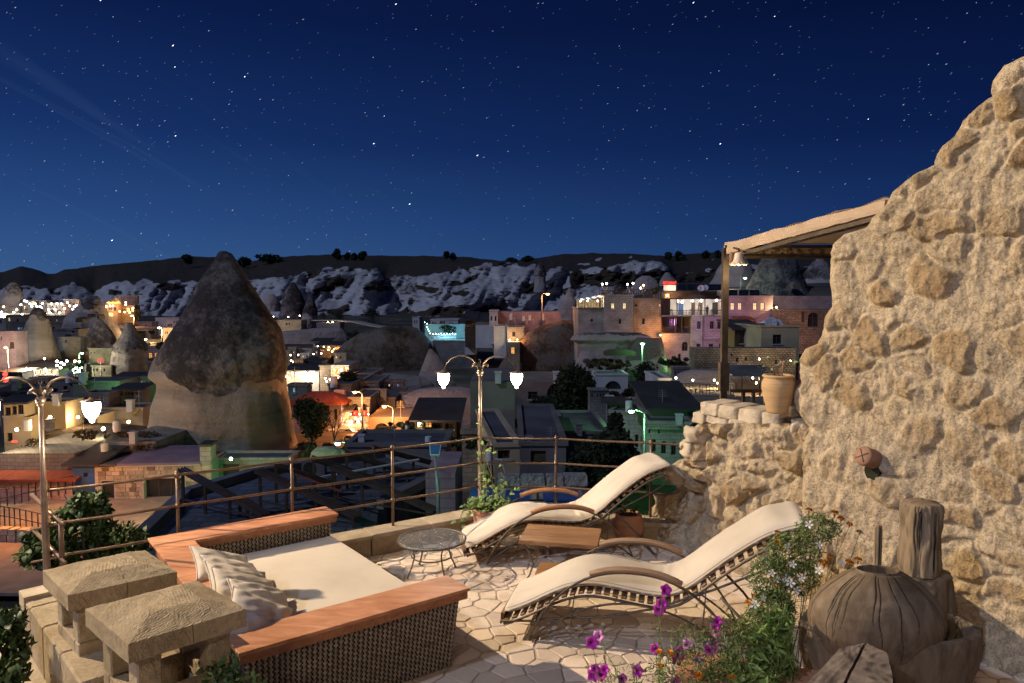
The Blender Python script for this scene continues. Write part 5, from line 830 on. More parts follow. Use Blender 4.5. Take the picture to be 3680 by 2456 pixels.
house('ochre_house', 'ochre wall below the green lamp right of the left lantern', 356, 514, 1472, 1534, 55, 7, 'plaster_tan', [(388, 400, 1478, 1498, 'o')]); house('collector_roof', 'yellow-lit flat roof with two tilted collector panels', 206, 350, 1502, 1530, 52, 6, 'plaster_tan', []); rock('hill', None, [(1532, 200, 460), (1544, 100, 540), (1570, 40, 590), (1660, 0, 640)], 49, .5, .10, 'mound_brown', (1700, 10), None, 'structure', seed=291); house('grey_wall_house', 'low rubble wall and roof behind the red tiles', 0, 268, 1630, 1690, 41, 7, 'stone_grey', [], lip=False); house('dim_house', 'low dark roof right of the white water drum', 395, 560, 1588, 1640, 43, 6, 'stone_grey', [], lip=False)
bulb(371, 1542, 46, 'warm', 120, .12, 'bright wall spotlight below the left lantern', None); bulb(462, 1517, 53, 'warm', 160, .12, 'lamp on the ochre wall corner', None); bulb(60, 1545, 43, 'warm', 420, .1, 'yellow lamp lighting the glazed-balcony house', None, out_=2); bulb(180, 1500, 46, 'warm', 260, .1, 'yellow lamp lighting the long ochre wall', None, out_=1.5); bulb(280, 1500, 50, 'warm', 160, .1, 'lamp beside the tilted collector panels', None, out_=1.5)
solar_panel(226, 262, 1494, 1510, 51, 'left tilted collector panel on the yellow-lit roof'); solar_panel(262, 300, 1494, 1510, 51, 'right tilted collector panel on the yellow-lit roof'); dish(285, 1481, 51, .35, 'cream satellite dish above the collector panels', face=(-.6, -1, .2))
p = PY(19, 1360, 62); o = thing('neon_figure', 'small glowing red neon figure at the left edge', 'sign', p); MB().ball(p + Vector((0, 0, .35)), .2, 8).ball(p - Vector((0, 0, .1)), .26, 8).build('tube', M['neon_red'], o); p = PY(52, 1587, 40); o = thing('shop_display', 'tiny red lettered display on the dark house corner', 'sign', p); MB().box(p, (.28, .03, .12)).build('panel', M['neon_red'], o)
p = PY(362, 1297, 84); o = thing('road_sign', 'small red and white road sign on a thin post', 'sign', p - Vector((0, 0, 2.5))); MB().box(p, (.8, .05, .5)).build('plate', M['paint_red'], o); MB().tube([p - Vector((0, 0, 2.8)), p], .05, 6).build('post', M['steel_pole'], o)
house('red_tiled_house', 'low red tiled roof over a pink-lit wall at the left edge', -40, 262, 1726, 1800, 40, 6, 'stone_pink', [], roof='shed', rmat='tile_red', cat='house'); house('blue_shed', 'dark blue corrugated shed between red roof and stone shop', 262, 345, 1672, 1775, 40.2, 5, 'paint_blue', [(300, 316, 1700, 1716, 'd')], roof='shed', rmat='roof_dark', cat='shed')
house('green_wall_house', 'green-lit wall with dark doors at the foot of the tallest rock', 755, 1040, 1655, 1716, 42, 2, 'stone_pale', [(800, 860, 1668, 1712, 'o'), (905, 926, 1688, 1712, 'o'), (956, 982, 1690, 1712, 'o')], lip=True, cat='wall'); bulb(1000, 1668, 41, 'green', 150, .09, 'green lamp on the wall below the tallest rock', None, out_=2); bulb(830, 1650, 40, 'green', 110, .09, 'second green lamp left along the same low wall', None, out_=2)
house('roof_edge_house', 'dim teal-lit flat-roofed house under the railing', 1247, 1600, 1606, 1680, 31, 3.2, 'plaster_dim', [], lip=True, cat='house'); house('lower_house', 'pink-grey house corner beyond the rack roof', 1530, 1636, 1702, 1850, 20.5, 3, 'stone_pink', [], lip=False)
MB().box((PY(1540, 1800, 17.8).x + .3, 17.6, -3.6), (3.4, 4.0, .3)).build('roof_paving', mottled('green_paving', (.20, .20, .19), (.32, .31, .29), 3, .8, 9, .5, .03), kind='structure'); plight(PY(1520, 1790, 17.2) + Vector((0, 0, .7)), (.25, 1, .4), 26, .1)
# ---------------------------------------------------------------- the stone shop with the wide window
M['block'] = mottled('shop_stone', (.30, .25, .19), (.46, .39, .31), 2.2, .9, 14, .6, .03, rnd=.6); M['block_dark'] = mottled('shop_brown_stone', (.16, .12, .09), (.22, .17, .13), 2.2, .9, 14, .6, .03, rnd=.4); M['mortar'] = mottled('pale_mortar', (.36, .33, .29), (.45, .41, .36), 4, .95, 20, .4, .02)
sw = [(519, 651, 1722, 1808, 'x'), (366, 410, 1727, 1798, 'x')]
Ds = 40.0; S_ = Ds / F; org = PY(345, 1832, Ds); o = thing('stone_shop', 'little stone-block shop with a wide three-pane window and violet roof', 'shop', org); yw = .10
def SP(x, y, off=0.0):
    u = (x - 345) * S_; return Vector((org.x + u * cos(yw) + off * sin(yw), org.y + u * sin(yw) - off * cos(yw), org.z + (1832 - y) * S_))
def slab(x0, x1, y0, y1, off0, off1, name, mat, par, lb=None):
    m = MB(); P = [SP(x0, y1, off1), SP(x1, y1, off1), SP(x1, y1, off0), SP(x0, y1, off0), SP(x0, y0, off1), SP(x1, y0, off1), SP(x1, y0, off0), SP(x0, y0, off0)]; m.hexa(P); return m.build(name, mat, par)
m = MB()
for (x0, x1, y0, y1) in ((345, 366, 1675, 1900), (366, 410, 1675, 1727), (366, 410, 1798, 1900), (410, 519, 1675, 1900), (519, 651, 1675, 1722), (519, 651, 1808, 1900), (651, 755, 1675, 1900)):
    P = [SP(x0, y1, 0), SP(x1, y1, 0), SP(x1, y1, -.5), SP(x0, y1, -.5), SP(x0, y0, 0), SP(x1, y0, 0), SP(x1, y0, -.5), SP(x0, y0, -.5)]; m.hexa(P)
m.build('wall', M['mortar'], o); slab(345, 755, 1672, 1900, -3.2, -3.4, 'back_wall', M['plaster_dim'], o); slab(347, 753, 1820, 1824, -.5, -3.2, 'floor', M['wood_dark'], o)
for x0, x1 in ((345, 349), (751, 755)): slab(x0, x1, 1675, 1900, -.5, -3.2, 'side_wall', M['mortar'], o)
bs = random.Random(12); rowh = 15.5; y = 1676; rown = 0; shared = {}
while y < 1830:
    x = 346 - (rown % 2) * 9
    while x < 754:
        w = bs.choice((14, 18, 22, 26, 30)); xa_, xb_ = max(346, x), min(754, x + w); x += w
        if xb_ - xa_ < 5: continue
        cx_, cy_ = (xa_ + xb_) / 2, y + rowh / 2
        if any(h[0] - 8 < cx_ < h[1] + 8 and h[2] - 6 < cy_ < h[3] + 5 for h in sw): continue
        if any(h[0] < xb_ and xa_ < h[1] and h[2] < y + rowh and y < h[3] for h in sw): continue
        slab(xa_ + .9, xb_ - .9, y + .9, y + rowh - .9, .03 + bs.random() * .035, -.01, 'stone_block', M['block_dark'] if bs.random() < .2 else M['block'], o)
    y += rowh; rown += 1
for h in sw:
    n_ = 3 if h[1] - h[0] > 60 else 1; f = MB()
    fr = slab(h[0], h[1], h[2] - 5, h[2], .05, -.3, 'lintel', M['frame_stone'], o); slab(h[0] - 6, h[1] + 6, h[3], h[3] + 5, .12, -.3, 'sill', M['frame_stone'], o)
    for x in [h[0] + (h[1] - h[0]) * k / n_ for k in range(n_ + 1)]: slab(x - 1.4, x + 1.4, h[2], h[3], -.18, -.26, 'window_frame', M['frame_dark'], o)
    for k in range(n_): slab(h[0] + (h[1] - h[0]) * k / n_ + 1.6, h[0] + (h[1] - h[0]) * (k + 1) / n_ - 1.6, h[2] + 1, h[3] - 1, -.21, -.225, 'pane', M['glass_clear'] if 'glass_clear' in M else M['glass_dark'], o)
for x0, x1 in ((505, 518), (652, 666)): slab(x0, x1, 1738, 1815, .14, 0, 'pilaster', M['frame_stone'], o); slab(x0 - 3, x1 + 3, 1732, 1738, .2, 0, 'pilaster_head', M['frame_stone'], o)
slab(418, 718, 1670, 1676, .14, -.1, 'cornice', M['frame_stone'], o)
slab(716, 755, 1606, 1676, .06, -.9, 'pier', M['stone_pale'], o); slab(712, 758, 1598, 1606, .2, -1.1, 'pier_cap', M['roof_dark'], o)
m = MB(); P = [SP(425, 1671, .15), SP(716, 1671, .15), SP(716, 1655, -3.6), SP(425, 1655, -3.6)]; m.hexa(P + [p + Vector((0, 0, .12)) for p in P]); m.build('roof', M['roof_violet'] if 'roof_violet' in M else mottled('violet_roof_screed', (.13, .11, .17), (.20, .17, .25), .8, .85, 5, .3, .03), o)
slab(346, 424, 1664, 1670, .2, -3.5, 'side_roof', M['roof_flat'], o)
M['brass'] = mottled('brass_ware', (.42, .30, .12), (.55, .42, .2), 4, .35, metal=.8)
for i, (x, r_) in enumerate(((535, .32), (560, .5), (584, .3), (612, .35), (634, .45))):
    c = SP(x, 1785, -1.4); q = MB(); q.lathe([(r_ * .5, -r_ * .8), (r_, -.1), (r_ * .8, r_ * .6), (r_ * .3, r_ * .9)], c, 12); q.build('display_jar', M['brass'] if i % 2 else M['plaster_tan'], o)
slab(522, 560, 1795, 1806, -.8, -1.6, 'display_bench', M['plaster'], o); plight(SP(585, 1740, -1.4), (1, .62, .3), 26, .2, o, 'shop_lamp'); plight(SP(390, 1740, -1.4), (1, .5, .2), 6, .2, o, 'shop_lamp')
MB().box((PY(150, 1870, 37).x, 36, -8.33), (16, 18, .12)).build('lane_paving', mottled('sandy_lane_paving', (.24, .19, .15), (.36, .29, .23), 1.2, .9, 7, .5, .03), kind='structure')
plight(PY(150, 1850, 36.5) + Vector((0, 0, 3.2)), (1, .36, .10), 620, .2); plight(PY(40, 1950, 33) + Vector((0, 0, 2.6)), (1, .34, .08), 420, .2); plight(PY(600, 1850, 37) + Vector((0, -1.5, 2.4)), (1, .66, .4), 260, .3)
railing('thin iron fence along the sandy lane at the left edge', [(0, 1826), (120, 1798), (262, 1772)], [38, 39.5, 40], .95, 10, r=.025); railing('low iron fence above the orange-lit retaining wall', [(0, 1888), (60, 1898), (160, 1920)], [35, 34.5, 34], .95, 8, r=.025)
stone_wall('retaining_wall', 'orange-lit block retaining wall below the low iron fence', [(0, 2010), (130, 2016)], 33, 1.5, .5, 'block', 0, 8)
# ---------------------------------------------------------------- neighbouring flat roof with collector racks
RZ = -3.0; M['pave'] = masonry('roof_paving_slabs', (.16, .155, .165), (.11, .11, .12), (.06, .06, .065), .6, .4, .4, .02, .03, .3)
def paving2(name, c1, c2, mort):
    t = NT(name); b_ = t.n('ShaderNodeTexBrick'); b_.inputs['Scale'].default_value = 1; b_.inputs['Brick Width'].default_value = .7; b_.inputs['Row Height'].default_value = .4; b_.inputs['Mortar Size'].default_value = .02
    for k, c in (('Color1', c1), ('Color2', c2), ('Mortar', mort)): b_.inputs[k].default_value = (*c, 1)
    t.l(t.tc.outputs['Object'], b_.inputs[0]); col = t.mix(1.0, b_.outputs[0], t.ramp(t.noise(.6, 5), [(.3, .5), (.7, 1.1)]), 'MULTIPLY'); return t.out(col, .85, t.bump(t.math('ADD', t.math('MULTIPLY', b_.outputs['Fac'], -.6), t.noise(4, 5)), .5, .03))
M['pave'] = paving2('roof_slabs', (.15, .15, .17), (.10, .10, .115), (.05, .05, .055))
rp = [PZ(490, 1962, RZ), PZ(670, 1788, RZ), PZ(900, 1717, RZ), PZ(1225, 1663, RZ), PZ(1390, 1640, RZ), PZ(1620, 1694, RZ), PZ(1480, 1770, RZ), PZ(1360, 1830, RZ), PZ(1330, 2050, RZ), PZ(700, 2250, RZ)]
o = thing('neighbour_roof', 'dark paved flat roof below the terrace carrying rusty racks', 'roof', rp[0]); m = MB(); m.prism(rp[::-1], RZ - 6, RZ); m.build('slab', M['pave'], o)
for a, b in list(zip(rp, rp[1:]))[:7]: m = MB(); m.bar(a + Vector((0, 0, .13)), b + Vector((0, 0, .13)), .32, .26); m.build('parapet', M['plaster_dim'], o)
plight(PY(700, 1750, 23) + Vector((0, 0, 3)), (.16, .32, 1), 60, .5)
beams = [((651, 1690), (948, 1852)), ((927, 1694), (1287, 1862)), ((986, 1671), (1225, 1751)), ((1122, 1648), (1356, 1725)), ((1195, 1682), (1566, 1840)), ((1241, 1629), (1471, 1702)), ((1340, 1610), (1578, 1671)), ((860, 1790), (956, 1858))]
bl = ['rusty rack beam furthest left, starting near the stone shop', 'long rusty rack beam ending below the daybed board', 'rack beam with a copper pipe along it', 'upper rack beam beside the small air conditioner', 'longest and heaviest rack beam in the middle of the roof', 'upper middle rack beam crossing behind the railing post', 'rack beam furthest back by the roof corner', 'short low beam stub near the wicker daybed']
M['rust'] = mottled('rusty_channel_steel', (.05, .035, .03), (.10, .065, .05), 3, .6, 20, .4, .01, metal=.3)
for i, ((xa_, ya), (xb_, yb)) in enumerate(beams):
    A, B = PZ(xa_, ya, -1.9 if i < 7 else -2.5), PZ(xb_, yb, -2.72); o = thing('rack_beam', bl[i], 'beam', A, 'steel rack beams on the neighbouring roof'); w = .26 if i in (4, 1, 3) else .2
    m = MB(); m.bar(A, B, w, .05); m.bar(A + Vector((0, 0, .0)), B, .05, .16); m.build('beam', M['rust'], o)
    sd = (B - A).cross(Vector((0, 0, 1))).normalized() * w * .5
    for sg in (-1, 1): MB().bar(A + sd * sg + Vector((0, 0, .03)), B + sd * sg + Vector((0, 0, .03)), .03, .1).build('flange', M['rust'], o)
    for k in (.02, .3, .6, .96):
        p = A.lerp(B, k); MB().bar(Vector((p.x, p.y, RZ)), p, .07, .07).build('post', M['rust'], o)
    MB().bar(A.lerp(B, .02) + Vector((0, 0, -.8)), B.lerp(A, .04) + Vector((0, 0, -.12)), .04, .04).build('brace', M['rust'], o)
for i, (pts, lb) in enumerate(([[(1252, 1698), (1505, 1652)], 'thin white pipe lying across the racks'], [[(1120, 1722), (1200, 1706), (1212, 1706)], 'bent white water pipe near the air conditioner'], [[(1060, 1705), (1230, 1768)], 'thin copper pipe along a rack beam'], [[(905, 1850), (1240, 1812)], 'dark cable tray on the neighbouring roof'])):
    P = [PZ(x, y, -2.2 if i in (0, 2) else -2.9) for x, y in pts]; m = MB(); m.tube(P, .035, 6); tag(m.build('pipe', M['drum_white'] if i < 2 else (M['tile_red'] if i == 2 else M['iron'])), lb, 'pipe')
p = PZ(1130, 1712, RZ); o = thing('air_conditioner', 'small grey air-conditioner box on the neighbouring roof', 'air conditioner', p); MB().box(p + Vector((0, 0, .3)), (.75, .3, .52)).build('case', M['plaster_dim'], o); MB().lathe([(.2, 0), (.2, .03)], (0, 0, 0), 16).build('fan', M['iron'], o).data.transform(Matrix.Translation(p + Vector((-.12, -.15, .3))) @ Matrix.Rotation(pi / 2, 4, 'X'))
p = PZ(1590, 1690, RZ); o = thing('air_conditioner', 'white air-conditioner box by the blue solar street lamp', 'air conditioner', p); MB().box(p + Vector((0, 0, .3)), (.75, .3, .52)).build('case', M['plaster'], o)
a, b = PY(1563, 1640, 19), PY(1574, 1760, 18.6); o = thing('solar_lamp', 'solar street lamp with a blue panel head in front of the railing', 'street lamp', b); MB().tube([b - Vector((0, 0, 1)), b, a], [.05, .05, .035], 8).build('pole', M['steel_pole'], o, True)
q = MB(); P = [a + Vector(v) for v in ((-.12, -.05, 0), (.12, -.05, 0), (.16, .12, .30), (-.16, .12, .30))]; q.hexa([p + Vector((0, .05, -.01)) for p in P] + [p + Vector((0, 0, .04)) for p in P]); q.build('lamp_head', M['drum_white'], o); q = MB(); P2 = [lerp(P[i], sum(P, Vector()) / 4, .12) + Vector((0, -.01, .045)) for i in range(4)]; q.add(P2, [(0, 1, 2, 3)]); q.build('solar_cell', M['paint_blue'], o)

# ---- more of the old quarter, each house with its own look
hg = random.Random(88)
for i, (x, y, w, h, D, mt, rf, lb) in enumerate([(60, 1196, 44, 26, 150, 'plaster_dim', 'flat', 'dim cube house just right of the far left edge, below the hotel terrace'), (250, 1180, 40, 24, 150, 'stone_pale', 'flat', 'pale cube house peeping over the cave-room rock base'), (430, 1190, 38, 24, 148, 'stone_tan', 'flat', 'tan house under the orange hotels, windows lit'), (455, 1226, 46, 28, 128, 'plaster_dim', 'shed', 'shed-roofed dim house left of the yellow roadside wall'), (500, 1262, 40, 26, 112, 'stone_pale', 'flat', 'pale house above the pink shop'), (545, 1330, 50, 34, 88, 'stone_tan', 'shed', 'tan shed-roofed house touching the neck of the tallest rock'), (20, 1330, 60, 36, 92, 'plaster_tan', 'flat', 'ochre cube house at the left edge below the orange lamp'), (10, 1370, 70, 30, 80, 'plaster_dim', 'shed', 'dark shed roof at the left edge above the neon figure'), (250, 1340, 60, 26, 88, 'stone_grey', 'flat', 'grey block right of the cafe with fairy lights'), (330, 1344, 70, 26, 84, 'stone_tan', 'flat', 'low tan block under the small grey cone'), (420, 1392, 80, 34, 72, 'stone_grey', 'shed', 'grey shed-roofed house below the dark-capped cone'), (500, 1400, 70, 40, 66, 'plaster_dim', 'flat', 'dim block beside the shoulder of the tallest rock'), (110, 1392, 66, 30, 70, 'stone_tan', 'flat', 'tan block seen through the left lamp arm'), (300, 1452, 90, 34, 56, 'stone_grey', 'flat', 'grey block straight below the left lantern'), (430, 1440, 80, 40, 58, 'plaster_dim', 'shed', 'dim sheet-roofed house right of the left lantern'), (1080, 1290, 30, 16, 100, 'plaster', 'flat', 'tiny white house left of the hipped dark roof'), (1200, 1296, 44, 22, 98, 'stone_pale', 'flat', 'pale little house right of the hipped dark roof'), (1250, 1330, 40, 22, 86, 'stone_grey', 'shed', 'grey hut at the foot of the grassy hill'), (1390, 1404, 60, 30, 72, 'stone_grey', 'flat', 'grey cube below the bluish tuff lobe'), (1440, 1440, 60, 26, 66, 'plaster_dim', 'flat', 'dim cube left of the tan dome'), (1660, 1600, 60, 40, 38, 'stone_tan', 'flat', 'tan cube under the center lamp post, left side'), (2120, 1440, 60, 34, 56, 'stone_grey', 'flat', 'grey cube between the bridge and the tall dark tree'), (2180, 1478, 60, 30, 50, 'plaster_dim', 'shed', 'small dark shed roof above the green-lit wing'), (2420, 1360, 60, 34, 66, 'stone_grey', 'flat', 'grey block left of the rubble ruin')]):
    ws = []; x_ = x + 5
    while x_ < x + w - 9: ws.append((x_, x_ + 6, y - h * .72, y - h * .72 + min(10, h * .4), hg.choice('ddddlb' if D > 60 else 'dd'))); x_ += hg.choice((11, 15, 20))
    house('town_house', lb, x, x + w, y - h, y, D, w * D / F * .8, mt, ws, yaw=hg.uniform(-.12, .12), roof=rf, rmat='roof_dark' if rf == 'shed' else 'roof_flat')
# ================================================================== THE TERRACE
def seg(a, b, n): return [a.lerp(b, i / n) for i in range(n + 1)]
RAILZ, PARZ = 1.13, .26
fp = [PZ(158, 1765, RAILZ), PZ(636, 1707, RAILZ), PZ(1047, 1656, RAILZ), PZ(1394, 1606, RAILZ), PZ(1726, 1574, RAILZ)]
a0, a1 = fp[0], fp[-1]; fdir = (a1 - a0).normalized()
fp = [a0 + fdir * (p - a0).dot(fdir) for p in fp]
gp = [fp[-1], PZ(1998, 1577, RAILZ), PZ(2340, 1592, RAILZ), PZ(2500, 1600, RAILZ)]
def g0(p, z=0.0): return Vector((p.x, p.y, z))
fn = Vector((fdir.y, -fdir.x, 0))       # towards the terrace
corner_l = g0(fp[0] - fdir * .25); base_poly = [corner_l, g0(fp[-1]), g0(gp[2]), g0(gp[3] + Vector((.5, 0, 0))), Vector((5.5, 8.2, 0)), Vector((6.5, .5, 0)), Vector((-3.0, .5, 0)), Vector((-4.6, 3.6, 0))]
M['slab'] = mottled('bedding_mortar', (.38, .31, .24), (.52, .43, .34), 3, .95, 40, .5, .01)
m = MB(); m.prism(base_poly[::-1], -.25, 0); floor = m.build('terrace_floor', M['slab'], None, kind='structure')
m = MB(); m.prism([p * 1 for p in base_poly[::-1]], -8.7, -.254); tag(m.build('terrace_building', M['rubble']), 'rubble-walled building carrying the terrace', 'building')
# flagstones: crazy paving cut from scattered points
M['flag'] = mottled('flagstone', (.46, .36, .275), (.70, .58, .47), 2.5, .82, 35, .45, .006, rnd=.42, c3=(.60, .48, .385))
gr = random.Random(4); pts = []
x0, x1, y0, y1 = -2.6, 4.3, 4.0, 8.9; cell = .225
tries = 0; rads = []
while tries < 30000:
    tries += 1; q = (gr.uniform(x0, x1), gr.uniform(y0, y1)); rr_ = gr.choice((.10, .13, .16, .19, .24))
    if all((q[0] - p[0]) ** 2 + (q[1] - p[1]) ** 2 > (max(rr_, r2) * .55 + min(rr_, r2) * .55) ** 2 for p, r2 in zip(pts, rads)): pts.append(q); rads.append(rr_)
def inside_floor(c):
    v = Vector((c[0], c[1], 0)); d = (v - g0(fp[0])).dot(fn)
    return d > .13 and c[1] < 8.62 and (c[0] - 1.7) * .807 + (c[1] - 8.3) * .59 < .10
def cellpoly(k):
    px, py = pts[k]; P = [(px - .3, py - .3), (px + .3, py - .3), (px + .3, py + .3), (px - .3, py + .3)]
    for q, (qx, qy) in enumerate(pts):
        if q == k or abs(qx - px) > .9 or abs(qy - py) > .9: continue
        mx_, my_ = (px + qx) / 2, (py + qy) / 2; nx_, ny_ = qx - px, qy - py; Q = []
        for i in range(len(P)):
            a, b = P[i], P[(i + 1) % len(P)]; da = (a[0] - mx_) * nx_ + (a[1] - my_) * ny_; db = (b[0] - mx_) * nx_ + (b[1] - my_) * ny_
            if da <= 0: Q.append(a)
            if da * db < 0: t_ = da / (da - db); Q.append((a[0] + (b[0] - a[0]) * t_, a[1] + (b[1] - a[1]) * t_))
        P = Q
        if len(P) < 3: return P
    return P
def inset(P, d):
    cx_, cy_ = sum(p[0] for p in P) / len(P), sum(p[1] for p in P) / len(P); n_ = len(P); L = []
    for i in range(n_):
        a, b = P[i], P[(i + 1) % n_]; ex, ey = b[0] - a[0], b[1] - a[1]; l_ = hypot(ex, ey)
        if l_ < 1e-6: continue
        nx_, ny_ = -ey / l_, ex / l_; L.append((a[0] + nx_ * d, a[1] + ny_ * d, nx_, ny_))
    Q = list(P)
    big = Q
    for (ax_, ay_, nx_, ny_) in L:
        R2 = []
        for i in range(len(Q)):
            a, b = Q[i], Q[(i + 1) % len(Q)]; da = (a[0] - ax_) * nx_ + (a[1] - ay_) * ny_; db = (b[0] - ax_) * nx_ + (b[1] - ay_) * ny_
            if da >= 0: R2.append(a)
            if da * db < 0: t_ = da / (da - db); R2.append((a[0] + (b[0] - a[0]) * t_, a[1] + (b[1] - a[1]) * t_))
        Q = R2
        if len(Q) < 3: return []
    return Q
stones = []
for k in range(len(pts)):
    if not inside_floor(pts[k]): continue
    P = cellpoly(k)
    if len(P) < 3: continue
    P = inset(P, gr.uniform(.005, .012))
    if len(P) < 3: continue
    stones.append((pts[k], P))
stones.sort(key=lambda s: hypot(s[0][0], s[0][1]) + (4 if s[0][0] < -1.9 or (s[0][0] > 2.6 and s[0][1] < 5.5) else 0))
rest = MB()
def stone_mesh(m, P, c):
    h = .006 + gr.uniform(0, .005); tx_, ty_ = gr.uniform(-.008, .008), gr.uniform(-.008, .008); n_ = len(P); Q = []
    pj = []
    for i in range(n_):                                            # roughen the outline
        a, b = P[i], P[(i + 1) % n_]; l_ = hypot(b[0] - a[0], b[1] - a[1]); pj.append(a)
        if l_ > .07: t_ = gr.uniform(.35, .65); w_ = gr.uniform(-.007, .007); pj.append((a[0] + (b[0] - a[0]) * t_ - (b[1] - a[1]) / l_ * w_, a[1] + (b[1] - a[1]) * t_ + (b[0] - a[0]) / l_ * w_))
    n_ = len(pj); zt = lambda p, e=0: h + (p[0] - c[0]) * tx_ + (p[1] - c[1]) * ty_ - e
    A = [Vector((p[0], p[1], -.003)) for p in pj]; B = [Vector((p[0], p[1], zt(p, .003))) for p in pj]; Cc_ = [Vector((c[0] + (p[0] - c[0]) * .94, c[1] + (p[1] - c[1]) * .94, zt(p))) for p in pj]
    m.add(A + B + Cc_, [(i, (i + 1) % n_, n_ + (i + 1) % n_, n_ + i) for i in range(n_)] + [(n_ + i, n_ + (i + 1) % n_, 2 * n_ + (i + 1) % n_, 2 * n_ + i) for i in range(n_)] + [tuple(range(2 * n_, 3 * n_))])
for i, (c, P) in enumerate(stones):
    if i < 296: m = MB(); stone_mesh(m, P, c); m.build('flagstone', M['flag'], floor)
    else: stone_mesh(rest, P, c)
if rest.v: rest.build('flagstone_paving', M['flag'], floor, kind='stuff')
# parapet of rendered blocks under the fence
M['parapet'] = mottled('brown_sandstone', (.20, .145, .09), (.42, .33, .23), 3.2, .9, 18, .7, .02, rnd=.25, c3=(.33, .25, .17)); M['coping'] = mottled('worn_coping', (.34, .27, .19), (.50, .42, .32), 5, .9, 22, .6, .012, rnd=.2)
def parapet(name, label, A, B, nrm, n):
    o = thing(name, label, 'wall', g0(A)); d = (B - A).normalized(); L = (B - A).length; x = 0; ws = [gr.uniform(.8, 1.2) for _ in range(n)]; k = L / sum(ws); ang = atan2(d.y, d.x)
    for w in ws:
        w *= k; c = g0(A) + d * (x + w / 2) + nrm * .02
        m = MB(); m.box(c + Vector((0, 0, .10)), (w - .012, .25 + gr.uniform(-.012, .012), .21), ang); ob = m.build('block', M['parapet'], o); bv = ob.modifiers.new('b', 'BEVEL'); bv.width = .012; bv.segments = 2
        m = MB(); m.box(c + Vector((0, 0, .225)) + nrm * .012, (w - .006, .30 + gr.uniform(-.015, .015), .045 + gr.uniform(-.006, .01)), ang + gr.uniform(-.006, .006)); ob = m.build('coping_stone', M['coping'], o); bv = ob.modifiers.new('b', 'BEVEL'); bv.width = .010; bv.segments = 2
        x += w
parapet('parapet_wall', 'low brown parapet under the long left railing', fp[0] - fdir * .1, fp[-1], fn, 7)
gd = (gp[2] - gp[0]).normalized(); gn = Vector((gd.y, -gd.x, 0)); parapet('parapet_wall', 'low parapet under the right railing behind the far lounger', gp[0], gp[3], gn, 4)
# railings
M['rail'] = mottled('brown_painted_tube', (.13, .08, .05), (.23, .15, .10), 8, .42, 60, .25, .002, metal=.35, spec=.5)
def handrail(name, label, P, zs=(RAILZ, .83, .54), posts=True, base=PARZ - .03, skip=()):
    o = thing(name, label, 'railing', g0(P[0], base))
    for z in zs:
        Q = []
        for a, b in zip(P, P[1:]): Q += [g0(q, z - .006 * sin(pi * i / 5)) for i, q in enumerate(seg(a, b, 5)[:-1])]
        Q.append(g0(P[-1], z)); MB().tube(Q, .0135, 8).build('rail', M['rail'], o, True)
    for i, p in enumerate(P):
        if i in skip: continue
        MB().tube([g0(p, base), g0(p, RAILZ + .02)], .0165, 8).build('post', M['rail'], o, True); MB().ball(g0(p, RAILZ + .02), .022, 8).build('post_cap', M['rail'], o, True)
        for z in zs: MB().tube([g0(p, z - .022), g0(p, z + .022)], .024, 8).build('collar', M['rail'], o, True)
    return o
handrail('terrace_railing', 'brown tube railing running along the left edge of the terrace', fp, skip=(0, 4)); handrail('terrace_railing', 'brown tube railing between the lamp post and the rock wall', gp, skip=(0, 3))
o = thing('corner_railing', 'short corner post with two sloping tubes beside the left lamp post', 'railing', g0(PY(222, 2020, 6.1)))
MB().tube([PY(218, 1868, 6.15), PY(226, 2100, 6.15)], .021, 8).build('post', M['rail'], o, True)
for (a, b, c, d) in ((113, 1778, 228, 1888), (115, 1900, 236, 2026)): MB().tube([PY(a, b, 6.9), PY(c, d, 6.05)], .0175, 8).build('rail', M['rail'], o, True)
for (a, b, c, d) in ((113, 1905, 218, 1884), (115, 2022, 240, 1998)): MB().tube([PY(a, b, 6.9), PY(c, d, 6.2)], .013, 8).build('rail', M['rail'], o, True)
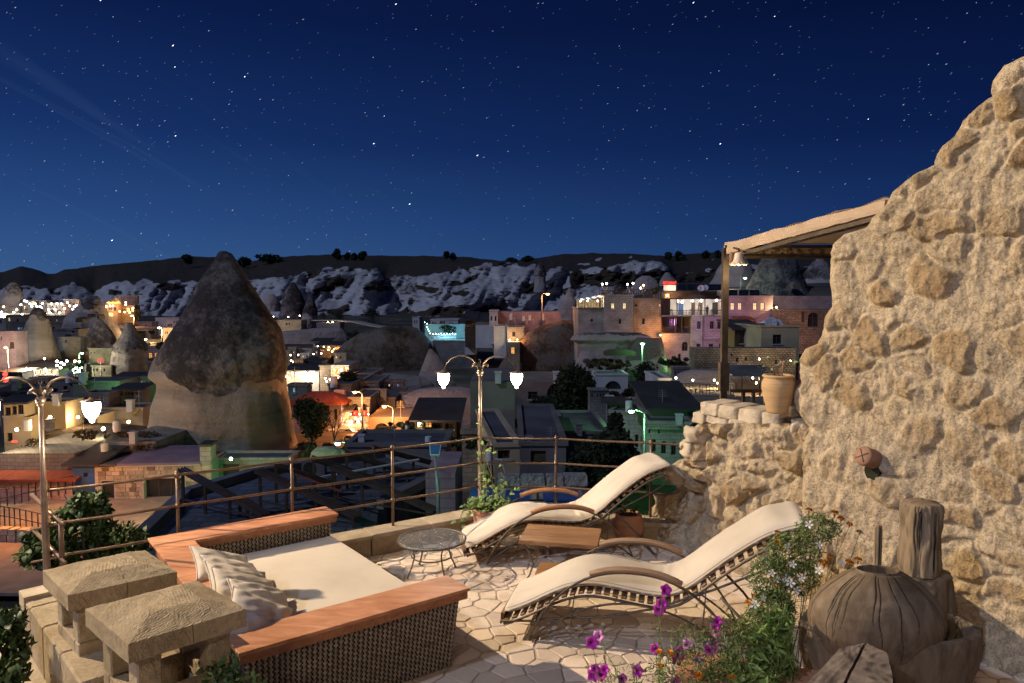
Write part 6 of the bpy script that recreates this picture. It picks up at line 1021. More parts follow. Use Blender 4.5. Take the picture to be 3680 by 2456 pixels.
# lamp posts
M['lamp_metal'] = mottled('bronzed_lamp_metal', (.24, .17, .12), (.38, .28, .20), 10, .35, 50, .2, .002, metal=.6, spec=.6); M['lantern'] = emit('glowing_lantern_glass', (1, .93, .80), 30)
def lamp_post(label, P, both=True):
    o = thing('lamp_post', label, 'lamp post', g0(P, PARZ)); B = g0(P)
    MB().lathe([(.05, PARZ - .03), (.05, PARZ + .02), (.030, PARZ + .05), (.028, RAILZ + .08), (.021, RAILZ + .10), (.021, 1.89)], B, 14).build('pole', M['lamp_metal'], o, True)
    MB().ball(B + Vector((0, 0, 1.93)), .042, 16).lathe([(.026, 1.88), (.03, 1.895), (.022, 1.905)], B, 12).build('ball', M['lamp_metal'], o, True)
    MB().tube([B + Vector((0, 0, 1.96)), B + Vector((0, 0, 2.03)), B + Vector((.012, 0, 2.07))], [.012, .006, .003], 6).tube([B + Vector((-.012, 0, 2.085)), B + Vector((0, 0, 2.06)), B + Vector((.014, 0, 2.085))], .003, 5).build('finial', M['lamp_metal'], o, True)
    for sg in (-1, 1):
        for q in range(5):                                             # acanthus leaf: curled fingers
            an = (q - 2) * .38; m = MB(); pp = []
            for k in range(6):
                t_ = k / 5; pp.append(B + Vector((sg * (.015 + .085 * t_ * cos(an * .6)), .05 * sin(an) * t_, 1.965 + .055 * sin(t_ * 2.4) + .02 * an * t_)))
            m.tube(pp, [.006, .010, .013, .012, .008, .003], 6); m.build('leaf_ornament', M['lamp_metal'], o, True)
        pa = [(.02, 1.965), (.045, 2.03), (.10, 2.09), (.18, 2.125), (.26, 2.125), (.34, 2.09), (.40, 2.03), (.435, 1.95)]
        MB().tube([B + Vector((sg * x, 0, z)) for x, z in pa], [.011, .011, .010, .009, .008, .008, .007, .006], 8).build('arm', M['lamp_metal'], o, True)
        MB().lathe([(.012, 1.955), (.03, 1.935), (.095, 1.925), (.095, 1.918), (.06, 1.915)], B + Vector((sg * .44, 0, 0)), 20).build('lamp_shade', M['lamp_metal'], o, True)
        g_ = MB(); g_.lathe([(.070, 1.908), (.072, 1.87), (.066, 1.83), (.048, 1.79), (.025, 1.765)], B + Vector((sg * .44, 0, 0)), 20); g_.build('lantern_glass', M['lantern'], o, True)
        MB().ball(B + Vector((sg * .44, 0, 1.750)), .021, 10).build('knob', M['lantern'], o, True)
        plight(B + Vector((sg * .44, 0, 1.70)), (1, .80, .58), 17, .05, o, 'lantern_light')
lamp_post('tall bronze lamp post with two glowing lanterns in the middle of the railing', fp[-1]); lamp_post('tall bronze lamp post at the left edge, one glowing lantern in view', fp[0])
# ---------------------------------------------------------------- daybed
HB = .62; dA, dB, dC = PZ(513, 1937, HB), PZ(857, 2350, HB), PZ(1689, 2113, HB)
du = (dC - dB).normalized(); dv = Vector((du.y, -du.x, 0)); DW = (dB - dA).dot(dv); DL = (dC - dB).length; D0 = dB - dv * DW
def DB(u, v, z): return Vector((D0.x, D0.y, 0)) + du * u + dv * v + Vector((0, 0, z))
dang = atan2(du.y, du.x)
M['board'] = None
def woodmat(name, c1, c2, c3, rough=.45, st=(1.2, 14, 14), rot=0, spec=.4, bump=.15):
    t = NT(name); co = t.coord(st, (0, 0, rot)); n = t.noise(1.0, 8, co, .62, 1.2); r_ = t.ramp(n, [(.30, c1), (.5, c2), (.68, c3)]); n2 = t.noise(1.3, 4); col = t.mix(1.0, r_, t.ramp(n2, [(.3, .78), (.7, 1.08)]), 'MULTIPLY'); k = t.math('ADD', t.math('MULTIPLY', t.rnd(), .22), .89); x = t.n('ShaderNodeCombineXYZ'); [t.l(k, x.inputs[i]) for i in range(3)]; col = t.mix(1.0, col, x.outputs[0], 'MULTIPLY')
    return t.out(col, rough, t.bump(n, bump, .004), 0, spec)
M['board'] = woodmat('orange_varnished_board', (.42, .17, .085), (.60, .28, .15), (.72, .38, .23), .42, (2.2, 10, 10), -dang); M['board_edge'] = woodmat('board_edge', (.26, .10, .045), (.38, .16, .08), (.46, .22, .12), .5, (2, 20, 20), -dang)
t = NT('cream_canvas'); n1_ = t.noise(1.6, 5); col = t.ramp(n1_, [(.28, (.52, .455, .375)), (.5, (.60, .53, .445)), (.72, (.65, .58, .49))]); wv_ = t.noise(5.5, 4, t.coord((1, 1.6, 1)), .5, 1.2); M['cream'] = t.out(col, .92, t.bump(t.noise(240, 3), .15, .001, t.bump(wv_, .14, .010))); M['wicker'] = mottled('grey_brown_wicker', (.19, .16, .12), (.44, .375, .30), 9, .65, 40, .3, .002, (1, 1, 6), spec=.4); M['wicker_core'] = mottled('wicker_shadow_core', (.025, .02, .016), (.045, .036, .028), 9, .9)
bed = thing('daybed', 'big square wicker daybed with orange wooden rims and a cream mattress', 'daybed', DB(.85, DW / 2, 0))
BW = .33
def dbox(u0, u1, v0, v1, z0, z1, name, mat, bev=.006, mitre=0):
    P = [DB(u0, v0, z0), DB(u1, v0, z0), DB(u1, v1, z0), DB(u0, v1, z0), DB(u0, v0, z1), DB(u1, v0, z1), DB(u1, v1, z1), DB(u0, v1, z1)]
    m = MB(); m.hexa([P[3], P[2], P[1], P[0], P[7], P[6], P[5], P[4]]); ob = m.build(name, M[mat], bed)
    if bev: b_ = ob.modifiers.new('b', 'BEVEL'); b_.width = bev; b_.segments = 2
    return ob
for (u0, u1, v0, v1, nm) in ((.002, BW - .002, .45, 1.20, 'backrest_board'), (.002, BW - .002, 1.204, 2.0, 'backrest_board'), (.002, BW - .002, 2.004, DW - BW - .002, 'backrest_board'), (0, DL, 0, BW, 'armrest_board'), (0, DL, DW - BW, DW, 'armrest_board'), (.002, BW - .002, BW + .002, .446, 'backrest_board')): dbox(u0, u1, v0, v1, HB - .025, HB, nm, 'board', .004)
for (u0, u1, v0, v1) in ((.012, DL - .012, .012, .034), (.012, DL - .012, BW - .034, BW - .012), (.012, DL - .012, DW - .034, DW - .012), (.012, DL - .012, DW - BW + .012, DW - BW + .034), (DL - .034, DL - .012, .036, BW - .036), (DL - .034, DL - .012, DW - BW + .036, DW - .036), (.012, .034, BW, DW - BW), (BW - .034, BW - .012, BW, DW - BW)): dbox(u0, u1, v0, v1, HB - .085, HB - .026, 'apron', 'board_edge', .003)
tp = .06
def dwall(a, b, c, d, name='wicker_frame'):   # corner posts core
    pass
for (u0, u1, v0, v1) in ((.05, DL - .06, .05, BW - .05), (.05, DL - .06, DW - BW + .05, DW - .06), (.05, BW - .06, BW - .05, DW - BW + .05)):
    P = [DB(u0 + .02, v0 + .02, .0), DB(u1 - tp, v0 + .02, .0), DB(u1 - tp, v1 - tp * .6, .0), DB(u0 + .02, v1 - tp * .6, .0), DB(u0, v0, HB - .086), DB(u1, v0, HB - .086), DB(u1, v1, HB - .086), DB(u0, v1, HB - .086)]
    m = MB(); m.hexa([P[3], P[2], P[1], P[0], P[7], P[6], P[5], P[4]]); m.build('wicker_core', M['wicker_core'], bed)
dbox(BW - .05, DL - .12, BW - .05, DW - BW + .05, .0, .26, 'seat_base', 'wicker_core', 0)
def weave(P00, P10, P11, P01, name='wicker_weave', rh=.017, cw=.036, out_=.011):
    nr_ = max(2, int((P01 - P00).length / rh)); nc_ = max(2, int(((P10 - P00).length + (P11 - P01).length) / 2 / cw)); N = (P10 - P00).cross(P01 - P00).normalized(); m = MB()
    def S(a, b, o_): return P00.lerp(P10, a).lerp(P01.lerp(P11, a), b) + N * o_
    for r_ in range(nr_):
        b0, b1 = (r_ + .06) / nr_, (r_ + .94) / nr_; w_ = [.002 * sin(r_ * 1.7 + k) for k in range(3)]
        for c_ in range(nc_):
            a0, a1 = c_ / nc_, (c_ + 1) / nc_
            if (r_ + c_) % 2 == 0:
                X = [(a0 + .02 / nc_, -.004), (a0 + .22 / nc_, out_ * .8), (a0 + .5 / nc_, out_), (a0 + .78 / nc_, out_ * .8), (a1 - .02 / nc_, -.004)]
                v_ = []; [v_.extend((S(a, b0, o_ * .7), S(a, (b0 + b1) / 2, o_ + .0015 + w_[0] * .3), S(a, b1, o_ * .7))) for a, o_ in X]
                m.add(v_, [f_ for k in range(4) for f_ in ((k * 3, k * 3 + 3, k * 3 + 4, k * 3 + 1), (k * 3 + 1, k * 3 + 4, k * 3 + 5, k * 3 + 2))])
            else:
                ac = (a0 + a1) / 2; h_ = .20 / nc_; m.add([S(ac - h_, b0 - .3 / nr_, .001), S(ac + h_, b0 - .3 / nr_, .001), S(ac + h_, b1 + .3 / nr_, .001), S(ac - h_, b1 + .3 / nr_, .001), S(ac, b0 - .2 / nr_, .005), S(ac, b1 + .2 / nr_, .005)], [(0, 4, 5, 3), (4, 1, 2, 5)])
    return m.build(name, M['wicker'], bed, True, 'stuff')
zt = HB - .087
weave(DB(.07, DW - .06 - tp * .6, .0), DB(DL - .06 - tp, DW - .06 - tp * .6, .0), DB(DL - .06, DW - .06, zt), DB(.05, DW - .06, zt))                 # near arm, outside
weave(DB(DL - .06 - tp, DW - .06 - tp * .6, 0), DB(DL - .06 - tp, DW - BW + .07, 0), DB(DL - .06, DW - BW + .05, zt), DB(DL - .06, DW - .06, zt))
weave(DB(.05, BW - .05, .26), DB(DL - .06, BW - .05, .26), DB(DL - .06, BW - .05, zt), DB(.05, BW - .05, zt), rh=.02)          # far arm, inside
weave(DB(DL - .06 - tp, BW - .05, 0), DB(DL - .06 - tp, .05, 0), DB(DL - .06, .05, zt), DB(DL - .06, BW - .05, zt))
weave(DB(BW - .06, DW - BW + .05, .26), DB(BW - .06, BW - .05, .26), DB(BW - .06, BW - .05, zt), DB(BW - .06, DW - BW + .05, zt), rh=.02)
weave(DB(DL - .119, DW - BW + .05, .0), DB(DL - .119, BW - .05, .0), DB(DL - .119, BW - .05, .26), DB(DL - .119, DW - BW + .05, .26))
def cushion(m, f, nu, nv, th, rnd_=.03):
    """f(a, b) -> (centre point of the top, normal); a rounded slab"""
    top = []; bot = []
    for i in range(nu + 1):
        rt, rb = [], []
        for j in range(nv + 1):
            p, n_ = f(i / nu, j / nv); du_ = min(i, nu - i) / nu; e = min(1, min(i, nu - i) * 1.0 / 2.5) ** .5 * min(1, min(j, nv - j) / 2.5) ** .5
            rt.append(p + n_ * th * .5 * (e if e > 0 else 0)); rb.append(p - n_ * th * .5 * (e ** .6))
        top.append(rt); bot.append(rb[::-1])
    m.grid(top[::-1]); m.grid([r[::-1] for r in bot])
mt = MB(); mv0, mv1 = BW - .03, DW - BW + .03; mu0, mu1 = BW - .04, DL - .06
mt.hexa([DB(mu0, mv1, .26), DB(mu1, mv1, .26), DB(mu1, mv0, .26), DB(mu0, mv0, .26), DB(mu0, mv1, .40), DB(mu1, mv1, .40), DB(mu1, mv0, .40), DB(mu0, mv0, .40)])
mo = mt.build('mattress', M['cream'], bed, False); b_ = mo.modifiers.new('b', 'BEVEL'); b_.width = .025; b_.segments = 4; mo.data.polygons.foreach_set('use_smooth', [True] * 6); mo.data.update(); s_ = mo.modifiers.new('wn', 'WEIGHTED_NORMAL')
MB().box(DB(DL - .10, DW - .2, .012), (.5, .05, .035), dang + .25).build('skid', M['coping'], bed)
# pillows: a fallen row leaning on the backrest
def pillow(c, ax, ay, az, L, Wd, th, label, seed):
    o = thing('pillow', label, 'pillow', c, 'cream pillows lying on the daybed'); n_ = 26; V = []; Fc = []
    for side in (1, -1):
        b0 = len(V)
        for i in range(n_ + 1):
            for j in range(n_ + 1):
                x, y = 2 * i / n_ - 1, 2 * j / n_ - 1; k = max(0, (1 - x * x) * (1 - y * y)) ** .42
                px_, py_ = x * (1 - .10 * (1 - abs(x)) * 0 - .10 * y * y * (1 - x * x) * 0) * L / 2 * (1 - .09 * (1 - y * y)), y * Wd / 2 * (1 - .09 * (1 - x * x))
                ed = 1 - max(abs(x), abs(y)); wr = (.012 * noise.noise(Vector((x * 3 + seed, y * 3, side))) + .016 * (abs(noise.noise(Vector((x * 1.6 + y * 3.4 + seed, y * 1.0 - x * .5, side * 3 + seed)))) - .25)) * min(1, ed * 6)
                z = side * (th / 2 * k + wr * (k > 0)) ; V.append(c + ax * px_ + ay * py_ + az * z)
        for i in range(n_):
            for j in range(n_):
                q = (b0 + i * (n_ + 1) + j, b0 + (i + 1) * (n_ + 1) + j, b0 + (i + 1) * (n_ + 1) + j + 1, b0 + i * (n_ + 1) + j + 1); Fc.append(q if side > 0 else q[::-1])
    ob = link('cover', newmesh('cover', [tuple(v) for v in V], Fc, M['cream'], True), o); w_ = ob.modifiers.new('weld', 'WELD'); w_.merge_threshold = .004
    edge = [c + ax * x * L / 2 * (1 - .09 * (1 - y * y)) + ay * y * Wd / 2 * (1 - .09 * (1 - x * x)) for x, y in [(-1 + i / 6, -1) for i in range(12)] + [(1, -1 + i / 6) for i in range(12)] + [(1 - i / 6, 1) for i in range(12)] + [(-1, 1 - i / 6) for i in range(12)]]
    MB().tube(edge, .0055, 5, True).build('piping', M['cream'], o, True)
pls = [(686, 1966, 884, 2004), (720, 2000, 905, 2030), (739, 2020, 948, 2060), (764, 2046, 980, 2091), (822, 2084, 1022, 2128), (851, 2118, 1040, 2190)]
plb = ['cream pillow furthest back in the row on the daybed', 'second cream pillow from the back of the daybed', 'third cream pillow, tucked tight on the second', 'fourth cream pillow, middle of the leaning row', 'fifth cream pillow, second from the near armrest', 'frontmost cream pillow with its whole face showing']
for i, (xa_, ya, xb_, yb) in enumerate(pls):
    A = PZ(xa_, ya, .80); B = PZ(xb_, yb, .60); ax = (B - A).normalized(); tilt = radians(60 if i < 5 else 52)
    hz = Vector((ax.y, -ax.x, 0)).normalized(); hz = hz if hz.dot(dv) > 0 else -hz      # towards the near arm
    ay = (hz * sin(tilt) * 1.0 - Vector((0, 0, cos(tilt)))).normalized(); ay = (ay - ax * ay.dot(ax)).normalized(); az = ax.cross(ay).normalized(); az = az if az.z > 0 else -az
    L = max(.46, min(.54, (B - A).length * 1.05)); Wd = .40; c = (A + B) / 2 + ay * Wd * .47
    pillow(c, ax, ay, az, L, Wd, .15 if i < 5 else .17, plb[i], i * 3.7)
# ---------------------------------------------------------------- sun loungers
M['iron_rail'] = mottled('weathered_iron', (.085, .065, .045), (.17, .135, .10), 14, .5, 70, .4, .002, metal=.5, spec=.5); M['slat'] = woodmat('old_slat_wood', (.16, .095, .05), (.27, .165, .09), (.36, .23, .13), .6, (14, 2, 14)); M['arm_new'] = woodmat('orange_arm_wood', (.40, .18, .085), (.55, .27, .13), (.64, .34, .18), .45, (3, 16, 16)); M['arm_old'] = woodmat('weathered_arm_wood', (.22, .13, .075), (.34, .21, .125), (.42, .28, .18), .6, (3, 16, 16))
PROF = [(-.22, .235), (-.1, .285), (0, .335), (.1, .395), (.2, .45), (.3, .497), (.4, .528), (.5, .542), (.62, .538), (.8, .514), (.95, .496), (1.08, .494), (1.2, .535), (1.3, .61), (1.42, .715), (1.55, .825), (1.7, .94), (1.84, 1.035), (1.95, 1.075), (2.05, 1.11), (2.13, 1.135)]
def prof(s): return interp(PROF, s)
def prof_s(s): return (prof(s - .06) + 2 * prof(s) + prof(s + .06)) / 4
def tang(s): a = Vector((.08, 0, prof_s(s + .04) - prof_s(s - .04))).normalized(); return a, Vector((-a.z, 0, a.x))
def lounger(label, loc, rz, sc, arm, wr=1.0):
    o = thing('sun_lounger', label, 'sun lounger', (0, 0, 0), 'curved sun loungers on the terrace'); y0, y1 = .05, .67
    m = MB(); n_, w_ = 110, 26; th = .078; top, side0, side1, bot = [], [], [], []
    ring = []
    for j in range(w_ + 1): ring.append((j / w_, 1))
    rows_ = []
    for i in range(n_ + 1):
        s = -.22 + 2.34 * i / n_; a, nn = tang(s); r_ = []; hd = min(1, min(i, n_ - i) / 2.2) ** .5; pb = .030 * math.exp(-((s - 1.90) / .10) ** 2)
        for j in range(w_ + 1):
            t_ = j / w_; y = y0 + (y1 - y0) * t_; e = min(1, min(j, w_ - j) / 2.2) ** .5; wk = wr * (.010 * noise.noise(Vector((s * 4, y * 9, 1))) + (.014 * noise.noise(Vector((s * 26, y * 3.0, 5))) * max(0, 1 - abs(s - 1.12) / .35)) + .004 * noise.noise(Vector((s * 12, y * 4, 9)))); crown = .010 * (1 - (2 * t_ - 1) ** 2)
            c = Vector((s, y, prof_s(s) - th / 2)); r_.append(c + nn * (th / 2 * e * (.35 + .65 * hd) + wk * e + crown + pb * (1 - (2 * t_ - 1) ** 4)))
        for j in range(w_ + 1):
            t_ = 1 - j / w_; y = y0 + (y1 - y0) * t_; e = min(1, min(j, w_ - j) / 2.2) ** .5
            c = Vector((s, y, prof_s(s) - th / 2)); wv = wr * .006 * sin(s * 60 + 3 * sin(s * 7)) * (j < 3 or j > w_ - 3) * (.6 if abs(s - 1.1) < .35 else .12); r_.append(c - nn * (th / 2 * e * (.35 + .65 * hd)) + Vector((0, wv, 0)))
        rows_.append(r_ + [r_[0]])
    m.grid(rows_); m.add(rows_[0][:-1], [tuple(range(len(rows_[0]) - 1))]); m.add(rows_[-1][:-1], [tuple(range(len(rows_[0]) - 2, -1, -1))])
    cu = m.build('cushion', M['cream'], o, True)
    pip = MB()
    for y in (y0 - .002, y1 + .002): pip.tube([Vector((s, y, prof_s(s) - .012)) for s in [-.2 + 2.3 * i / 60 for i in range(61)]], .004, 5)
    pip.build('piping', M['cream'], cu, True)
    for i in range(34):
        s = -.20 + i * .0685; a, nn = tang(s); c = Vector((s, .36, prof_s(s) - th - .030)); P = []
        for zz in (-1, 1):
            for xx, yy in ((-1, -1), (1, -1), (1, 1), (-1, 1)): P.append(c + a * (xx * .024) + Vector((0, yy * .325, 0)) + nn * (zz * .010))
        ob = MB().hexa(P).build('slat', M['slat'], o); b_ = ob.modifiers.new('b', 'BEVEL'); b_.width = .005
    SS = [-.22 + 2.28 * i / 48 for i in range(49)]
    for y in (.02, .70):
        MB().tube([Vector((s, y, prof_s(s) - th - .052)) for s in SS], .012, 6).build('side_rail', M['iron_rail'], o, True)
    for y in (0, .72):
        def arch(x): q = abs((x - .83) / .83); return .625 * max(0, 1 - q ** 2.3) ** .80
        xs = [.83 - .83 * cos(pi * i / 40) for i in range(41)]
        rib = [Vector((x, y, arch(x) + .008)) for x in xs]; m = MB()
        for a, b in zip(rib, rib[1:]): m.bar(a, b + (b - a) * .06, .034, .013, (0, 0, 1) if abs((b - a).normalized().z) < .99 else (1, 0, 0))
        m.build('arch_leg', M['iron_rail'], o)
        MB().tube([Vector((x, y, .375 * (1 - ((x - .83) / .83) ** 2) + .008)) for x in [1.66 * i / 24 for i in range(25)]], .009, 6).build('lower_arch', M['iron_rail'], o, True)
        MB().tube([Vector((a, y + (.02 if y < .3 else -.02), b)) for a, b in ((-.25, .13), (0, .155), (.18, .19), (.6, .25), (1.02, .36), (1.45, .55), (1.87, .76), (2.1, .90))], .010, 6).build('brace', M['iron_rail'], o, True)
        MB().tube([Vector((a, y, b)) for a, b in ((1.50, .50), (1.72, .28), (1.92, .02))], .012, 6).build('rear_leg', M['iron_rail'], o, True)
        for x in (.34, 1.36): MB().bar(Vector((x, y, .16)), Vector((x + .03, y, .42 if x < 1 else .55)), .02, .008).build('stay', M['iron_rail'], o)
        m = MB(); q = [x for x in [.50 + .70 * i / 22 for i in range(23)]]; hw = .030; R_ = []
        for i, x in enumerate(q):
            t_ = Vector((.02, 0, arch(x + .01) - arch(x - .01))).normalized(); nn = Vector((-t_.z, 0, t_.x)); c = Vector((x, y, arch(x) + .017)); h_ = .036; e = .8 if i in (0, 22) else 1
            R_.append([c + Vector((0, -hw * .8 * e, 0)), c + Vector((0, hw * .8 * e, 0)), c + Vector((0, hw * e, 0)) + nn * h_ * .6, c + Vector((0, hw * .6 * e, 0)) + nn * h_, c + Vector((0, -hw * .6 * e, 0)) + nn * h_, c + Vector((0, -hw * e, 0)) + nn * h_ * .6])
        m.grid([r_ + [r_[0]] for r_ in R_]); m.add(R_[0], [tuple(range(6))]); m.add(R_[-1], [tuple(range(5, -1, -1))]); ar = m.build('armrest', M[arm], o)
        for x in (.55, 1.14): MB().ball(Vector((x, y, arch(x) + .053)), .006, 6).build('bolt', M['steel_pole'], ar)
    for s, z in ((.05, .17), (1.02, .35), (1.9, .03), (-.24, .125), (2.05, .99)): MB().tube([Vector((s, .0, z)), Vector((s, .72, z))], .010, 6).build('crossbar', M['iron_rail'], o, True)
    MB().box((-.235, .36, .155), (.03, .64, .07)).build('foot_board', M['slat'], o)
    o.location = loc; o.rotation_euler = (0, 0, rz); o.scale = sc; return o
n1, n2 = PZ(1902, 2310, 0), PZ(1749, 2038, 0)
lounger('near curved sun lounger with a smooth cream cushion and weathered brown armrests', (n1.x, n1.y, .018), radians(-13.2), (1, 1, 1), 'arm_old', .5)
lounger('far curved sun lounger by the railing with bright orange-wood armrests', (n2.x, n2.y, .018), radians(9.0), (.955, .955, .90), 'arm_new', 1.5)
# ---------------------------------------------------------------- tables
tcx = PZ(1552, 1937, .37); o = thing('glass_table', 'round glass-topped iron table beside the daybed', 'table', g0(tcx)); T0 = g0(tcx); RT = .345
def circ(c, r, z, n=40, a0=0, a1=2 * pi): return [c + Vector((r * cos(a0 + (a1 - a0) * i / n), r * sin(a0 + (a1 - a0) * i / n), z)) for i in range(n + (a1 - a0 < 6.2))]
t = NT('table_glass'); t.b.inputs['Base Color'].default_value = (.55, .62, .68, 1); t.b.inputs['Roughness'].default_value = .05; t.b.inputs['Alpha'].default_value = .10; t.b.inputs['Specular IOR Level'].default_value = .9; M['table_glass'] = t.m; t.m.blend_method = 'BLEND' if hasattr(t.m, 'blend_method') else None
MB().lathe([(RT - .005, .366), (RT - .005, .372)], T0, 48).build('glass_top', M['table_glass'], o)
MB().tube(circ(T0, RT, .366, 56)[:56], .009, 7, True).build('rim', M['iron_rail'], o, True); MB().tube(circ(T0, RT - .012, .374, 56)[:56], .004, 6, True).build('rim_edge', M['steel_pole'], o, True); MB().tube(circ(T0, .115, .360, 32)[:32], .007, 6, True).build('inner_ring', M['iron_rail'], o, True)
for k in range(4):
    an = k * pi / 2 + .6; d = Vector((cos(an), sin(an), 0)); p_ = Vector((-d.y, d.x, 0)); q = [T0 + d * (.115 + (.345 - .115) * i / 24) + p_ * .006 * sin(i * 2.1) + Vector((0, 0, .360 + .004 * cos(i * 2.1))) for i in range(25)]; MB().tube(q, .006, 5).build('twisted_spoke', M['iron_rail'], o, True)
    a2 = an + pi / 4; d = Vector((cos(a2), sin(a2), 0)); p_ = Vector((-d.y, d.x, 0))
    for sg in (-1, 1):
        sp = []
        for i in range(26): th_ = 1.7 * 2 * pi * i / 25; r_ = .030 * (1 - i / 30); sp.append(T0 + d * (.285 + r_ * cos(th_)) + p_ * sg * (.036 + r_ * sin(th_)) + Vector((0, 0, .360)))
        MB().tube(sp, .0045, 5).build('scroll', M['iron_rail'], o, True)
    MB().tube([T0 + Vector((cos(an) * r_, sin(an) * r_, z)) for r_, z in ((.30, .357), (.235, .33), (.20, .27), (.20, .21), (.225, .13), (.265, .05), (.275, .02))], .0085, 7).build('leg', M['iron_rail'], o, True); MB().ball(T0 + Vector((cos(an) * .275, sin(an) * .275, .022)), .014, 8, .7).build('foot', M['iron_rail'], o, True)
MB().tube(circ(T0, .205, .20, 40)[:40], .007, 6, True).build('lower_ring', M['iron_rail'], o, True)
zt_ = .46; q = [PZ(1864, 1941, zt_), PZ(2147, 1962, zt_), PZ(2162, 1900, zt_), PZ(1898, 1882, zt_)]; cc = sum(q, Vector()) / 4; o = thing('side_table', 'low wooden side table with curly iron legs between the two loungers', 'table', g0(cc)); M['teak'] = woodmat('oiled_table_wood', (.24, .115, .05), (.38, .20, .09), (.50, .28, .14), .42, (2.5, 15, 15), .08)
for i in range(3):
    t0_, t1_ = i / 3 + .003, (i + 1) / 3 - .003; L0, L1 = q[0].lerp(q[3], t0_), q[1].lerp(q[2], t0_); K0, K1 = q[0].lerp(q[3], t1_), q[1].lerp(q[2], t1_); dz = Vector((0, 0, -.042)); ob = MB().hexa([L0 + dz, L1 + dz, K1 + dz, K0 + dz, L0, L1, K1, K0]).build('tabletop_plank', M['teak'], o); b_ = ob.modifiers.new('b', 'BEVEL'); b_.width = .004; b_.segments = 2
sh = [g0(cc + (p - cc) * .62, .10) for p in q]; ob = MB().hexa([p - Vector((0, 0, .035)) for p in sh] + sh).build('shelf', M['teak'], o)
for p in q:
    d = (g0(cc) - g0(p)); a = g0(p) + d * .14; MB().tube([Vector((a.x, a.y, .42)), Vector((a.x, a.y, .40)) - d * .02, Vector((a.x, a.y, .33)) + d * .10, Vector((a.x, a.y, .2)) + d * .20, Vector((a.x, a.y, .1)) + d * .12, Vector((a.x, a.y, .015)) - d * .02], .009, 7).build('leg', M['iron_rail'], o, True)
# ================================================================== ROCK WALLS
wd = Vector((.59, -.807, 0)).normalized(); wn_ = Vector((-.807, -.59, 0)).normalized(); W0 = Vector((1.62, 8.36, 0))
SILB = [(-200, 4100), (60, 3850), (140, 3740), (182, 3680), (204, 3626), (231, 3577), (280, 3541), (312, 3532), (340, 3537), (352, 3520), (383, 3480), (432, 3431), (486, 3404), (520, 3362), (551, 3339), (590, 3330), (603, 3306), (633, 3246), (692, 3176), (736, 3154), (784, 3105), (800, 3098), (817, 3085), (840, 3010), (855, 2991), (880, 2967), (909, 2959), (957, 2958), (1014, 2953), (1052, 2960), (1102, 2963), (1140, 2938), (1205, 2928), (1236, 2914), (1255, 2868), (1294, 2846), (1340, 2846), (1378, 2850), (1400, 2832), (1416, 2822), (1450, 2826), (1483, 2838), (1540, 2880), (1600, 2862), (1800, 2856), (2050, 2850), (2800, 2800)]
SILL = [(1436, 2540), (1450, 2530), (1478, 2519), (1505, 2515), (1520, 2518), (1539, 2494), (1550, 2476), (1572, 2476), (1581, 2470), (1590, 2445), (1625, 2442), (1650, 2448), (1657, 2418), (1680, 2390), (1705, 2380), (1735, 2392), (1746, 2414), (1765, 2412), (1782, 2384), (1810, 2344), (1836, 2316), (1870, 2318), (1940, 2322), (2000, 2322), (2700, 2330)]
t = NT('rough_rock_wall'); a = t.attr('stone'); n1_ = t.noise(1.4, 7, None, .6); n2_ = t.noise(14, 8, None, .7); n3_ = t.noise(70, 5, None, .6)
base = t.ramp(n1_, [(.3, (.49, .39, .26)), (.55, (.61, .495, .345)), (.72, (.55, .44, .30))]); och = t.ramp(n2_, [(.32, (.24, .145, .065)), (.5, (.44, .30, .155)), (.66, (.56, .44, .28))])
col = t.mix(t.ramp(t.math('ADD', a, t.math('MULTIPLY', t.math('SUBTRACT', n2_, .5), 1.0)), [(.34, 0.0), (.80, .80)]), base, och)
col = t.mix(1.0, col, t.ramp(n3_, [(.30, .50), (.52, 1.0), (.75, 1.14)]), 'MULTIPLY')
pores = t.n('ShaderNodeTexVoronoi'); pores.inputs['Scale'].default_value = 34; t.l(t.tc.outputs['Object'], pores.inputs[0]); pm = t.ramp(pores.outputs['Distance'], [(.10, .45), (.26, 1.0)]); pmix = t.math('MULTIPLY', t.ramp(n2_, [(.50, 0.0), (.62, 1.0)]), .8); col = t.mix(pmix, col, t.mix(1.0, col, pm, 'MULTIPLY'))
col = t.mix(t.ramp(t.noise(.8, 5, None, .6), [(.56, 0.0), (.72, .45)]), col, (.30, .27, .235))
h = t.math('ADD', t.math('ADD', t.math('MULTIPLY', n2_, 1.0), t.math('MULTIPLY', n3_, .35)), t.math('MULTIPLY', t.math('MULTIPLY', pm, .5), pmix))
M['wallrock'] = t.out(col, .96, t.bump(h, .75, .035), 0, .15)
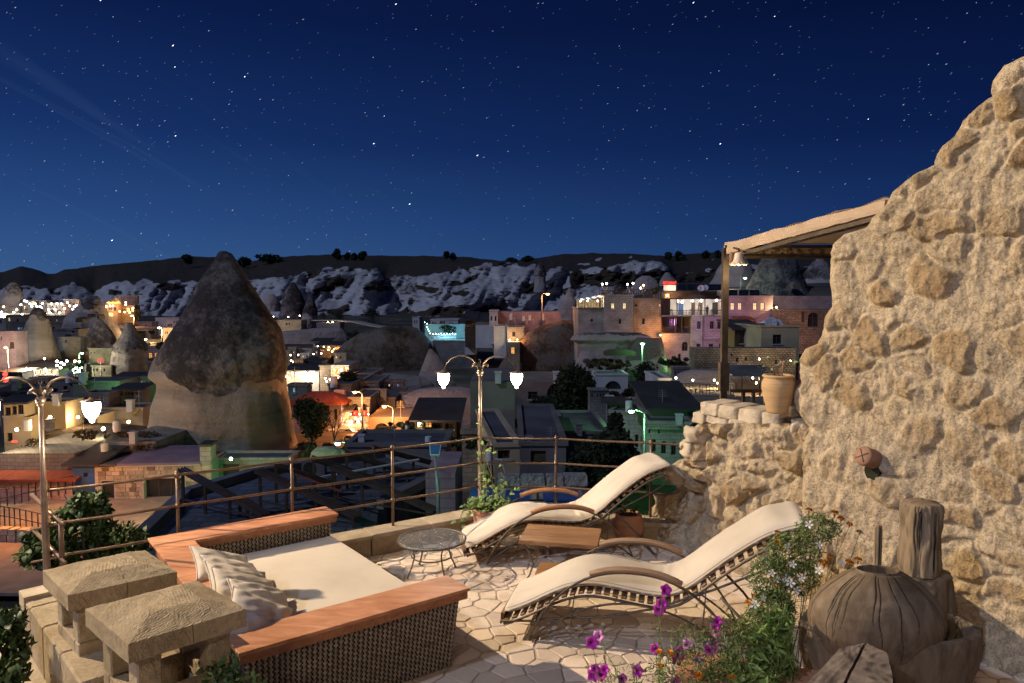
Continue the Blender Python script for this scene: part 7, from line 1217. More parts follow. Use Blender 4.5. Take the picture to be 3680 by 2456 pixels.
def rockwall(name, label, sil, y0, y1, ny_, nx_, xr, off, sk, amp, seed, topback=0.6, cap_round=.18):
    V = []; St = []; p0 = W0 - wn_ * off; nb = 16
    for i in range(ny_ + 1):
        sy = y0 + (y1 - y0) * i / ny_; xl = interp(sil, sy) + 3.0 * noise.noise(Vector((sy * .06, seed, 0))); E = PP(xl, sy, p0, wn_)
        for j in range(-nb, nx_ + 1):
            if j < 0: p = E.copy(); back = cap_round + (topback) * ((-j) / nb) ** 1.5; d_ = 0; edge = 0
            else:
                x = xl + (xr - xl) * (j / nx_); p = PP(x, sy, p0, wn_); d_ = (p - E).length; back = cap_round - sqrt(max(0, cap_round ** 2 - max(0, cap_round - d_) ** 2)) if d_ < cap_round else 0; edge = min(1, d_ / .12)
            k, z = (p - W0).dot(wd), p.z; wx = k + .09 * fbm((k, z, 0), 1.6, 3, seed) + .05 * fbm((k, z, 8), 5, 3, seed); wz = z + .06 * fbm((k, z, 5), 1.6, 3, seed) + .04 * fbm((k, z, 11), 5, 3, seed)
            q = Vector((wx * sk, wz * sk * 1.12, seed * 3.1)); ds, ps = noise.voronoi(q, distance_metric='DISTANCE', exponent=2.5); f = .95 - ds[0] + .2 * (ds[1] - ds[0]); hsh = noise.cell(ps[0] * 7.3) * .5 + .5
            b = min(1, max(0, (f - .08) / .42)); b = b * b * (3 - 2 * b) * ss(-.02, .26, ds[1] - ds[0]); bulge = b * amp * (.35 + 1.0 * abs(hsh))
            dsp = bulge + amp * .7 * fbm((k * 1.0, z * .8, 2), .9, 4, seed) + amp * .50 * fbm((k, z * .6, 3), 4.5, 4, seed) * (.4 + b) + .017 * fbm((k * 1.3, z * .5, 7), 10, 4, seed) - .020 * b * max(0, fbm((k, z, 4), 9, 3, seed + 4)) + amp * .30 * (noise.noise(Vector((k * 9, z * 2.4, seed)))) * (1 - b)
            if z < .5: dsp += .10 * (1 - max(0, z) / .5) ** 2
            u_ = p + wn_ * (dsp * (edge if j >= 0 else 0)) - wn_ * back
            if j < 0: u_ += wd * (.04 * noise.noise(Vector((z * 3, j * .4, seed))) + .25 * ((-j) / nb))
            V.append(tuple(u_)); St.append(min(1, max(0, b * (.15 + .85 * (hsh + .35 * fbm((k, z, 0), 2.2, 3, seed))))))
    nc = nx_ + nb + 1; Fc = [(i * nc + j, (i + 1) * nc + j, (i + 1) * nc + j + 1, i * nc + j + 1) for i in range(ny_) for j in range(nc - 1)]
    o = rawmesh(name, V, Fc, M['wallrock'], None, None, True); setattr_f(o, 'stone', St); return tag(o, label, 'wall')
rockwall('rock_wall', 'huge sunlit-looking beige rock and mortar wall rising out of the right side', SILB, -150, 2560, 520, 450, 4350, 0, 3.3, .050, 1)
rockwall('rubble_wall', 'lower rough boulder wall left of the huge one, stepped on its left side', SILL, 1520, 2160, 260, 230, 3000, .15, 3.3, .11, 2, .35, .14)
# coping stones of the low wall and its top
zc = PP(2700, 1470, W0 - wn_ * .1, wn_).z
c0 = PZ(2540, 1452, 1.62); c1_ = PZ(2830, 1500, 1.60); M['cope2'] = mottled('sandy_coping_stone', (.34, .27, .19), (.56, .47, .36), 5, .95, 24, .9, .02, rnd=.15, c3=(.48, .40, .29)); o = thing('wall_coping', 'row of sandy coping stones on the low boulder wall', 'coping', g0(c0, 1.5))
gr2 = random.Random(3); cx_ = 0; Lc = (c1_ - c0).length; dc = (c1_ - c0).normalized(); back = (wn_ * -1)
def roughblock(c, dims, rz, name, mat, par, seed, amp=.018):
    m = bmesh.new(); bmesh.ops.create_cube(m, size=1); bmesh.ops.subdivide_edges(m, edges=m.edges[:], cuts=6, use_grid_fill=True)
    for v in m.verts:
        p = v.co; q = Vector((p.x * (1 - .03 * abs(p.y * 2) ** 6 - .03 * abs(p.z * 2) ** 6), p.y * (1 - .03 * abs(p.x * 2) ** 6), p.z * (1 - .06 * abs(p.x * 2) ** 6 - .05 * abs(p.y * 2) ** 6))); w = Vector((q.x * dims[0], q.y * dims[1], q.z * dims[2])); w += w.normalized() * amp * (2 * fbm(w + Vector((seed, 0, 0)), 5, 4)); v.co = w
    bmesh.ops.transform(m, matrix=Matrix.Translation(c) @ Matrix.Rotation(rz, 4, 'Z'), verts=m.verts); me = bpy.data.meshes.new(name); m.to_mesh(me); m.free(); me.materials.append(M[mat]); me.polygons.foreach_set('use_smooth', [True] * len(me.polygons)); ob = link(name, me, par); WL[ob.name] = Vector((0, 0, 0)); return ob
import bmesh
ang = atan2(dc.y, dc.x)
while cx_ < Lc - .05:
    w = gr2.uniform(.20, .36); roughblock(c0 + dc * (cx_ + w / 2) + back * .10 + Vector((0, 0, -.035)), (w * .985, .44, .145), ang + gr2.uniform(-.04, .04), 'coping_stone', 'cope2', o, cx_ * 9); cx_ += w
cx_ = -.12
while cx_ < Lc * .8:
    w = gr2.uniform(.17, .30); roughblock(c0 + dc * (cx_ + w / 2) + back * .07 + Vector((0, 0, -.155)), (w * .96, .40, .13), ang + gr2.uniform(-.1, .1), 'coping_stone', 'cope2', o, cx_ * 7 + 50); cx_ += w
for i, (x, y, s_) in enumerate(((2412, 1712, .17), (2462, 1610, .15), (2500, 1560, .2), (2372, 1800, .12), (2838, 1478, .14), (2862, 1530, .12))):
    roughblock(PP(x, y, W0 - wn_ * .1, wn_) - wn_ * .03, (s_ * 1.35, s_, s_ * .85), i * .9, 'projecting_stone', 'cope2', o, i * 3.3, .04)
# upper terrace behind the low wall
MB().prism([(2.58, 8.75), (8, 7.6), (8, 11.4), (3.1, 11.4)], .8, 1.05).build('upper_terrace', M['slab'], None, kind='structure')
# clay pipe stub in the wall
M['clay'] = mottled('fired_clay', (.22, .12, .08), (.36, .21, .14), 7, .85, 30, .5, .008); M['dark_hole'] = mottled('shade_dark_hollow', (.012, .012, .010), (.03, .032, .02), 9, .9)  # near-black colour stands in for shade inside holes and hollows
pc = PP(3150, 1655, W0, wn_); axp = (wn_ + Vector((-.22, .12, .38))).normalized(); o = thing('clay_pipe', 'broken clay pipe stub with a crossed lid sticking out of the wall', 'pipe', pc); q = axp.to_track_quat('Z', 'Y').to_matrix()
def ringp(r_, z_, n_=22, a0=0, a1=2 * pi): return [pc + q @ Vector((r_ * cos(a0 + (a1 - a0) * k / n_), r_ * sin(a0 + (a1 - a0) * k / n_), z_)) for k in range(n_ + 1)]
m = MB(); m.grid([ringp(.088, -.12), ringp(.086, .06), ringp(.084, .10)]); m.grid([ringp(.070, .10), ringp(.070, -.05)]); m.grid([ringp(.084, .10), ringp(.070, .10)]); m.build('pipe_body', M['clay'], o, True)
m = MB(); m.grid([ringp(.082, .10), ringp(.084, .17), ringp(.076, .185), ringp(.001, .188)]); m.build('lid', M['clay'], o, True)
for an in (.5, 2.1): d = Vector((cos(an), sin(an), 0)) * .062; MB().bar(pc + q @ (d + Vector((0, 0, .189))), pc + q @ (-d + Vector((0, 0, .189))), .006, .005).build('groove', M['dark_hole'], o)
dn = Vector((0, 0, -1)); m = MB(); A = [pc + wn_ * .075 + wd * (.066 * cos(k / 14 * 2 * pi)) + Vector((0, 0, -.085 + .075 * sin(k / 14 * 2 * pi) * (1 + .15 * sin(k * 2.3)))) for k in range(14)]; m.add(A, [tuple(range(14))]); m.add([p + wn_ * .0 for p in A] + [p - wn_ * .15 for p in A], [(k, (k + 1) % 14, 14 + (k + 1) % 14, 14 + k) for k in range(14)]); m.build('broken_opening', M['dark_hole'], o)
# ---------------------------------------------------------------- gazebo
Yg = 9.0; zb_ = PY(2608, 922, Yg).z; g_c = PY(2608, 905, Yg); M['gaz_metal'] = mottled('brown_black_metal', (.05, .035, .025), (.10, .075, .055), 9, .5, 50, .3, .002, metal=.4); M['awning'] = mottled('tan_awning_cloth', (.36, .26, .175), (.48, .36, .255), 2.5, .9, 30, .5, .01, c3=(.43, .32, .22)); M['under'] = mottled('awning_lining', (.42, .38, .36), (.52, .47, .44), 2, .9, 20, .2, .01)
o = thing('gazebo', 'metal gazebo with a tan cloth awning behind the low wall', 'gazebo', g0(g_c, 1.05))
MB().bar(g0(g_c, 1.0), g0(g_c, zb_ + .1), .075, .075).build('post', M['gaz_metal'], o); MB().box(g0(g_c, 1.85), (.11, .11, .35)).build('post_sleeve', M['gaz_metal'], o)
G0 = PY(2603, 925, Yg); G1 = PY(3180, 772, 6.9); G2 = Vector((5.0, Yg, G0.z)); zt2 = PY(2603, 878, Yg).z; T0_ = Vector((G0.x, G0.y, zt2)); T1 = PY(3180, 720, 6.9); T2 = Vector((5.0, Yg, zt2)); T3 = T1 + Vector((2.4, 0, 0))
m = MB()
nn_ = 24; P_ = []
for i in range(nn_ + 1): a_ = T0_.lerp(T1, i / nn_); P_.append([a_, a_.lerp(G0.lerp(G1, i / nn_), .55) + Vector((-.006 + .008 * noise.noise(Vector((i * .5, 1, 0))), 0, 0)), G0.lerp(G1, i / nn_) + Vector((.004 * sin(i * 1.7), 0, .03 + .010 * noise.noise(Vector((i * .7, 2, 0)))))])
m.grid(P_); ob = m.build('awning_side', M['awning'], o, False); s_ = ob.modifiers.new('s', 'SOLIDIFY'); s_.thickness = .012
m = MB(); m.grid([[T0_.lerp(T2, i / 6).lerp(T1.lerp(T3, i / 6), j / 8) + Vector((0, 0, -.03 * sin(pi * j / 8 * 3) ** 2)) for i in range(7)] for j in range(9)]); ob = m.build('awning_top', M['awning'], o, True); s_ = ob.modifiers.new('s', 'SOLIDIFY'); s_.thickness = .02
m = MB(); m.grid([[(G0.lerp(G2, i / 6).lerp(G1.lerp(T3 - Vector((0, 0, .3)), i / 6), j / 8) + Vector((0, .02, .17 - .03 * (j % 2)))) for i in range(7)] for j in range(9)]); m.build('awning_lining', M['under'], o, True)
fa = Vector((0, -.04, 0)); m = MB(); m.box(((G0.x + 5.0) / 2, Yg + .01, (G0.z + zt2) / 2), (5.0 - G0.x, .02, (zt2 - G0.z) * .8)); m.build('valance', M['awning'], o)
for z_ in (G0.z, zt2 - .03): MB().bar(Vector((G0.x, Yg - .02, z_)), Vector((5.0, Yg - .02, z_)), .05, .035).build('beam', M['gaz_metal'], o)
MB().bar(G0 + Vector((.02, 0, -.01)), G1 + Vector((.02, 0, -.01)), .045, .04).build('beam', M['gaz_metal'], o); MB().bar(G0 + Vector((.3, 0, .05)), G1 + Vector((.25, 0, .03)), .04, .04).build('rafter', M['gaz_metal'], o)
for x in (2723, 2796, 2866, 2938):
    c = PY(x, 907, Yg - .05); m = MB()
    for sg in (-1, 1):
        sp = [c + Vector((sg * (.062 - .026 * cos(1.5 * 2 * pi * i / 24) * (1 - i / 34)), 0, -.018 + .026 * sin(1.5 * 2 * pi * i / 24) * (1 - i / 34))) for i in range(25)]; m.tube(sp, .0048, 5)
    m.tube([c + Vector((.088 * cos(pi * i / 16), 0, .002 + .040 * sin(pi * i / 16))) for i in range(17)], .0048, 5); m.build('scroll', M['gaz_metal'], o)
M['shade'] = mottled('frosted_glass_shade', (.62, .50, .36), (.75, .64, .50), 6, .4, 30, .2, .004); c = PY(2654, 935, Yg - .35); o2 = thing('hanging_lamp', 'frilled frosted-glass lamp shade hanging under the gazebo corner', 'lamp', c); plight(c + Vector((0, -.05, -.16)), (1, .74, .42), 9, .04, o2)
m = MB(); n_ = 36; R_ = []
for r_, z_, fr in ((.025, .085, 0), (.040, .075, 0), (.050, .02, 0), (.062, -.02, 0), (.082, -.045, .006), (.093, -.058, .012)): R_.append([c + Vector(((r_ + fr * sin(9 * 2 * pi * k / n_)) * cos(2 * pi * k / n_), (r_ + fr * sin(9 * 2 * pi * k / n_)) * sin(2 * pi * k / n_), z_ + fr * .6 * sin(9 * 2 * pi * k / n_))) for k in range(n_ + 1)])
m.grid(R_); ob = m.build('shade', M['shade'], o2, True); s_ = ob.modifiers.new('s', 'SOLIDIFY'); s_.thickness = .004
MB().tube([c + Vector((0, 0, .08)), c + Vector((0, 0, .13)), c + Vector((0, .3, .17))], .012, 6).build('arm', M['gaz_metal'], o2); MB().lathe([(.028, -.09), (.030, .05), (.02, .06)], PY(2630, 925, Yg - .25), 12).build('ceramic_holder', M['clay'], o2, True)
pr = [PY(2622, 1405, 9.3), PY(2960, 1404, 9.3)]; o = thing('terrace_rail', 'short dark rail behind the tall clay pot', 'railing', g0(pr[0], 1.05)); MB().bar(pr[0], pr[1], .05, .04).build('rail', M['gaz_metal'], o)
for x in (2672, 2708, 2750, 2850): p = PY(x, 1404, 9.3); MB().bar(g0(p, 1.05), p, .035, .035).build('post', M['gaz_metal'], o)
# ---------------------------------------------------------------- pots
M['terracotta'] = mottled('terracotta', (.34, .155, .095), (.50, .26, .17), 4, .8, 30, .4, .004, (1, 1, 3), c3=(.42, .21, .13)); M['clay_tan'] = mottled('tan_thrown_clay', (.40, .25, .115), (.54, .36, .19), 2, .7, 14, .5, .004, (1, 1, 10), spec=.3, c3=(.47, .31, .15)); M['soil'] = mottled('dark_soil', (.03, .02, .013), (.07, .05, .035), 20, .95, 40, .8, .02)
M['leaf'] = mottled('vine_leaf', (.10, .17, .045), (.20, .30, .09), 9, .55, 30, .3, .002, rnd=.5, c3=(.15, .23, .06)); M['leaf_dark'] = mottled('dark_leaf', (.022, .045, .012), (.055, .095, .025), 6, .5, 30, .3, .002, rnd=.5); M['stem'] = mottled('green_brown_stem', (.12, .13, .05), (.24, .20, .10), 9, .7); M['twig'] = mottled('pinkish_twig', (.26, .15, .10), (.36, .22, .15), 9, .7)  # second leaf colour is a much darker green
LEAFM = None
def leafmesh():
    v = [(0, 0, 0), (.30, .32, .05), (.38, .0, .10), (.28, -.32, .05), (.10, .40, .0), (.10, -.40, .0), (.72, .22, .04), (.72, -.22, .04), (1.0, 0, -.05), (.62, 0, .10), (-.08, .24, -.02), (-.08, -.24, -.02)]
    f = [(0, 2, 1), (0, 3, 2), (0, 1, 4), (0, 5, 3), (0, 4, 10), (0, 11, 5), (1, 2, 9, 6), (2, 3, 7, 9), (9, 7, 8), (6, 9, 8)]
    me = bpy.data.meshes.new('leaf'); me.from_pydata(v, [], f); me.materials.append(M['leaf']); me.polygons.foreach_set('use_smooth', [True] * len(me.polygons)); me.update(); return me
LEAFM = leafmesh(); LEAFD = LEAFM.copy(); LEAFD.materials.clear(); LEAFD.materials.append(M['leaf_dark'])
def putleaf(par, p, s, d, me=None, name='leaf'):
    ob = bpy.data.objects.new(name, me or LEAFM); COL.objects.link(ob); ob.parent = par; d = Vector(d).normalized(); up = Vector((R.uniform(-.5, .3), R.uniform(-1, .2), R.uniform(.2, 1))); y = up.cross(d).normalized(); z = d.cross(y); mt_ = Matrix((d, y, z)).transposed().to_4x4(); ob.rotation_euler = mt_.to_euler(); ob.location = Vector(p) - wloc(par); ob.scale = (s, s, s); return ob
def pot(name, label, c, prof, mat, fill, cat='plant pot', n=36):
    o = thing(name, label, cat, c); m = MB(); r0 = prof[-1][0]; m.lathe(prof + [(r0 - .022, prof[-1][1]), (r0 - .026, fill)], c, n); m.build('pot', M[mat], o, True); MB().lathe([(r0 - .027, fill - .005), (r0 * .5, fill + .008), (.001, fill + .012)], c, 20, cap=False).build('soil', M['soil'], o, True); return o
pc1 = PY(1755, 1850, 8.30); pc1.z = 0; potA = pot('terracotta_pot', 'terracotta pot with the climbing vine at the foot of the middle lamp post', pc1, [(.115, 0), (.13, .05), (.165, .22), (.176, .33), (.172, .35), (.188, .36), (.192, .385), (.185, .40)], 'terracotta', .37)
vine = thing('climbing_vine', 'leafy vine climbing from the terracotta pot up the lamp post', 'vine', pc1 + Vector((0, 0, .38))); lp = g0(fp[-1]); m = MB(); strands = []
for i in range(9):
    g_ = random.Random(50 + i); st = pc1 + Vector((g_.uniform(-.1, .1), g_.uniform(-.08, .08), .38)); P_ = [st]
    top = [(1756, 1480 + 70, 0), (1740, 1580, 0), (1810, 1660, 0), (1820, 1700, 0), (1775, 1700, 0), (1680, 1770, 0), (1650, 1800, 0), (1640, 1850, 1), (1870, 1790, 0)][i]; e_ = PY(top[0], top[1] + 40, 8.35 if i not in (0, 1) else 8.72)
    for k in range(1, 9): t_ = k / 8; P_.append(st.lerp(e_, t_) + Vector((.04 * sin(k * 1.9 + i), .03 * cos(k * 1.3 + i), (.10 * sin(pi * t_) if i > 4 else 0))))
    if i in (7,): P_ += [e_ + Vector((-.02, -.05, -.12)), e_ + Vector((-.03, -.06, -.25))]
    m.tube(P_, [.005] * (len(P_) - 3) + [.004, .003, .002], 5); strands.append(P_)
sp = [lp + Vector((.03 * cos(k * .8), .03 * sin(k * .8), .45 + k * .035)) for k in range(26)]; m.tube(sp, .0035, 5); strands.append(sp); m.build('stems', M['stem'], vine, True)
for i, P_ in enumerate(strands):
    n_ = 16 if 1 < i < 5 else (11 if i < 9 else 12)
    for k in range(n_):
        t_ = R.uniform(.12, 1) ** (.7 if 1 < i < 5 else 1) * (len(P_) - 1); a_ = int(min(len(P_) - 2, t_)); p = P_[a_].lerp(P_[a_ + 1], t_ - a_); w_ = .11 if 1 < i < 5 else .055; p = p + Vector((R.gauss(0, w_ * .6), R.gauss(-.03, w_ * .5), R.gauss(0, w_ * .5))); putleaf(vine, p, R.uniform(.035, .075), (R.uniform(-1, 1), R.uniform(-1, .3), R.uniform(-.9, .3)))
for k in range(95): an = R.uniform(0, 2 * pi); r_ = .20 * sqrt(R.random()); putleaf(vine, pc1 + Vector((r_ * cos(an) * 1.15, r_ * sin(an), .40 + R.uniform(0, .16) * (1 - r_ / .28))), R.uniform(.035, .085), (cos(an), sin(an), R.uniform(-.5, .6)))
pc2 = PY(2258, 1905, 8.28); pc2.z = 0; potB = pot('terracotta_pot', 'round terracotta pot with pricked dots behind the far lounger head', pc2, [(.10, 0), (.115, .02), (.165, .12), (.182, .20), (.172, .27), (.145, .315), (.15, .33), (.152, .345)], 'terracotta', .325)
for k in range(9): an = -pi / 2 + (k - 4) * .35; c = pc2 + Vector((.184 * cos(an), .184 * sin(an), .205)); m = MB(); [m.ball(c + Vector((.012 * cos(q_), 0, .012 * sin(q_))), .0035, 5) for q_ in (0, 1.26, 2.5, 3.77, 5.0)]; m.build('dot_pattern', M['coping'], potB)
plB = thing('pot_plant', 'small leafy plant in the round terracotta pot', 'plant', pc2 + Vector((0, 0, .33)))
for k in range(34): an = R.uniform(0, 2 * pi); r_ = .10 * sqrt(R.random()); putleaf(plB, pc2 + Vector((r_ * cos(an), r_ * sin(an), .35 + R.uniform(0, .09))), R.uniform(.03, .06), (cos(an), sin(an), R.uniform(0, 1)), LEAFD)
Dp = 7.05; pc3 = PY(2795, 1484, Dp); s3 = Dp / F; potC = pot('clay_pot', 'tall tan thrown-clay pot standing on the low wall against the rock', pc3, [(36 * s3, 0), (39 * s3, 8 * s3), (50 * s3, 50 * s3), (58 * s3, 92 * s3), (57 * s3, 112 * s3), (50 * s3, 124 * s3), (51 * s3, 128 * s3), (56 * s3, 132 * s3), (56 * s3, 136 * s3), (51 * s3, 139 * s3)], 'clay_tan', 132 * s3, n=44)
ger = thing('geranium', 'sparse geranium with bare pink stems in the tall clay pot', 'plant', pc3 + Vector((0, 0, 132 * s3))); m = MB(); tips = [(2765, 1290), (2748, 1322), (2775, 1305), (2812, 1305), (2840, 1290), (2830, 1318), (2760, 1335)]
for i, (x, y) in enumerate(tips): a_ = pc3 + Vector((R.uniform(-.05, .05), R.uniform(-.04, .04), 132 * s3)); e_ = PY(x, y, Dp); m.tube([a_, a_.lerp(e_, .5) + Vector((R.uniform(-.02, .02), 0, .01)), e_], [.006, .005, .003], 5)
m.build('stems', M['twig'], ger, True)
for i, (x, y) in enumerate(tips * 3): putleaf(ger, PY(x + R.uniform(-14, 14), y + R.uniform(-8, 14), Dp + R.uniform(-.04, .04)), R.uniform(.028, .048), (R.uniform(-1, 1), -.5, R.uniform(-.5, .5)))
M['petal_pink'] = mottled('salmon_petal', (.75, .30, .22), (.85, .42, .32), 9, .7); m = MB(); [m.ball(PY(2812 + dx, 1303 + dy, Dp - .02), .011, 6, .7) for dx, dy in ((0, 0), (6, -3), (-5, -2), (2, 5))]; m.build('blossom', M['petal_pink'], ger)
# ---------------------------------------------------------------- stone chimneys at the lower left
t = NT('tooled_sandstone'); n1_ = t.noise(2.2, 6); wv = t.n('ShaderNodeTexWave'); wv.inputs['Scale'].default_value = 26; wv.inputs['Distortion'].default_value = 7; wv.inputs['Detail'].default_value = 4; wv.inputs['Detail Scale'].default_value = 2.2; t.l(t.coord((1, .8, .6), (0, .3, .6)), wv.inputs[0]); col = t.ramp(n1_, [(.28, (.29, .225, .14)), (.5, (.42, .335, .225)), (.72, (.52, .42, .295))]); col = t.mix(1.0, col, t.ramp(t.noise(30, 6, None, .7), [(.3, .70), (.6, 1.05)]), 'MULTIPLY'); msk = t.ramp(t.noise(3.2, 4), [(.42, .15), (.58, 1.0)])
M['tooled'] = t.out(col, .95, t.bump(t.math('ADD', t.math('MULTIPLY', t.math('MULTIPLY', wv.outputs['Fac'], msk), .5), t.noise(20, 7, None, .7)), .7, .018))
def chimney(label, cn, z, th, zshaft, seed, open_side):
    L_, Fr, Rt, Nr = [PZ(x, y, z) for x, y in cn]; ctr = (L_ + Fr + Rt + Nr) / 4; o = thing('stone_chimney', label, 'chimney', g0(ctr, zshaft - 1.2)); e1 = (Rt - Nr); e2 = (L_ - Nr)
    def Q(a, b, z_): p = Nr + e1 * a + e2 * b; return Vector((p.x, p.y, z_))
    for part in ((0, .52), (.526, 1.0)):                                           # cap cut as two blocks with a joint
        n_ = 26; rows_ = []
        def top(a, b): r_ = min(a, 1 - a, b, 1 - b); return z + min(.060, r_ * .22) * (1 + .0) + .007 * fbm((a * 3 + seed, b * 3, 0), 1.6, 4) * min(1, r_ * 12) + .0018 * sin((a * 1.0 + b * .5) * 120) * min(1, r_ * 8) * (fbm((a * 4, b * 4, seed), 1, 2) > 0)
        rows_ = [[Q(part[0] + (part[1] - part[0]) * i / n_, j / (2 * n_), top(part[0] + (part[1] - part[0]) * i / n_, j / (2 * n_))) for j in range(2 * n_ + 1)] for i in range(n_ + 1)]; m = MB(); m.grid(rows_)
        loop = [r[0] for r in rows_] + rows_[-1][1:] + [r[-1] for r in rows_[::-1]][1:] + rows_[0][::-1][1:-1]; nl = len(loop); low = [Vector((p.x, p.y, z - th)) + Vector((.004 * noise.noise(p * 9), .004 * noise.noise(p * 7), .008 * noise.noise(p * 6))) for p in loop]; m.add(loop + low, [(i, nl + i, nl + (i + 1) % nl, (i + 1) % nl) for i in range(nl)] + [tuple(range(2 * nl - 1, nl - 1, -1))]); m.build('cap_block', M['tooled'], o)
    i0, i1 = .10, .90; lg = .20; hole = .24
    for (a, b) in ((i0, i0), (i1 - lg, i0), (i1 - lg, i1 - lg), (i0, i1 - lg)):
        P_ = [Q(a, b, z - th - hole), Q(a + lg, b, z - th - hole), Q(a + lg, b + lg, z - th - hole), Q(a, b + lg, z - th - hole)]; m = MB(); m.hexa(P_ + [Vector((p.x, p.y, z - th - .003)) for p in P_]); ob = m.build('cap_leg', M['tooled'], o); b_ = ob.modifiers.new('b', 'BEVEL'); b_.width = .008
    zs_ = z - th - hole; k = 0
    for (a0_, a1_, b0_, b1_) in ((i0, i1, i0, i0 + .14), (i0, i1, i1 - .14, i1), (i0, i0 + .14, i0 + .145, i1 - .145), (i1 - .14, i1, i0 + .145, i1 - .145)):
        zz = zs_ - .003
        for c_ in range(4):
            hh = (.34, .30, .36, .6)[c_]; P_ = [Q(a0_, b0_, zz - hh + .004), Q(a1_, b0_, zz - hh + .004), Q(a1_, b1_, zz - hh + .004), Q(a0_, b1_, zz - hh + .004)]; m = MB(); m.hexa(P_ + [Vector((p.x, p.y, zz)) for p in P_]); ob = m.build('shaft_block', M['tooled'], o); b_ = ob.modifiers.new('b', 'BEVEL'); b_.width = .007; zz -= hh
    m = MB(); m.prism([Q(i0 + .15, i0 + .15, 0), Q(i1 - .15, i0 + .15, 0), Q(i1 - .15, i1 - .15, 0), Q(i0 + .15, i1 - .15, 0)], zs_ - .5, zs_ - .35); m.build('flue_floor', M['dark_hole'], o); return o
chimney('far stone chimney with a hipped slab cap beside the daybed corner', ((153, 2051), (517, 1973), (636, 2055), (243, 2141)), 1.02, .10, .3, 1, 0)
chimney('near stone chimney with a hipped slab cap and dark square openings', ((306, 2189), (708, 2086), (885, 2189), (460, 2316)), 1.12, .10, .3, 5, 0)
e_ = [PZ(73, 2135, .60), PZ(215, 2304, .60), PZ(300, 2480, .60), PZ(150, 2600, .60)]; bA, bB = PZ(73, 2135, .60), PZ(330, 2520, .60); bd = (bB - bA).normalized(); bn = Vector((-bd.y, bd.x, 0)); bn = bn if bn.x > 0 else -bn
o = thing('roof_edge_wall', 'stone ledge wall with a sloping moulding at the lower left corner', 'wall', g0(bA, -.5)); Lb = (bB - bA).length; bang = atan2(bd.y, bd.x); x_ = 0
for w in (.34, .42, .5, .5):
    m = MB(); m.box(bA + bd * (x_ + w / 2) + bn * .13 + Vector((0, 0, -.28)), (w - .006, .26, .56), bang); ob = m.build('block', M['tooled'], o); b_ = ob.modifiers.new('b', 'BEVEL'); b_.width = .012
    A_ = bA + bd * x_; B_ = bA + bd * (x_ + w - .004); P_ = []
    m = MB(); m.hexa([A_ + bn * .0 + Vector((0, 0, -.62)), B_ + Vector((0, 0, -.62)), B_ - bn * .20 + Vector((0, 0, -.62)), A_ - bn * .20 + Vector((0, 0, -.62)), A_ + bn * .0 + Vector((0, 0, -.36)), B_ + Vector((0, 0, -.36)), B_ - bn * .17 + Vector((0, 0, -.50)), A_ - bn * .17 + Vector((0, 0, -.50))]); m.build('moulding', M['tooled'], o)
    m = MB(); m.box(bA + bd * (x_ + w / 2) + bn * .05 + Vector((0, 0, -1.0)), (w - .006, .30, .74), bang); m.build('block', M['tooled'], o); x_ += w
m = MB(); c_ = bA + bd * .10 + bn * .34; m.box(c_ + Vector((0, 0, -.02)), (.18, .70, .10), bang); m.build('ledge_slab', M['coping'], o)
MB().box(bA + bd * .8 + bn * .75 + Vector((0, 0, -.75)), (2.0, 1.0, .2), bang).build('chimney_base', M['slab'], None, kind='structure')
# ---------------------------------------------------------------- carved wooden vessels at lower right
def crackwood(name, c1, c2, c3):
    t = NT(name); a = t.attr('crack'); g_ = t.noise(1.0, 8, t.coord((9, 9, 2.6)), .7, .8); col = t.ramp(g_, [(.3, c1), (.5, c2), (.7, c3)]); col = t.mix(1.0, col, t.ramp(t.noise(3, 5), [(.3, .65), (.7, 1.1)]), 'MULTIPLY'); col = t.mix(a, col, (.012, .010, .008)); return t.out(col, .8, t.bump(t.math('ADD', g_, t.math('MULTIPLY', t.noise(45, 5, t.coord((1, 1, .15))), .5)), .35, .004), 0, .25)
M['oldwood'] = crackwood('cracked_grey_brown_wood', (.11, .078, .05), (.20, .145, .095), (.30, .225, .155)); M['paleold'] = crackwood('bleached_log_wood', (.20, .145, .09), (.30, .225, .145), (.40, .31, .21)); M['greyold'] = crackwood('silvered_beam_wood', (.13, .105, .088), (.22, .18, .155), (.31, .26, .225))
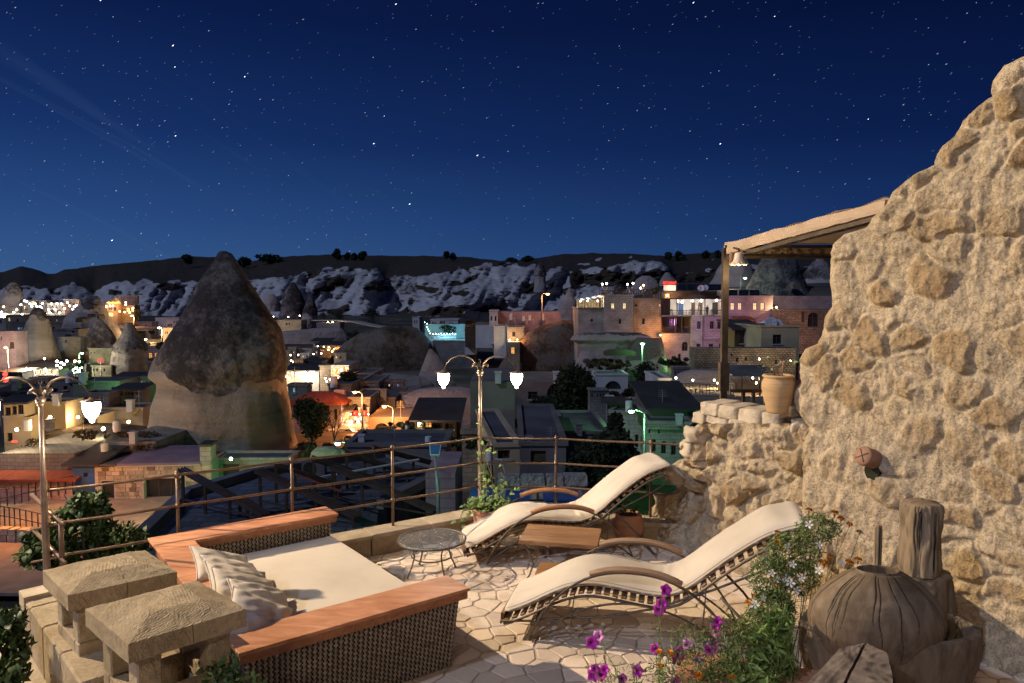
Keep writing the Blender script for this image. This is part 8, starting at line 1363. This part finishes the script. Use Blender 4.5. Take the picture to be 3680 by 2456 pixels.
def turned(prof, c, sx, sy, n, mat, name, par, cracks=0, seed=0, amp=.006, facet=0, dark=(), tilt=None, cap=False):
    g_ = random.Random(seed); cr = [(g_.uniform(0, 2 * pi), g_.uniform(.6, 1.3), g_.uniform(0, .35), g_.uniform(.5, 1), g_.uniform(-.12, .12)) for _ in range(cracks)]; V = []; K = []; M_ = len(prof) - 1; pr = []
    for i in range(M_):
        for k in range(6): pr.append((lerp(prof[i][0], prof[i + 1][0], k / 6), lerp(prof[i][1], prof[i + 1][1], k / 6)))
    pr.append(prof[-1]); mm = len(pr)
    for i, (r_, z_) in enumerate(pr):
        v = i / (mm - 1)
        for k in range(n):
            an = 2 * pi * k / n; d = 0; kk = 0
            for ca_, w_, s0, s1, tw in cr:
                if s0 < v < s1:
                    da = abs((an - ca_ - tw * v - .02 * sin(v * 22 + ca_ * 5) + pi) % (2 * pi) - pi) * max(r_, .02) * max(sx, .3); ww = .0038 * w_ * sin(pi * (v - s0) / (s1 - s0)) ** .5
                    if da < ww * 1.6: kk = max(kk, 1 - max(0, da - ww * .7) / (ww * .9)); d = -.0015
            rr = r_ * (1 + amp / max(.1, r_) * 2 * fbm((cos(an) * 2, sin(an) * 2, z_ * 4 + seed), 1.2, 3)) + d * kk
            if facet: rr *= 1 + .018 * abs(sin(an * facet + z_ * 3 + seed))
            p = Vector((rr * cos(an) * sx, rr * sin(an) * sy, z_))
            if tilt: p.z += tilt[0] * p.x + tilt[1] * p.y
            V.append(tuple(Vector(c) + p)); K.append(min(1, kk))
    Fc = [(i * n + k, i * n + (k + 1) % n, (i + 1) * n + (k + 1) % n, (i + 1) * n + k) for i in range(mm - 1) for k in range(n)]
    if cap: V.append(tuple(Vector(c) + Vector((0, 0, pr[-1][1])))); K.append(.15); Fc += [((mm - 1) * n + k, (mm - 1) * n + (k + 1) % n, len(V) - 1, len(V) - 1) for k in range(n)]
    me = bpy.data.meshes.new(name); me.from_pydata(V, [], [f if f[2] != f[3] else f[:3] for f in Fc]); me.materials.append(M[mat]); me.polygons.foreach_set('use_smooth', [True] * len(me.polygons)); me.update(); ob = link(name, me, par); WL[ob.name] = Vector((0, 0, 0)); setattr_f(ob, 'crack', K); return ob
tc_ = PZ(3197, 2248, .74); tc_.z = 0; sT = 1.0; o = thing('wooden_trough', 'big hollowed wooden trough with a thick carved rim', 'trough', tc_); rx = 322 * tc_.y / F
turned([(rx * .45, .0), (rx * .70, .12), (rx * .90, .36), (rx * .985, .60), (rx, .72), (rx * .985, .755), (rx * .90, .765), (rx * .86, .74), (rx * .82, .60), (rx * .70, .46), (rx * .2, .40), (.01, .39)], tc_, 1, .52, 190, 'oldwood', 'bowl', o, 16, 3, .012, 7, tilt=(-.02, .03))
ec = PZ(3150, 2222, .82); o = thing('wooden_barrel_half', 'cracked egg-shaped half barrel with a round hole lying in the trough', 'barrel', Vector((ec.x, ec.y, .5))); rb_ = 248 * ec.y / F; ec.z = .83
turned([(rb_ * .55, -.30), (rb_ * .85, -.20), (rb_ * .985, -.08), (rb_, .0), (rb_ * .96, .07), (rb_ * .84, .145), (rb_ * .68, .205), (rb_ * .50, .255), (rb_ * .38, .285), (rb_ * .33, .290), (rb_ * .30, .30), (rb_ * .285, .20), (rb_ * .28, .08)], ec, 1, .60, 420, 'oldwood', 'shell', o, 30, 8, .002, 0, tilt=(-.03, 0)); MB().lathe([(rb_ * .28, .07), (.01, .07)], ec, 30, 1, .6, cap=False).build('inner_floor', M['dark_hole'], o)
Dl = 5.1; a_, b_ = PY(3250, 2068, Dl), PY(3392, 1812, Dl); r_ = (b_.x - a_.x) / 2; lc = Vector(((a_.x + b_.x) / 2, Dl + .05, a_.z)); hL = b_.z - a_.z
o = thing('wood_block', 'dark squat wooden block supporting the upright log', 'wood block', Vector((lc.x + .03, lc.y, 0))); rbk = 112 * Dl / F; turned([(rbk * .9, -.2), (rbk * .98, .1), (rbk, lc.z - .12), (rbk * .94, lc.z - .02), (rbk * .8, lc.z)], Vector((lc.x + .045, lc.y + .05, 0)), 1, .8, 80, 'oldwood', 'block', o, 8, 4, .02, cap=True)
o = thing('upright_log', 'pale cracked log standing upright behind the trough', 'log', lc); turned([(r_ * .93, .0), (r_ * .98, .05), (r_ * 1.0, hL * .5), (r_ * 1.02, hL * .9), (r_ * .97, hL * .98), (r_ * .9, hL)], lc, 1, .95, 150, 'paleold', 'trunk_piece', o, 9, 6, .012, cap=True)
a_ = PY(3152, 2060, 4.98); b_ = PY(3153, 1887, 4.98); o = thing('wooden_stake', 'slim round wooden stake poking up behind the barrel hole', 'stake', g0(a_, .4)); turned([(.025, .4), (.026, .8), (.026, b_.z - .02), (.022, b_.z - .004), (.012, b_.z)], Vector((a_.x, a_.y, 0)), 1, 1, 30, 'paleold', 'shaft', o, 3, 2, .004, cap=True)
pk = [(2898, 2500), (3023, 2332), (3113, 2310), (3150, 2316)]; zk = .80; o = thing('grey_beam', 'weathered grey wooden beam end with a deep split, leaning against the trough', 'beam', g0(PZ(3060, 2400, zk), 0)); 
for (ql, nm) in (([(2860, 2505), (3018, 2330), (3106, 2309), (3058, 2400), (3010, 2500)], 'beam_half'), ([(3024, 2500), (3070, 2400), (3116, 2311), (3186, 2348), (3206, 2420), (3214, 2510)], 'beam_half')):
    P_ = [PZ(x, y, zk + (.012 if i % 2 else 0)) for i, (x, y) in enumerate(ql)]; m = bmesh.new(); vs_ = [m.verts.new(p) for p in P_]; vb = [m.verts.new(p + Vector((0, .02, -.5))) for p in P_]; m.faces.new(vs_[::-1]); k = len(P_); [m.faces.new((vs_[i], vs_[(i + 1) % k], vb[(i + 1) % k], vb[i])) for i in range(k)]; bmesh.ops.recalc_face_normals(m, faces=m.faces); bmesh.ops.triangulate(m, faces=m.faces); bmesh.ops.subdivide_edges(m, edges=m.edges[:], cuts=5, use_grid_fill=True)
    for v in m.verts: v.co += Vector((0, 0, .012)) * fbm(v.co, 9, 3) + Vector((.006, .004, 0)) * fbm(v.co, 14, 3, 4)
    me = bpy.data.meshes.new(nm); m.to_mesh(me); m.free(); me.materials.append(M['greyold']); ob = link(nm, me, o); WL[ob.name] = Vector((0, 0, 0)); setattr_f(ob, 'crack', [max(0, min(1, (abs(noise.noise(Vector((v.co.x * 2 - v.co.y * 1.2, v.co.y * 1.5 + v.co.x, 0)) * 6)) < .025) * .8)) for v in me.vertices])
# ---------------------------------------------------------------- flowers
M['petunia'] = mottled('magenta_petal', (.42, .02, .30), (.62, .05, .48), 20, .6, c3=(.52, .03, .40)); M['petunia_pale'] = mottled('pink_petal', (.62, .22, .50), (.72, .32, .60), 20, .6); M['marigold'] = mottled('orange_petal', (.62, .20, .01), (.85, .36, .03), 40, .7); M['marigold_dark'] = mottled('rust_petal', (.34, .10, .01), (.52, .19, .02), 40, .7); M['white_petal'] = mottled('white_petal', (.72, .70, .66), (.82, .80, .76), 20, .6); M['dry_head'] = mottled('dried_flower_head', (.30, .24, .13), (.42, .35, .22), 30, .9); M['feather'] = mottled('feathery_green', (.075, .125, .03), (.18, .24, .075), 5, .6, 20, .2, .002)
def funnel(mat, mats2=None):
    m = MB(); n_ = 20; R_ = []
    for r_, z_, w_ in ((.002, -.055, 0), (.005, -.03, 0), (.008, -.012, .1), (.018, 0, .12), (.030, .006, .14), (.033, .003, .16)): R_.append([(r_ * (1 + w_ * cos(5 * 2 * pi * k / n_)) * cos(2 * pi * k / n_), r_ * (1 + w_ * cos(5 * 2 * pi * k / n_)) * sin(2 * pi * k / n_), z_ + .004 * cos(10 * pi * k / n_ + r_ * 90)) for k in range(n_ + 1)])
    m.grid(R_); return newmesh('blossom', m.v, m.f, M[mat], True)
def pompon(mat, r_=.025):
    m = MB(); g_ = random.Random(2)
    for k in range(46):
        z_ = g_.uniform(-.1, 1); an = g_.uniform(0, 2 * pi); q_ = sqrt(max(0, 1 - z_ * z_)); d = Vector((q_ * cos(an), q_ * sin(an), z_ * .75)); s_ = d.cross(Vector((0, 0, 1))).normalized() if abs(z_) < .98 else Vector((1, 0, 0)); m.add([d * r_ * .5 - s_ * .004, d * r_ * 1.05 - s_ * .006 + Vector((0, 0, .001)), d * r_ * 1.12 + s_ * .006, d * r_ * .5 + s_ * .004], [(0, 1, 2, 3)])
    m.lathe([(.002, -.03), (.005, -.022), (.008, -.004)], (0, 0, 0), 8); return newmesh('blossom', m.v, m.f, M[mat])
def daisy(mat, r_=.022, n=9):
    m = MB()
    for k in range(n): an = 2 * pi * k / n; d = Vector((cos(an), sin(an), .15)); s_ = Vector((-sin(an), cos(an), 0)); m.add([d * .003 - s_ * .002, d * r_ * .7 - s_ * r_ * .3, d * r_ * 1.1, d * r_ * .7 + s_ * r_ * .3], [(0, 1, 2, 3)])
    m.ball((0, 0, .003), .004, 6); return newmesh('blossom', m.v, m.f, M[mat])
ME = {'p': funnel('petunia'), 'q': funnel('petunia_pale'), 'm': pompon('marigold'), 'n': pompon('marigold_dark', .023), 'w': daisy('white_petal', .027, 5), 'd': daisy('white_petal', .026, 14), 'h': pompon('dry_head', .021)}
def blossoms(par, lst, D, stem, seed, root=None):
    g_ = random.Random(seed); m = MB()
    for (x, y, k) in lst:
        Dk = D(x, y) + g_.uniform(-.05, .05); p = PY(x, y, Dk); rt = root(x, y) + Vector((g_.uniform(-.06, .06), g_.uniform(-.05, .05), 0)); mid = rt.lerp(p, .55) + Vector((g_.uniform(-.05, .05), g_.uniform(-.04, .04), -.02 + .05 * g_.random()))
        d = Vector((g_.uniform(-.6, .3), -1, g_.uniform(.1, .7))) if k in 'pqwd' else Vector((g_.uniform(-.3, .3), g_.uniform(-.5, 0), 1)); d.normalize(); e_ = p - d * (.05 if k in 'pq' else .02)
        pts_ = [rt, rt.lerp(mid, .5) + Vector((g_.uniform(-.015, .015), 0, 0)), mid, mid.lerp(e_, .5) + Vector((g_.uniform(-.015, .015), 0, 0)), e_]; m.tube(pts_, [.0032, .0028, .0024, .002, .0016], 5)
        for q_ in range(7):
            t_ = g_.uniform(1.4, 3.9); a_ = int(t_); c_ = pts_[a_].lerp(pts_[min(4, a_ + 1)], t_ - a_); s_ = c_ + Vector((g_.uniform(-.05, .05), g_.uniform(-.04, .04), g_.uniform(.0, .05))); m.tube([c_, s_], [.0016, .001], 4)
            if q_ < 5:
                u_ = Vector((g_.uniform(-1, 1), g_.uniform(-1, 1), g_.uniform(-.3, 1))).normalized() * g_.uniform(.014, .028); v_ = u_.cross(Vector((g_.uniform(-1, 1), g_.uniform(-1, 1), 1))).normalized() * .0045; m.add([s_, s_ + u_ * .5 + v_, s_ + u_, s_ + u_ * .5 - v_], [(0, 1, 2, 3)])
        ob = bpy.data.objects.new('blossom', ME[k]); COL.objects.link(ob); ob.parent = par; ob.location = p - wloc(par); ob.rotation_euler = d.to_track_quat('Z', 'Y').to_euler(); s_ = g_.uniform(.85, 1.2); ob.scale = (s_,) * 3
    m.build('stems', M['feather'], par, True)
c4 = lambda x, y: (1600 + x / 2.238, 1756 + y / 2.238); c5 = lambda x, y: (2630 + x / 2.238, 1756 + y / 2.238)
pet = [(*c4(x, y), k) for x, y, k in ((1775, 818, 'p'), (1745, 925, 'p'), (1722, 975, 'p'), (2190, 1070, 'p'), (2170, 1110, 'p'), (2200, 1215, 'q'), (2125, 1300, 'p'), (2160, 1250, 'q'), (1180, 1240, 'p'), (1232, 1190, 'q'), (1690, 1290, 'p'), (1885, 1330, 'p'), (1860, 1375, 'p'), (1950, 1255, 'q'), (1205, 1450, 'p'), (1190, 1500, 'p'), (1282, 1455, 'p'), (1545, 1465, 'p'), (2040, 1385, 'q'), (1425, 1530, 'p'), (1250, 1500, 'p'), (1850, 1552, 'p'))]
gold = [(*c4(x, y), 'm') for x, y in ((1720, 1320), (1805, 1330), (1730, 1430), (2035, 1510), (2305, 1535))]
mar = [(*c5(x, y), k) for x, y, k in ((620, 175, 'n'), (825, 200, 'n'), (875, 245, 'n'), (945, 290, 'n'), (370, 360, 'n'), (385, 400, 'n'), (370, 435, 'm'), (405, 445, 'm'), (515, 525, 'n'), (490, 475, 'n'), (795, 548, 'm'), (737, 600, 'm'), (1015, 577, 'm'), (945, 598, 'm'), (325, 730, 'n'), (360, 785, 'm'), (325, 840, 'n'), (190, 870, 'm'), (245, 905, 'm'), (135, 925, 'm'), (390, 985, 'm'), (98, 1060, 'n'), (75, 1265, 'n'), (625, 590, 'n'), (410, 495, 'm'), (755, 272, 'h'), (1025, 352, 'h'), (460, 935, 'h'), (340, 1110, 'h'), (175, 985, 'h'))]
whi = [(*c5(x, y), k) for x, y, k in ((620, 290, 'w'), (700, 455, 'w'), (490, 610, 'w'), (280, 570, 'w'), (360, 730, 'w'), (520, 820, 'w'), (470, 760, 'w'), (250, 880, 'w'), (330, 930, 'w'), (185, 935, 'w'), (560, 720, 'w'), (880, 600, 'w'), (450, 470, 'w'), (320, 680, 'w'), (350, 1330, 'd'), (430, 720, 'w'), (700, 660, 'w'))]
def bush(name, label, lst, D, root, loc, seed, extra=()):
    o = thing(name, label, 'flower plant', loc); blossoms(o, lst, D, None, seed, root); return o
bush('petunia_plant', 'straggly magenta petunia plant leaning over the paving in front', pet, lambda x, y: 4.35 + (2456 - y) * .0004, lambda x, y: PY(max(2150, min(2640, x * .6 + 960)), 2600, 4.25), g0(PY(2400, 2600, 4.25), .2), 4)
bush('marigold_plant', 'small orange marigold plant among the petunias', gold, lambda x, y: 4.3, lambda x, y: PY(x + 60, 2620, 4.3), g0(PY(2500, 2600, 4.3), .2), 5)
bush('marigold_bush', 'tall wiry marigold bush with rust and orange heads left of the trough', mar, lambda x, y: 4.95 - (y - 1850) * .0009, lambda x, y: PY(2790 + (x - 2800) * .5, 2420, 4.55), g0(PY(2800, 2480, 4.55), .2), 6)
bush('white_petunia_plant', 'white-flowered plant tangled in the marigold bush', whi, lambda x, y: 4.80 - (y - 1850) * .0008, lambda x, y: PY(2780 + (x - 2780) * .5, 2440, 4.5), g0(PY(2760, 2480, 4.5), .2), 7)
def fol(name, label, spots, n, size, seed, mat='feather', flat=.16, cat='foliage', kind='stuff', stem=None):
    blobs = [(PY(x, y, D), w * D / F, w * D / F * .7, h * D / F) for x, y, w, h, D in spots]; V, Fc = leaves(n, blobs, size, seed, flat); o = rawmesh(name, V, Fc, M[mat], None, kind); return o
fol('flower_foliage', None, [(2850, 1990, 100, 80, 4.8), (2760, 2080, 75, 90, 4.7), (2880, 2080, 70, 60, 4.75), (2780, 2180, 80, 80, 4.6), (2720, 2260, 80, 80, 4.5), (2770, 2300, 80, 80, 4.45), (2940, 1900, 80, 55, 4.9), (2690, 2350, 100, 90, 4.4), (2770, 2420, 100, 80, 4.35), (2620, 2440, 110, 70, 4.3)], 9000, .026, 61)
fol('flower_foliage', None, [(2300, 2440, 120, 50, 4.3), (2450, 2400, 110, 70, 4.3), (2560, 2360, 110, 80, 4.35), (2480, 2300, 90, 60, 4.4), (2600, 2250, 60, 70, 4.4)], 1500, .020, 62, flat=.22)
fol('flower_foliage', None, [(2800, 2240, 50, 80, 4.42), (2740, 2330, 60, 80, 4.36), (2810, 2350, 50, 70, 4.36), (2700, 2440, 90, 50, 4.3)], 420, .06, 63, 'leaf', .22)
o = thing('planter_box', 'terracotta planter box under the flowers', 'planter', g0(PY(2720, 2440, 4.3))); 
m = MB(); c_ = PY(2760, 2440, 4.35); m.box(Vector((c_.x, c_.y, .24)), (1.0, .34, .46), -.35, 1.06); m.build('box', M['terracotta'], o); m = MB(); m.box(Vector((c_.x, c_.y, .475)), (1.07, .38, .03), -.35); m.build('rim', M['terracotta'], o)
# ---------------------------------------------------------------- leafy plants at the lower left
def leafy(label, spots, n, size, seed, name='leafy_tree', base=None, mat='leaf_dark', stems=8, big=0, flat=.38, cat='tree'):
    b0 = PY(spots[0][0], spots[0][1], spots[0][4]); base = base or g0(b0, -8.5); o = thing(name, label, cat, base); blobs = [(PY(x, y, D), w * D / F, w * D / F * .8, h * D / F) for x, y, w, h, D in spots]; V, Fc = leaves(n, blobs, size, seed, flat); ob = rawmesh('crown', V, Fc, M[mat], o); ob.location = -wloc(o); m = MB(); g_ = random.Random(seed)
    m.tube([base, base.lerp(blobs[0][0], .6), blobs[0][0]], [.12, .08, .02], 7)
    for k in range(stems): b = blobs[k % len(blobs)]; e_ = b[0] + Vector((g_.uniform(-1, 1) * b[1], 0, b[3] * g_.uniform(.5, 1.25))); m.tube([base.lerp(blobs[0][0], .7), b[0] - Vector((0, 0, b[3] * .4)), e_], [.02, .012, .004], 5)
    m.build('trunk', M['bark'], o)
    for k in range(big): b = blobs[g_.randrange(len(blobs))]; an = g_.uniform(0, 2 * pi); putleaf(o, b[0] + Vector((cos(an) * b[1], -abs(sin(an)) * b[2], g_.uniform(-1, 1) * b[3])), size * 1.7, (g_.uniform(-1, 1), -.4, g_.uniform(-1, .4)), LEAFD)
    return o
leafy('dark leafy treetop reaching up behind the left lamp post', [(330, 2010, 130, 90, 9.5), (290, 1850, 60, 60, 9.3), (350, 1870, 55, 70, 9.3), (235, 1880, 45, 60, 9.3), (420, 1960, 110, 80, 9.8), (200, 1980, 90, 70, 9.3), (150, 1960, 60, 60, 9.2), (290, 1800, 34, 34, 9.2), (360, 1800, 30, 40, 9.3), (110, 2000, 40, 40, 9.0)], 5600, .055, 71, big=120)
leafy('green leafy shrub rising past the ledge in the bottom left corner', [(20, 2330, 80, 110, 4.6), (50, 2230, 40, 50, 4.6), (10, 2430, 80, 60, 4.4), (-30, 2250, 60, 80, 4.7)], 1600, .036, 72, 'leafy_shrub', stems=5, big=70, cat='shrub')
leafy('small green weed growing between near chimney and daybed', [(800, 2420, 60, 40, 3.75), (770, 2440, 40, 40, 3.7), (835, 2395, 30, 50, 3.75), (900, 2450, 60, 20, 3.7)], 160, .026, 73, 'weed', base=PY(800, 2560, 3.75), mat='leaf', stems=8, big=50, cat='weed')
# ---------------------------------------------------------------- stars, short trails as in a long exposure, on a far shell
M['star'] = emit('starlight', (.86, .90, 1.0), 1.0); M['star_b'] = emit('bright_starlight', (1, .96, .92), 3.2); M['star_f'] = emit('faint_starlight', (.55, .65, .95), .42)
g_ = random.Random(77)
def starfield(name, n, L, w, mat):
    V, Fc = [], []
    for i in range(n):
        sx = g_.uniform(-1400, 5100); sy = g_.uniform(-1500, 1010); d = ray(sx, sy).normalized(); p = CAMP + d * 4200
        tr = ray(sx + 10, sy - 6.5).normalized() - d; tr.normalize(); sd_ = tr.cross(d).normalized(); k = g_.uniform(.6, 1.25); a_ = tr * L * k; b_ = sd_ * w * k; nb = len(V); dd = d * w
        V += [tuple(p - a_), tuple(p + b_), tuple(p + a_), tuple(p - b_), tuple(p + dd), tuple(p - dd)]; Fc += [(nb, nb + 1, nb + 5), (nb + 1, nb + 2, nb + 5), (nb + 2, nb + 3, nb + 5), (nb + 3, nb, nb + 5), (nb + 1, nb, nb + 4), (nb + 2, nb + 1, nb + 4), (nb + 3, nb + 2, nb + 4), (nb, nb + 3, nb + 4)]
    rawmesh(name, V, Fc, M[mat], None, 'stuff')
starfield('stars', 3400, 5.0, .62, 'star_f'); starfield('stars', 1000, 4.5, .75, 'star'); starfield('stars', 70, 5.0, 1.5, 'star_b')

# roof clutter in the dim quarters: chimney stubs, aerials, tanks
cl_ = random.Random(31); k_ = 0
for (x, y, D, kd) in ((120, 1452, 47, 0), (150, 1450, 47, 1), (205, 1454, 47, 0), (250, 1372, 65, 2), (300, 1378, 61, 0), (340, 1378, 61, 1), (100, 1542, 43, 2), (180, 1545, 43, 0), (300, 1545, 43, 1), (420, 1546, 43, 2), (470, 1475, 54, 0), (500, 1474, 54, 1), (30, 1378, 66, 1), (60, 1408, 57, 0), (480, 1590, 42, 0), (1060, 1390, 67, 1), (1200, 1388, 65, 2), (1380, 1436, 63, 0), (1300, 1600, 31, 0), (1420, 1600, 31, 1), (1540, 1602, 31, 2), (1720, 1372, 45, 1), (1790, 1374, 45, 0), (1900, 1604, 30, 0), (1980, 1604, 30, 1), (2080, 1562, 36, 0), (2260, 1474, 46, 2), (2380, 1472, 46, 1), (2440, 1526, 43, 0), (1860, 1374, 69, 1), (2000, 1374, 69, 0), (1440, 1512, 52, 1)):
    p = PY(x, y, D + .9); kx = D / 60
    if kd == 0: o = tag(MB().box(p + Vector((0, 0, .35 * kx)), (.5 * kx, .5 * kx, .9 * kx)).box(p + Vector((0, 0, .86 * kx)), (.62 * kx, .62 * kx, .12 * kx)).build('roof_chimney', M['stone_grey' if k_ % 2 else 'plaster']), 'small square chimney stub on a dim flat roof', 'chimney', 'chimney stubs on the dim roofs')
    elif kd == 1:
        m = MB(); m.tube([p - Vector((0, 0, .3)), p + Vector((0, 0, 1.7 * kx))], .025 * kx, 5)
        for q in range(4): m.tube([p + Vector((-.35 * kx, 0, (1.1 + .16 * q) * kx)), p + Vector((.35 * kx, 0, (1.1 + .16 * q) * kx))], .014 * kx, 4)
        tag(m.build('aerial', M['steel_pole']), 'thin television aerial on a dim flat roof', 'aerial', 'aerials on the dim roofs')
    else: tag(MB().lathe([(.3 * kx, -.1), (.3 * kx, .75 * kx), (.2 * kx, .8 * kx)], p, 14).build('roof_tank', M['drum_white']), 'small white water tank on a dim flat roof', 'water tank', 'water tanks on the dim roofs')
    k_ += 1
# lettered small things told apart by their order from the left
ORD = 'first second third fourth fifth sixth seventh eighth ninth tenth eleventh twelfth thirteenth fourteenth fifteenth sixteenth'.split()
by = {}
for ob in COL.objects:
    if ob.parent is None and ob.get('group') and ob.get('label'): by.setdefault((ob['group'], ob['label']), []).append(ob)
def sxy(ob): p = ob.matrix_basis.translation; return p.x / max(1, p.y), (p.z - EYE) / max(1, p.y)
hs = [(sxy(ob), ob['label']) for ob in COL.objects if ob.parent is None and ob.get('category') in ('house', 'hotel', 'cafe', 'building', 'rock', 'porch', 'shop', 'wall', 'terrace') and ob.type == 'EMPTY']
for (gr_, lb), L in list(by.items()):
    if len(L) > 16:
        for ob in L:
            a_ = sxy(ob); h_ = min(hs, key=lambda h: (h[0][0] - a_[0]) ** 2 + (h[0][1] - a_[1]) ** 2)[1]; ob['label'] = 'lamp near the ' + ' '.join(h_.split()[:9]); by.setdefault((gr_, ob['label']), []).append(ob)
        del by[(gr_, lb)]
for (gr_, lb), L in by.items():
    if 1 < len(L) <= 16:
        L.sort(key=lambda ob: (ob.matrix_basis.translation.x if ob.type == 'EMPTY' else sum(v.co.x for v in ob.data.vertices) / len(ob.data.vertices)) / max(1, (ob.matrix_basis.translation.y if ob.type == 'EMPTY' else ob.data.vertices[0].co.y)))
        for i, ob in enumerate(L): ob['label'] = ORD[i] + ' from left: ' + lb

scrub(1300, 1700, 1556, 1600, 46, 3500, 11, 'foliage', .14); scrub(90, 560, 1560, 1620, 46, 2500, 12, 'foliage_dry', .14); scrub(1680, 1900, 1580, 1610, 37, 1600, 13, 'foliage', .12)

# dry leaves and grit lying on the paving
M['litter'] = mottled('dry_leaf_litter', (.16, .10, .05), (.34, .24, .13), 9, .9, rnd=.4)
gs = np.random.RandomState(5); V, Fc = [], []
for i in range(420):
    x, y = gs.uniform(-1.6, 3.2), gs.uniform(4.4, 8.5)
    if not inside_floor((x, y)): continue
    s_ = gs.choice((.004, .006, .012, .018), p=(.45, .3, .18, .07)); an = gs.uniform(0, 6.28); c_, n_ = cos(an) * s_, sin(an) * s_; nb = len(V); z_ = .014
    V += [(x - c_, y - n_, z_), (x + n_ * .5, y - c_ * .5, z_ + s_ * .3), (x + c_, y + n_, z_ + .001), (x - n_ * .5, y + c_ * .5, z_ + s_ * .2)]; Fc.append((nb, nb + 1, nb + 2, nb + 3))
rawmesh('leaf_litter', V, Fc, M['litter'], None, 'stuff')
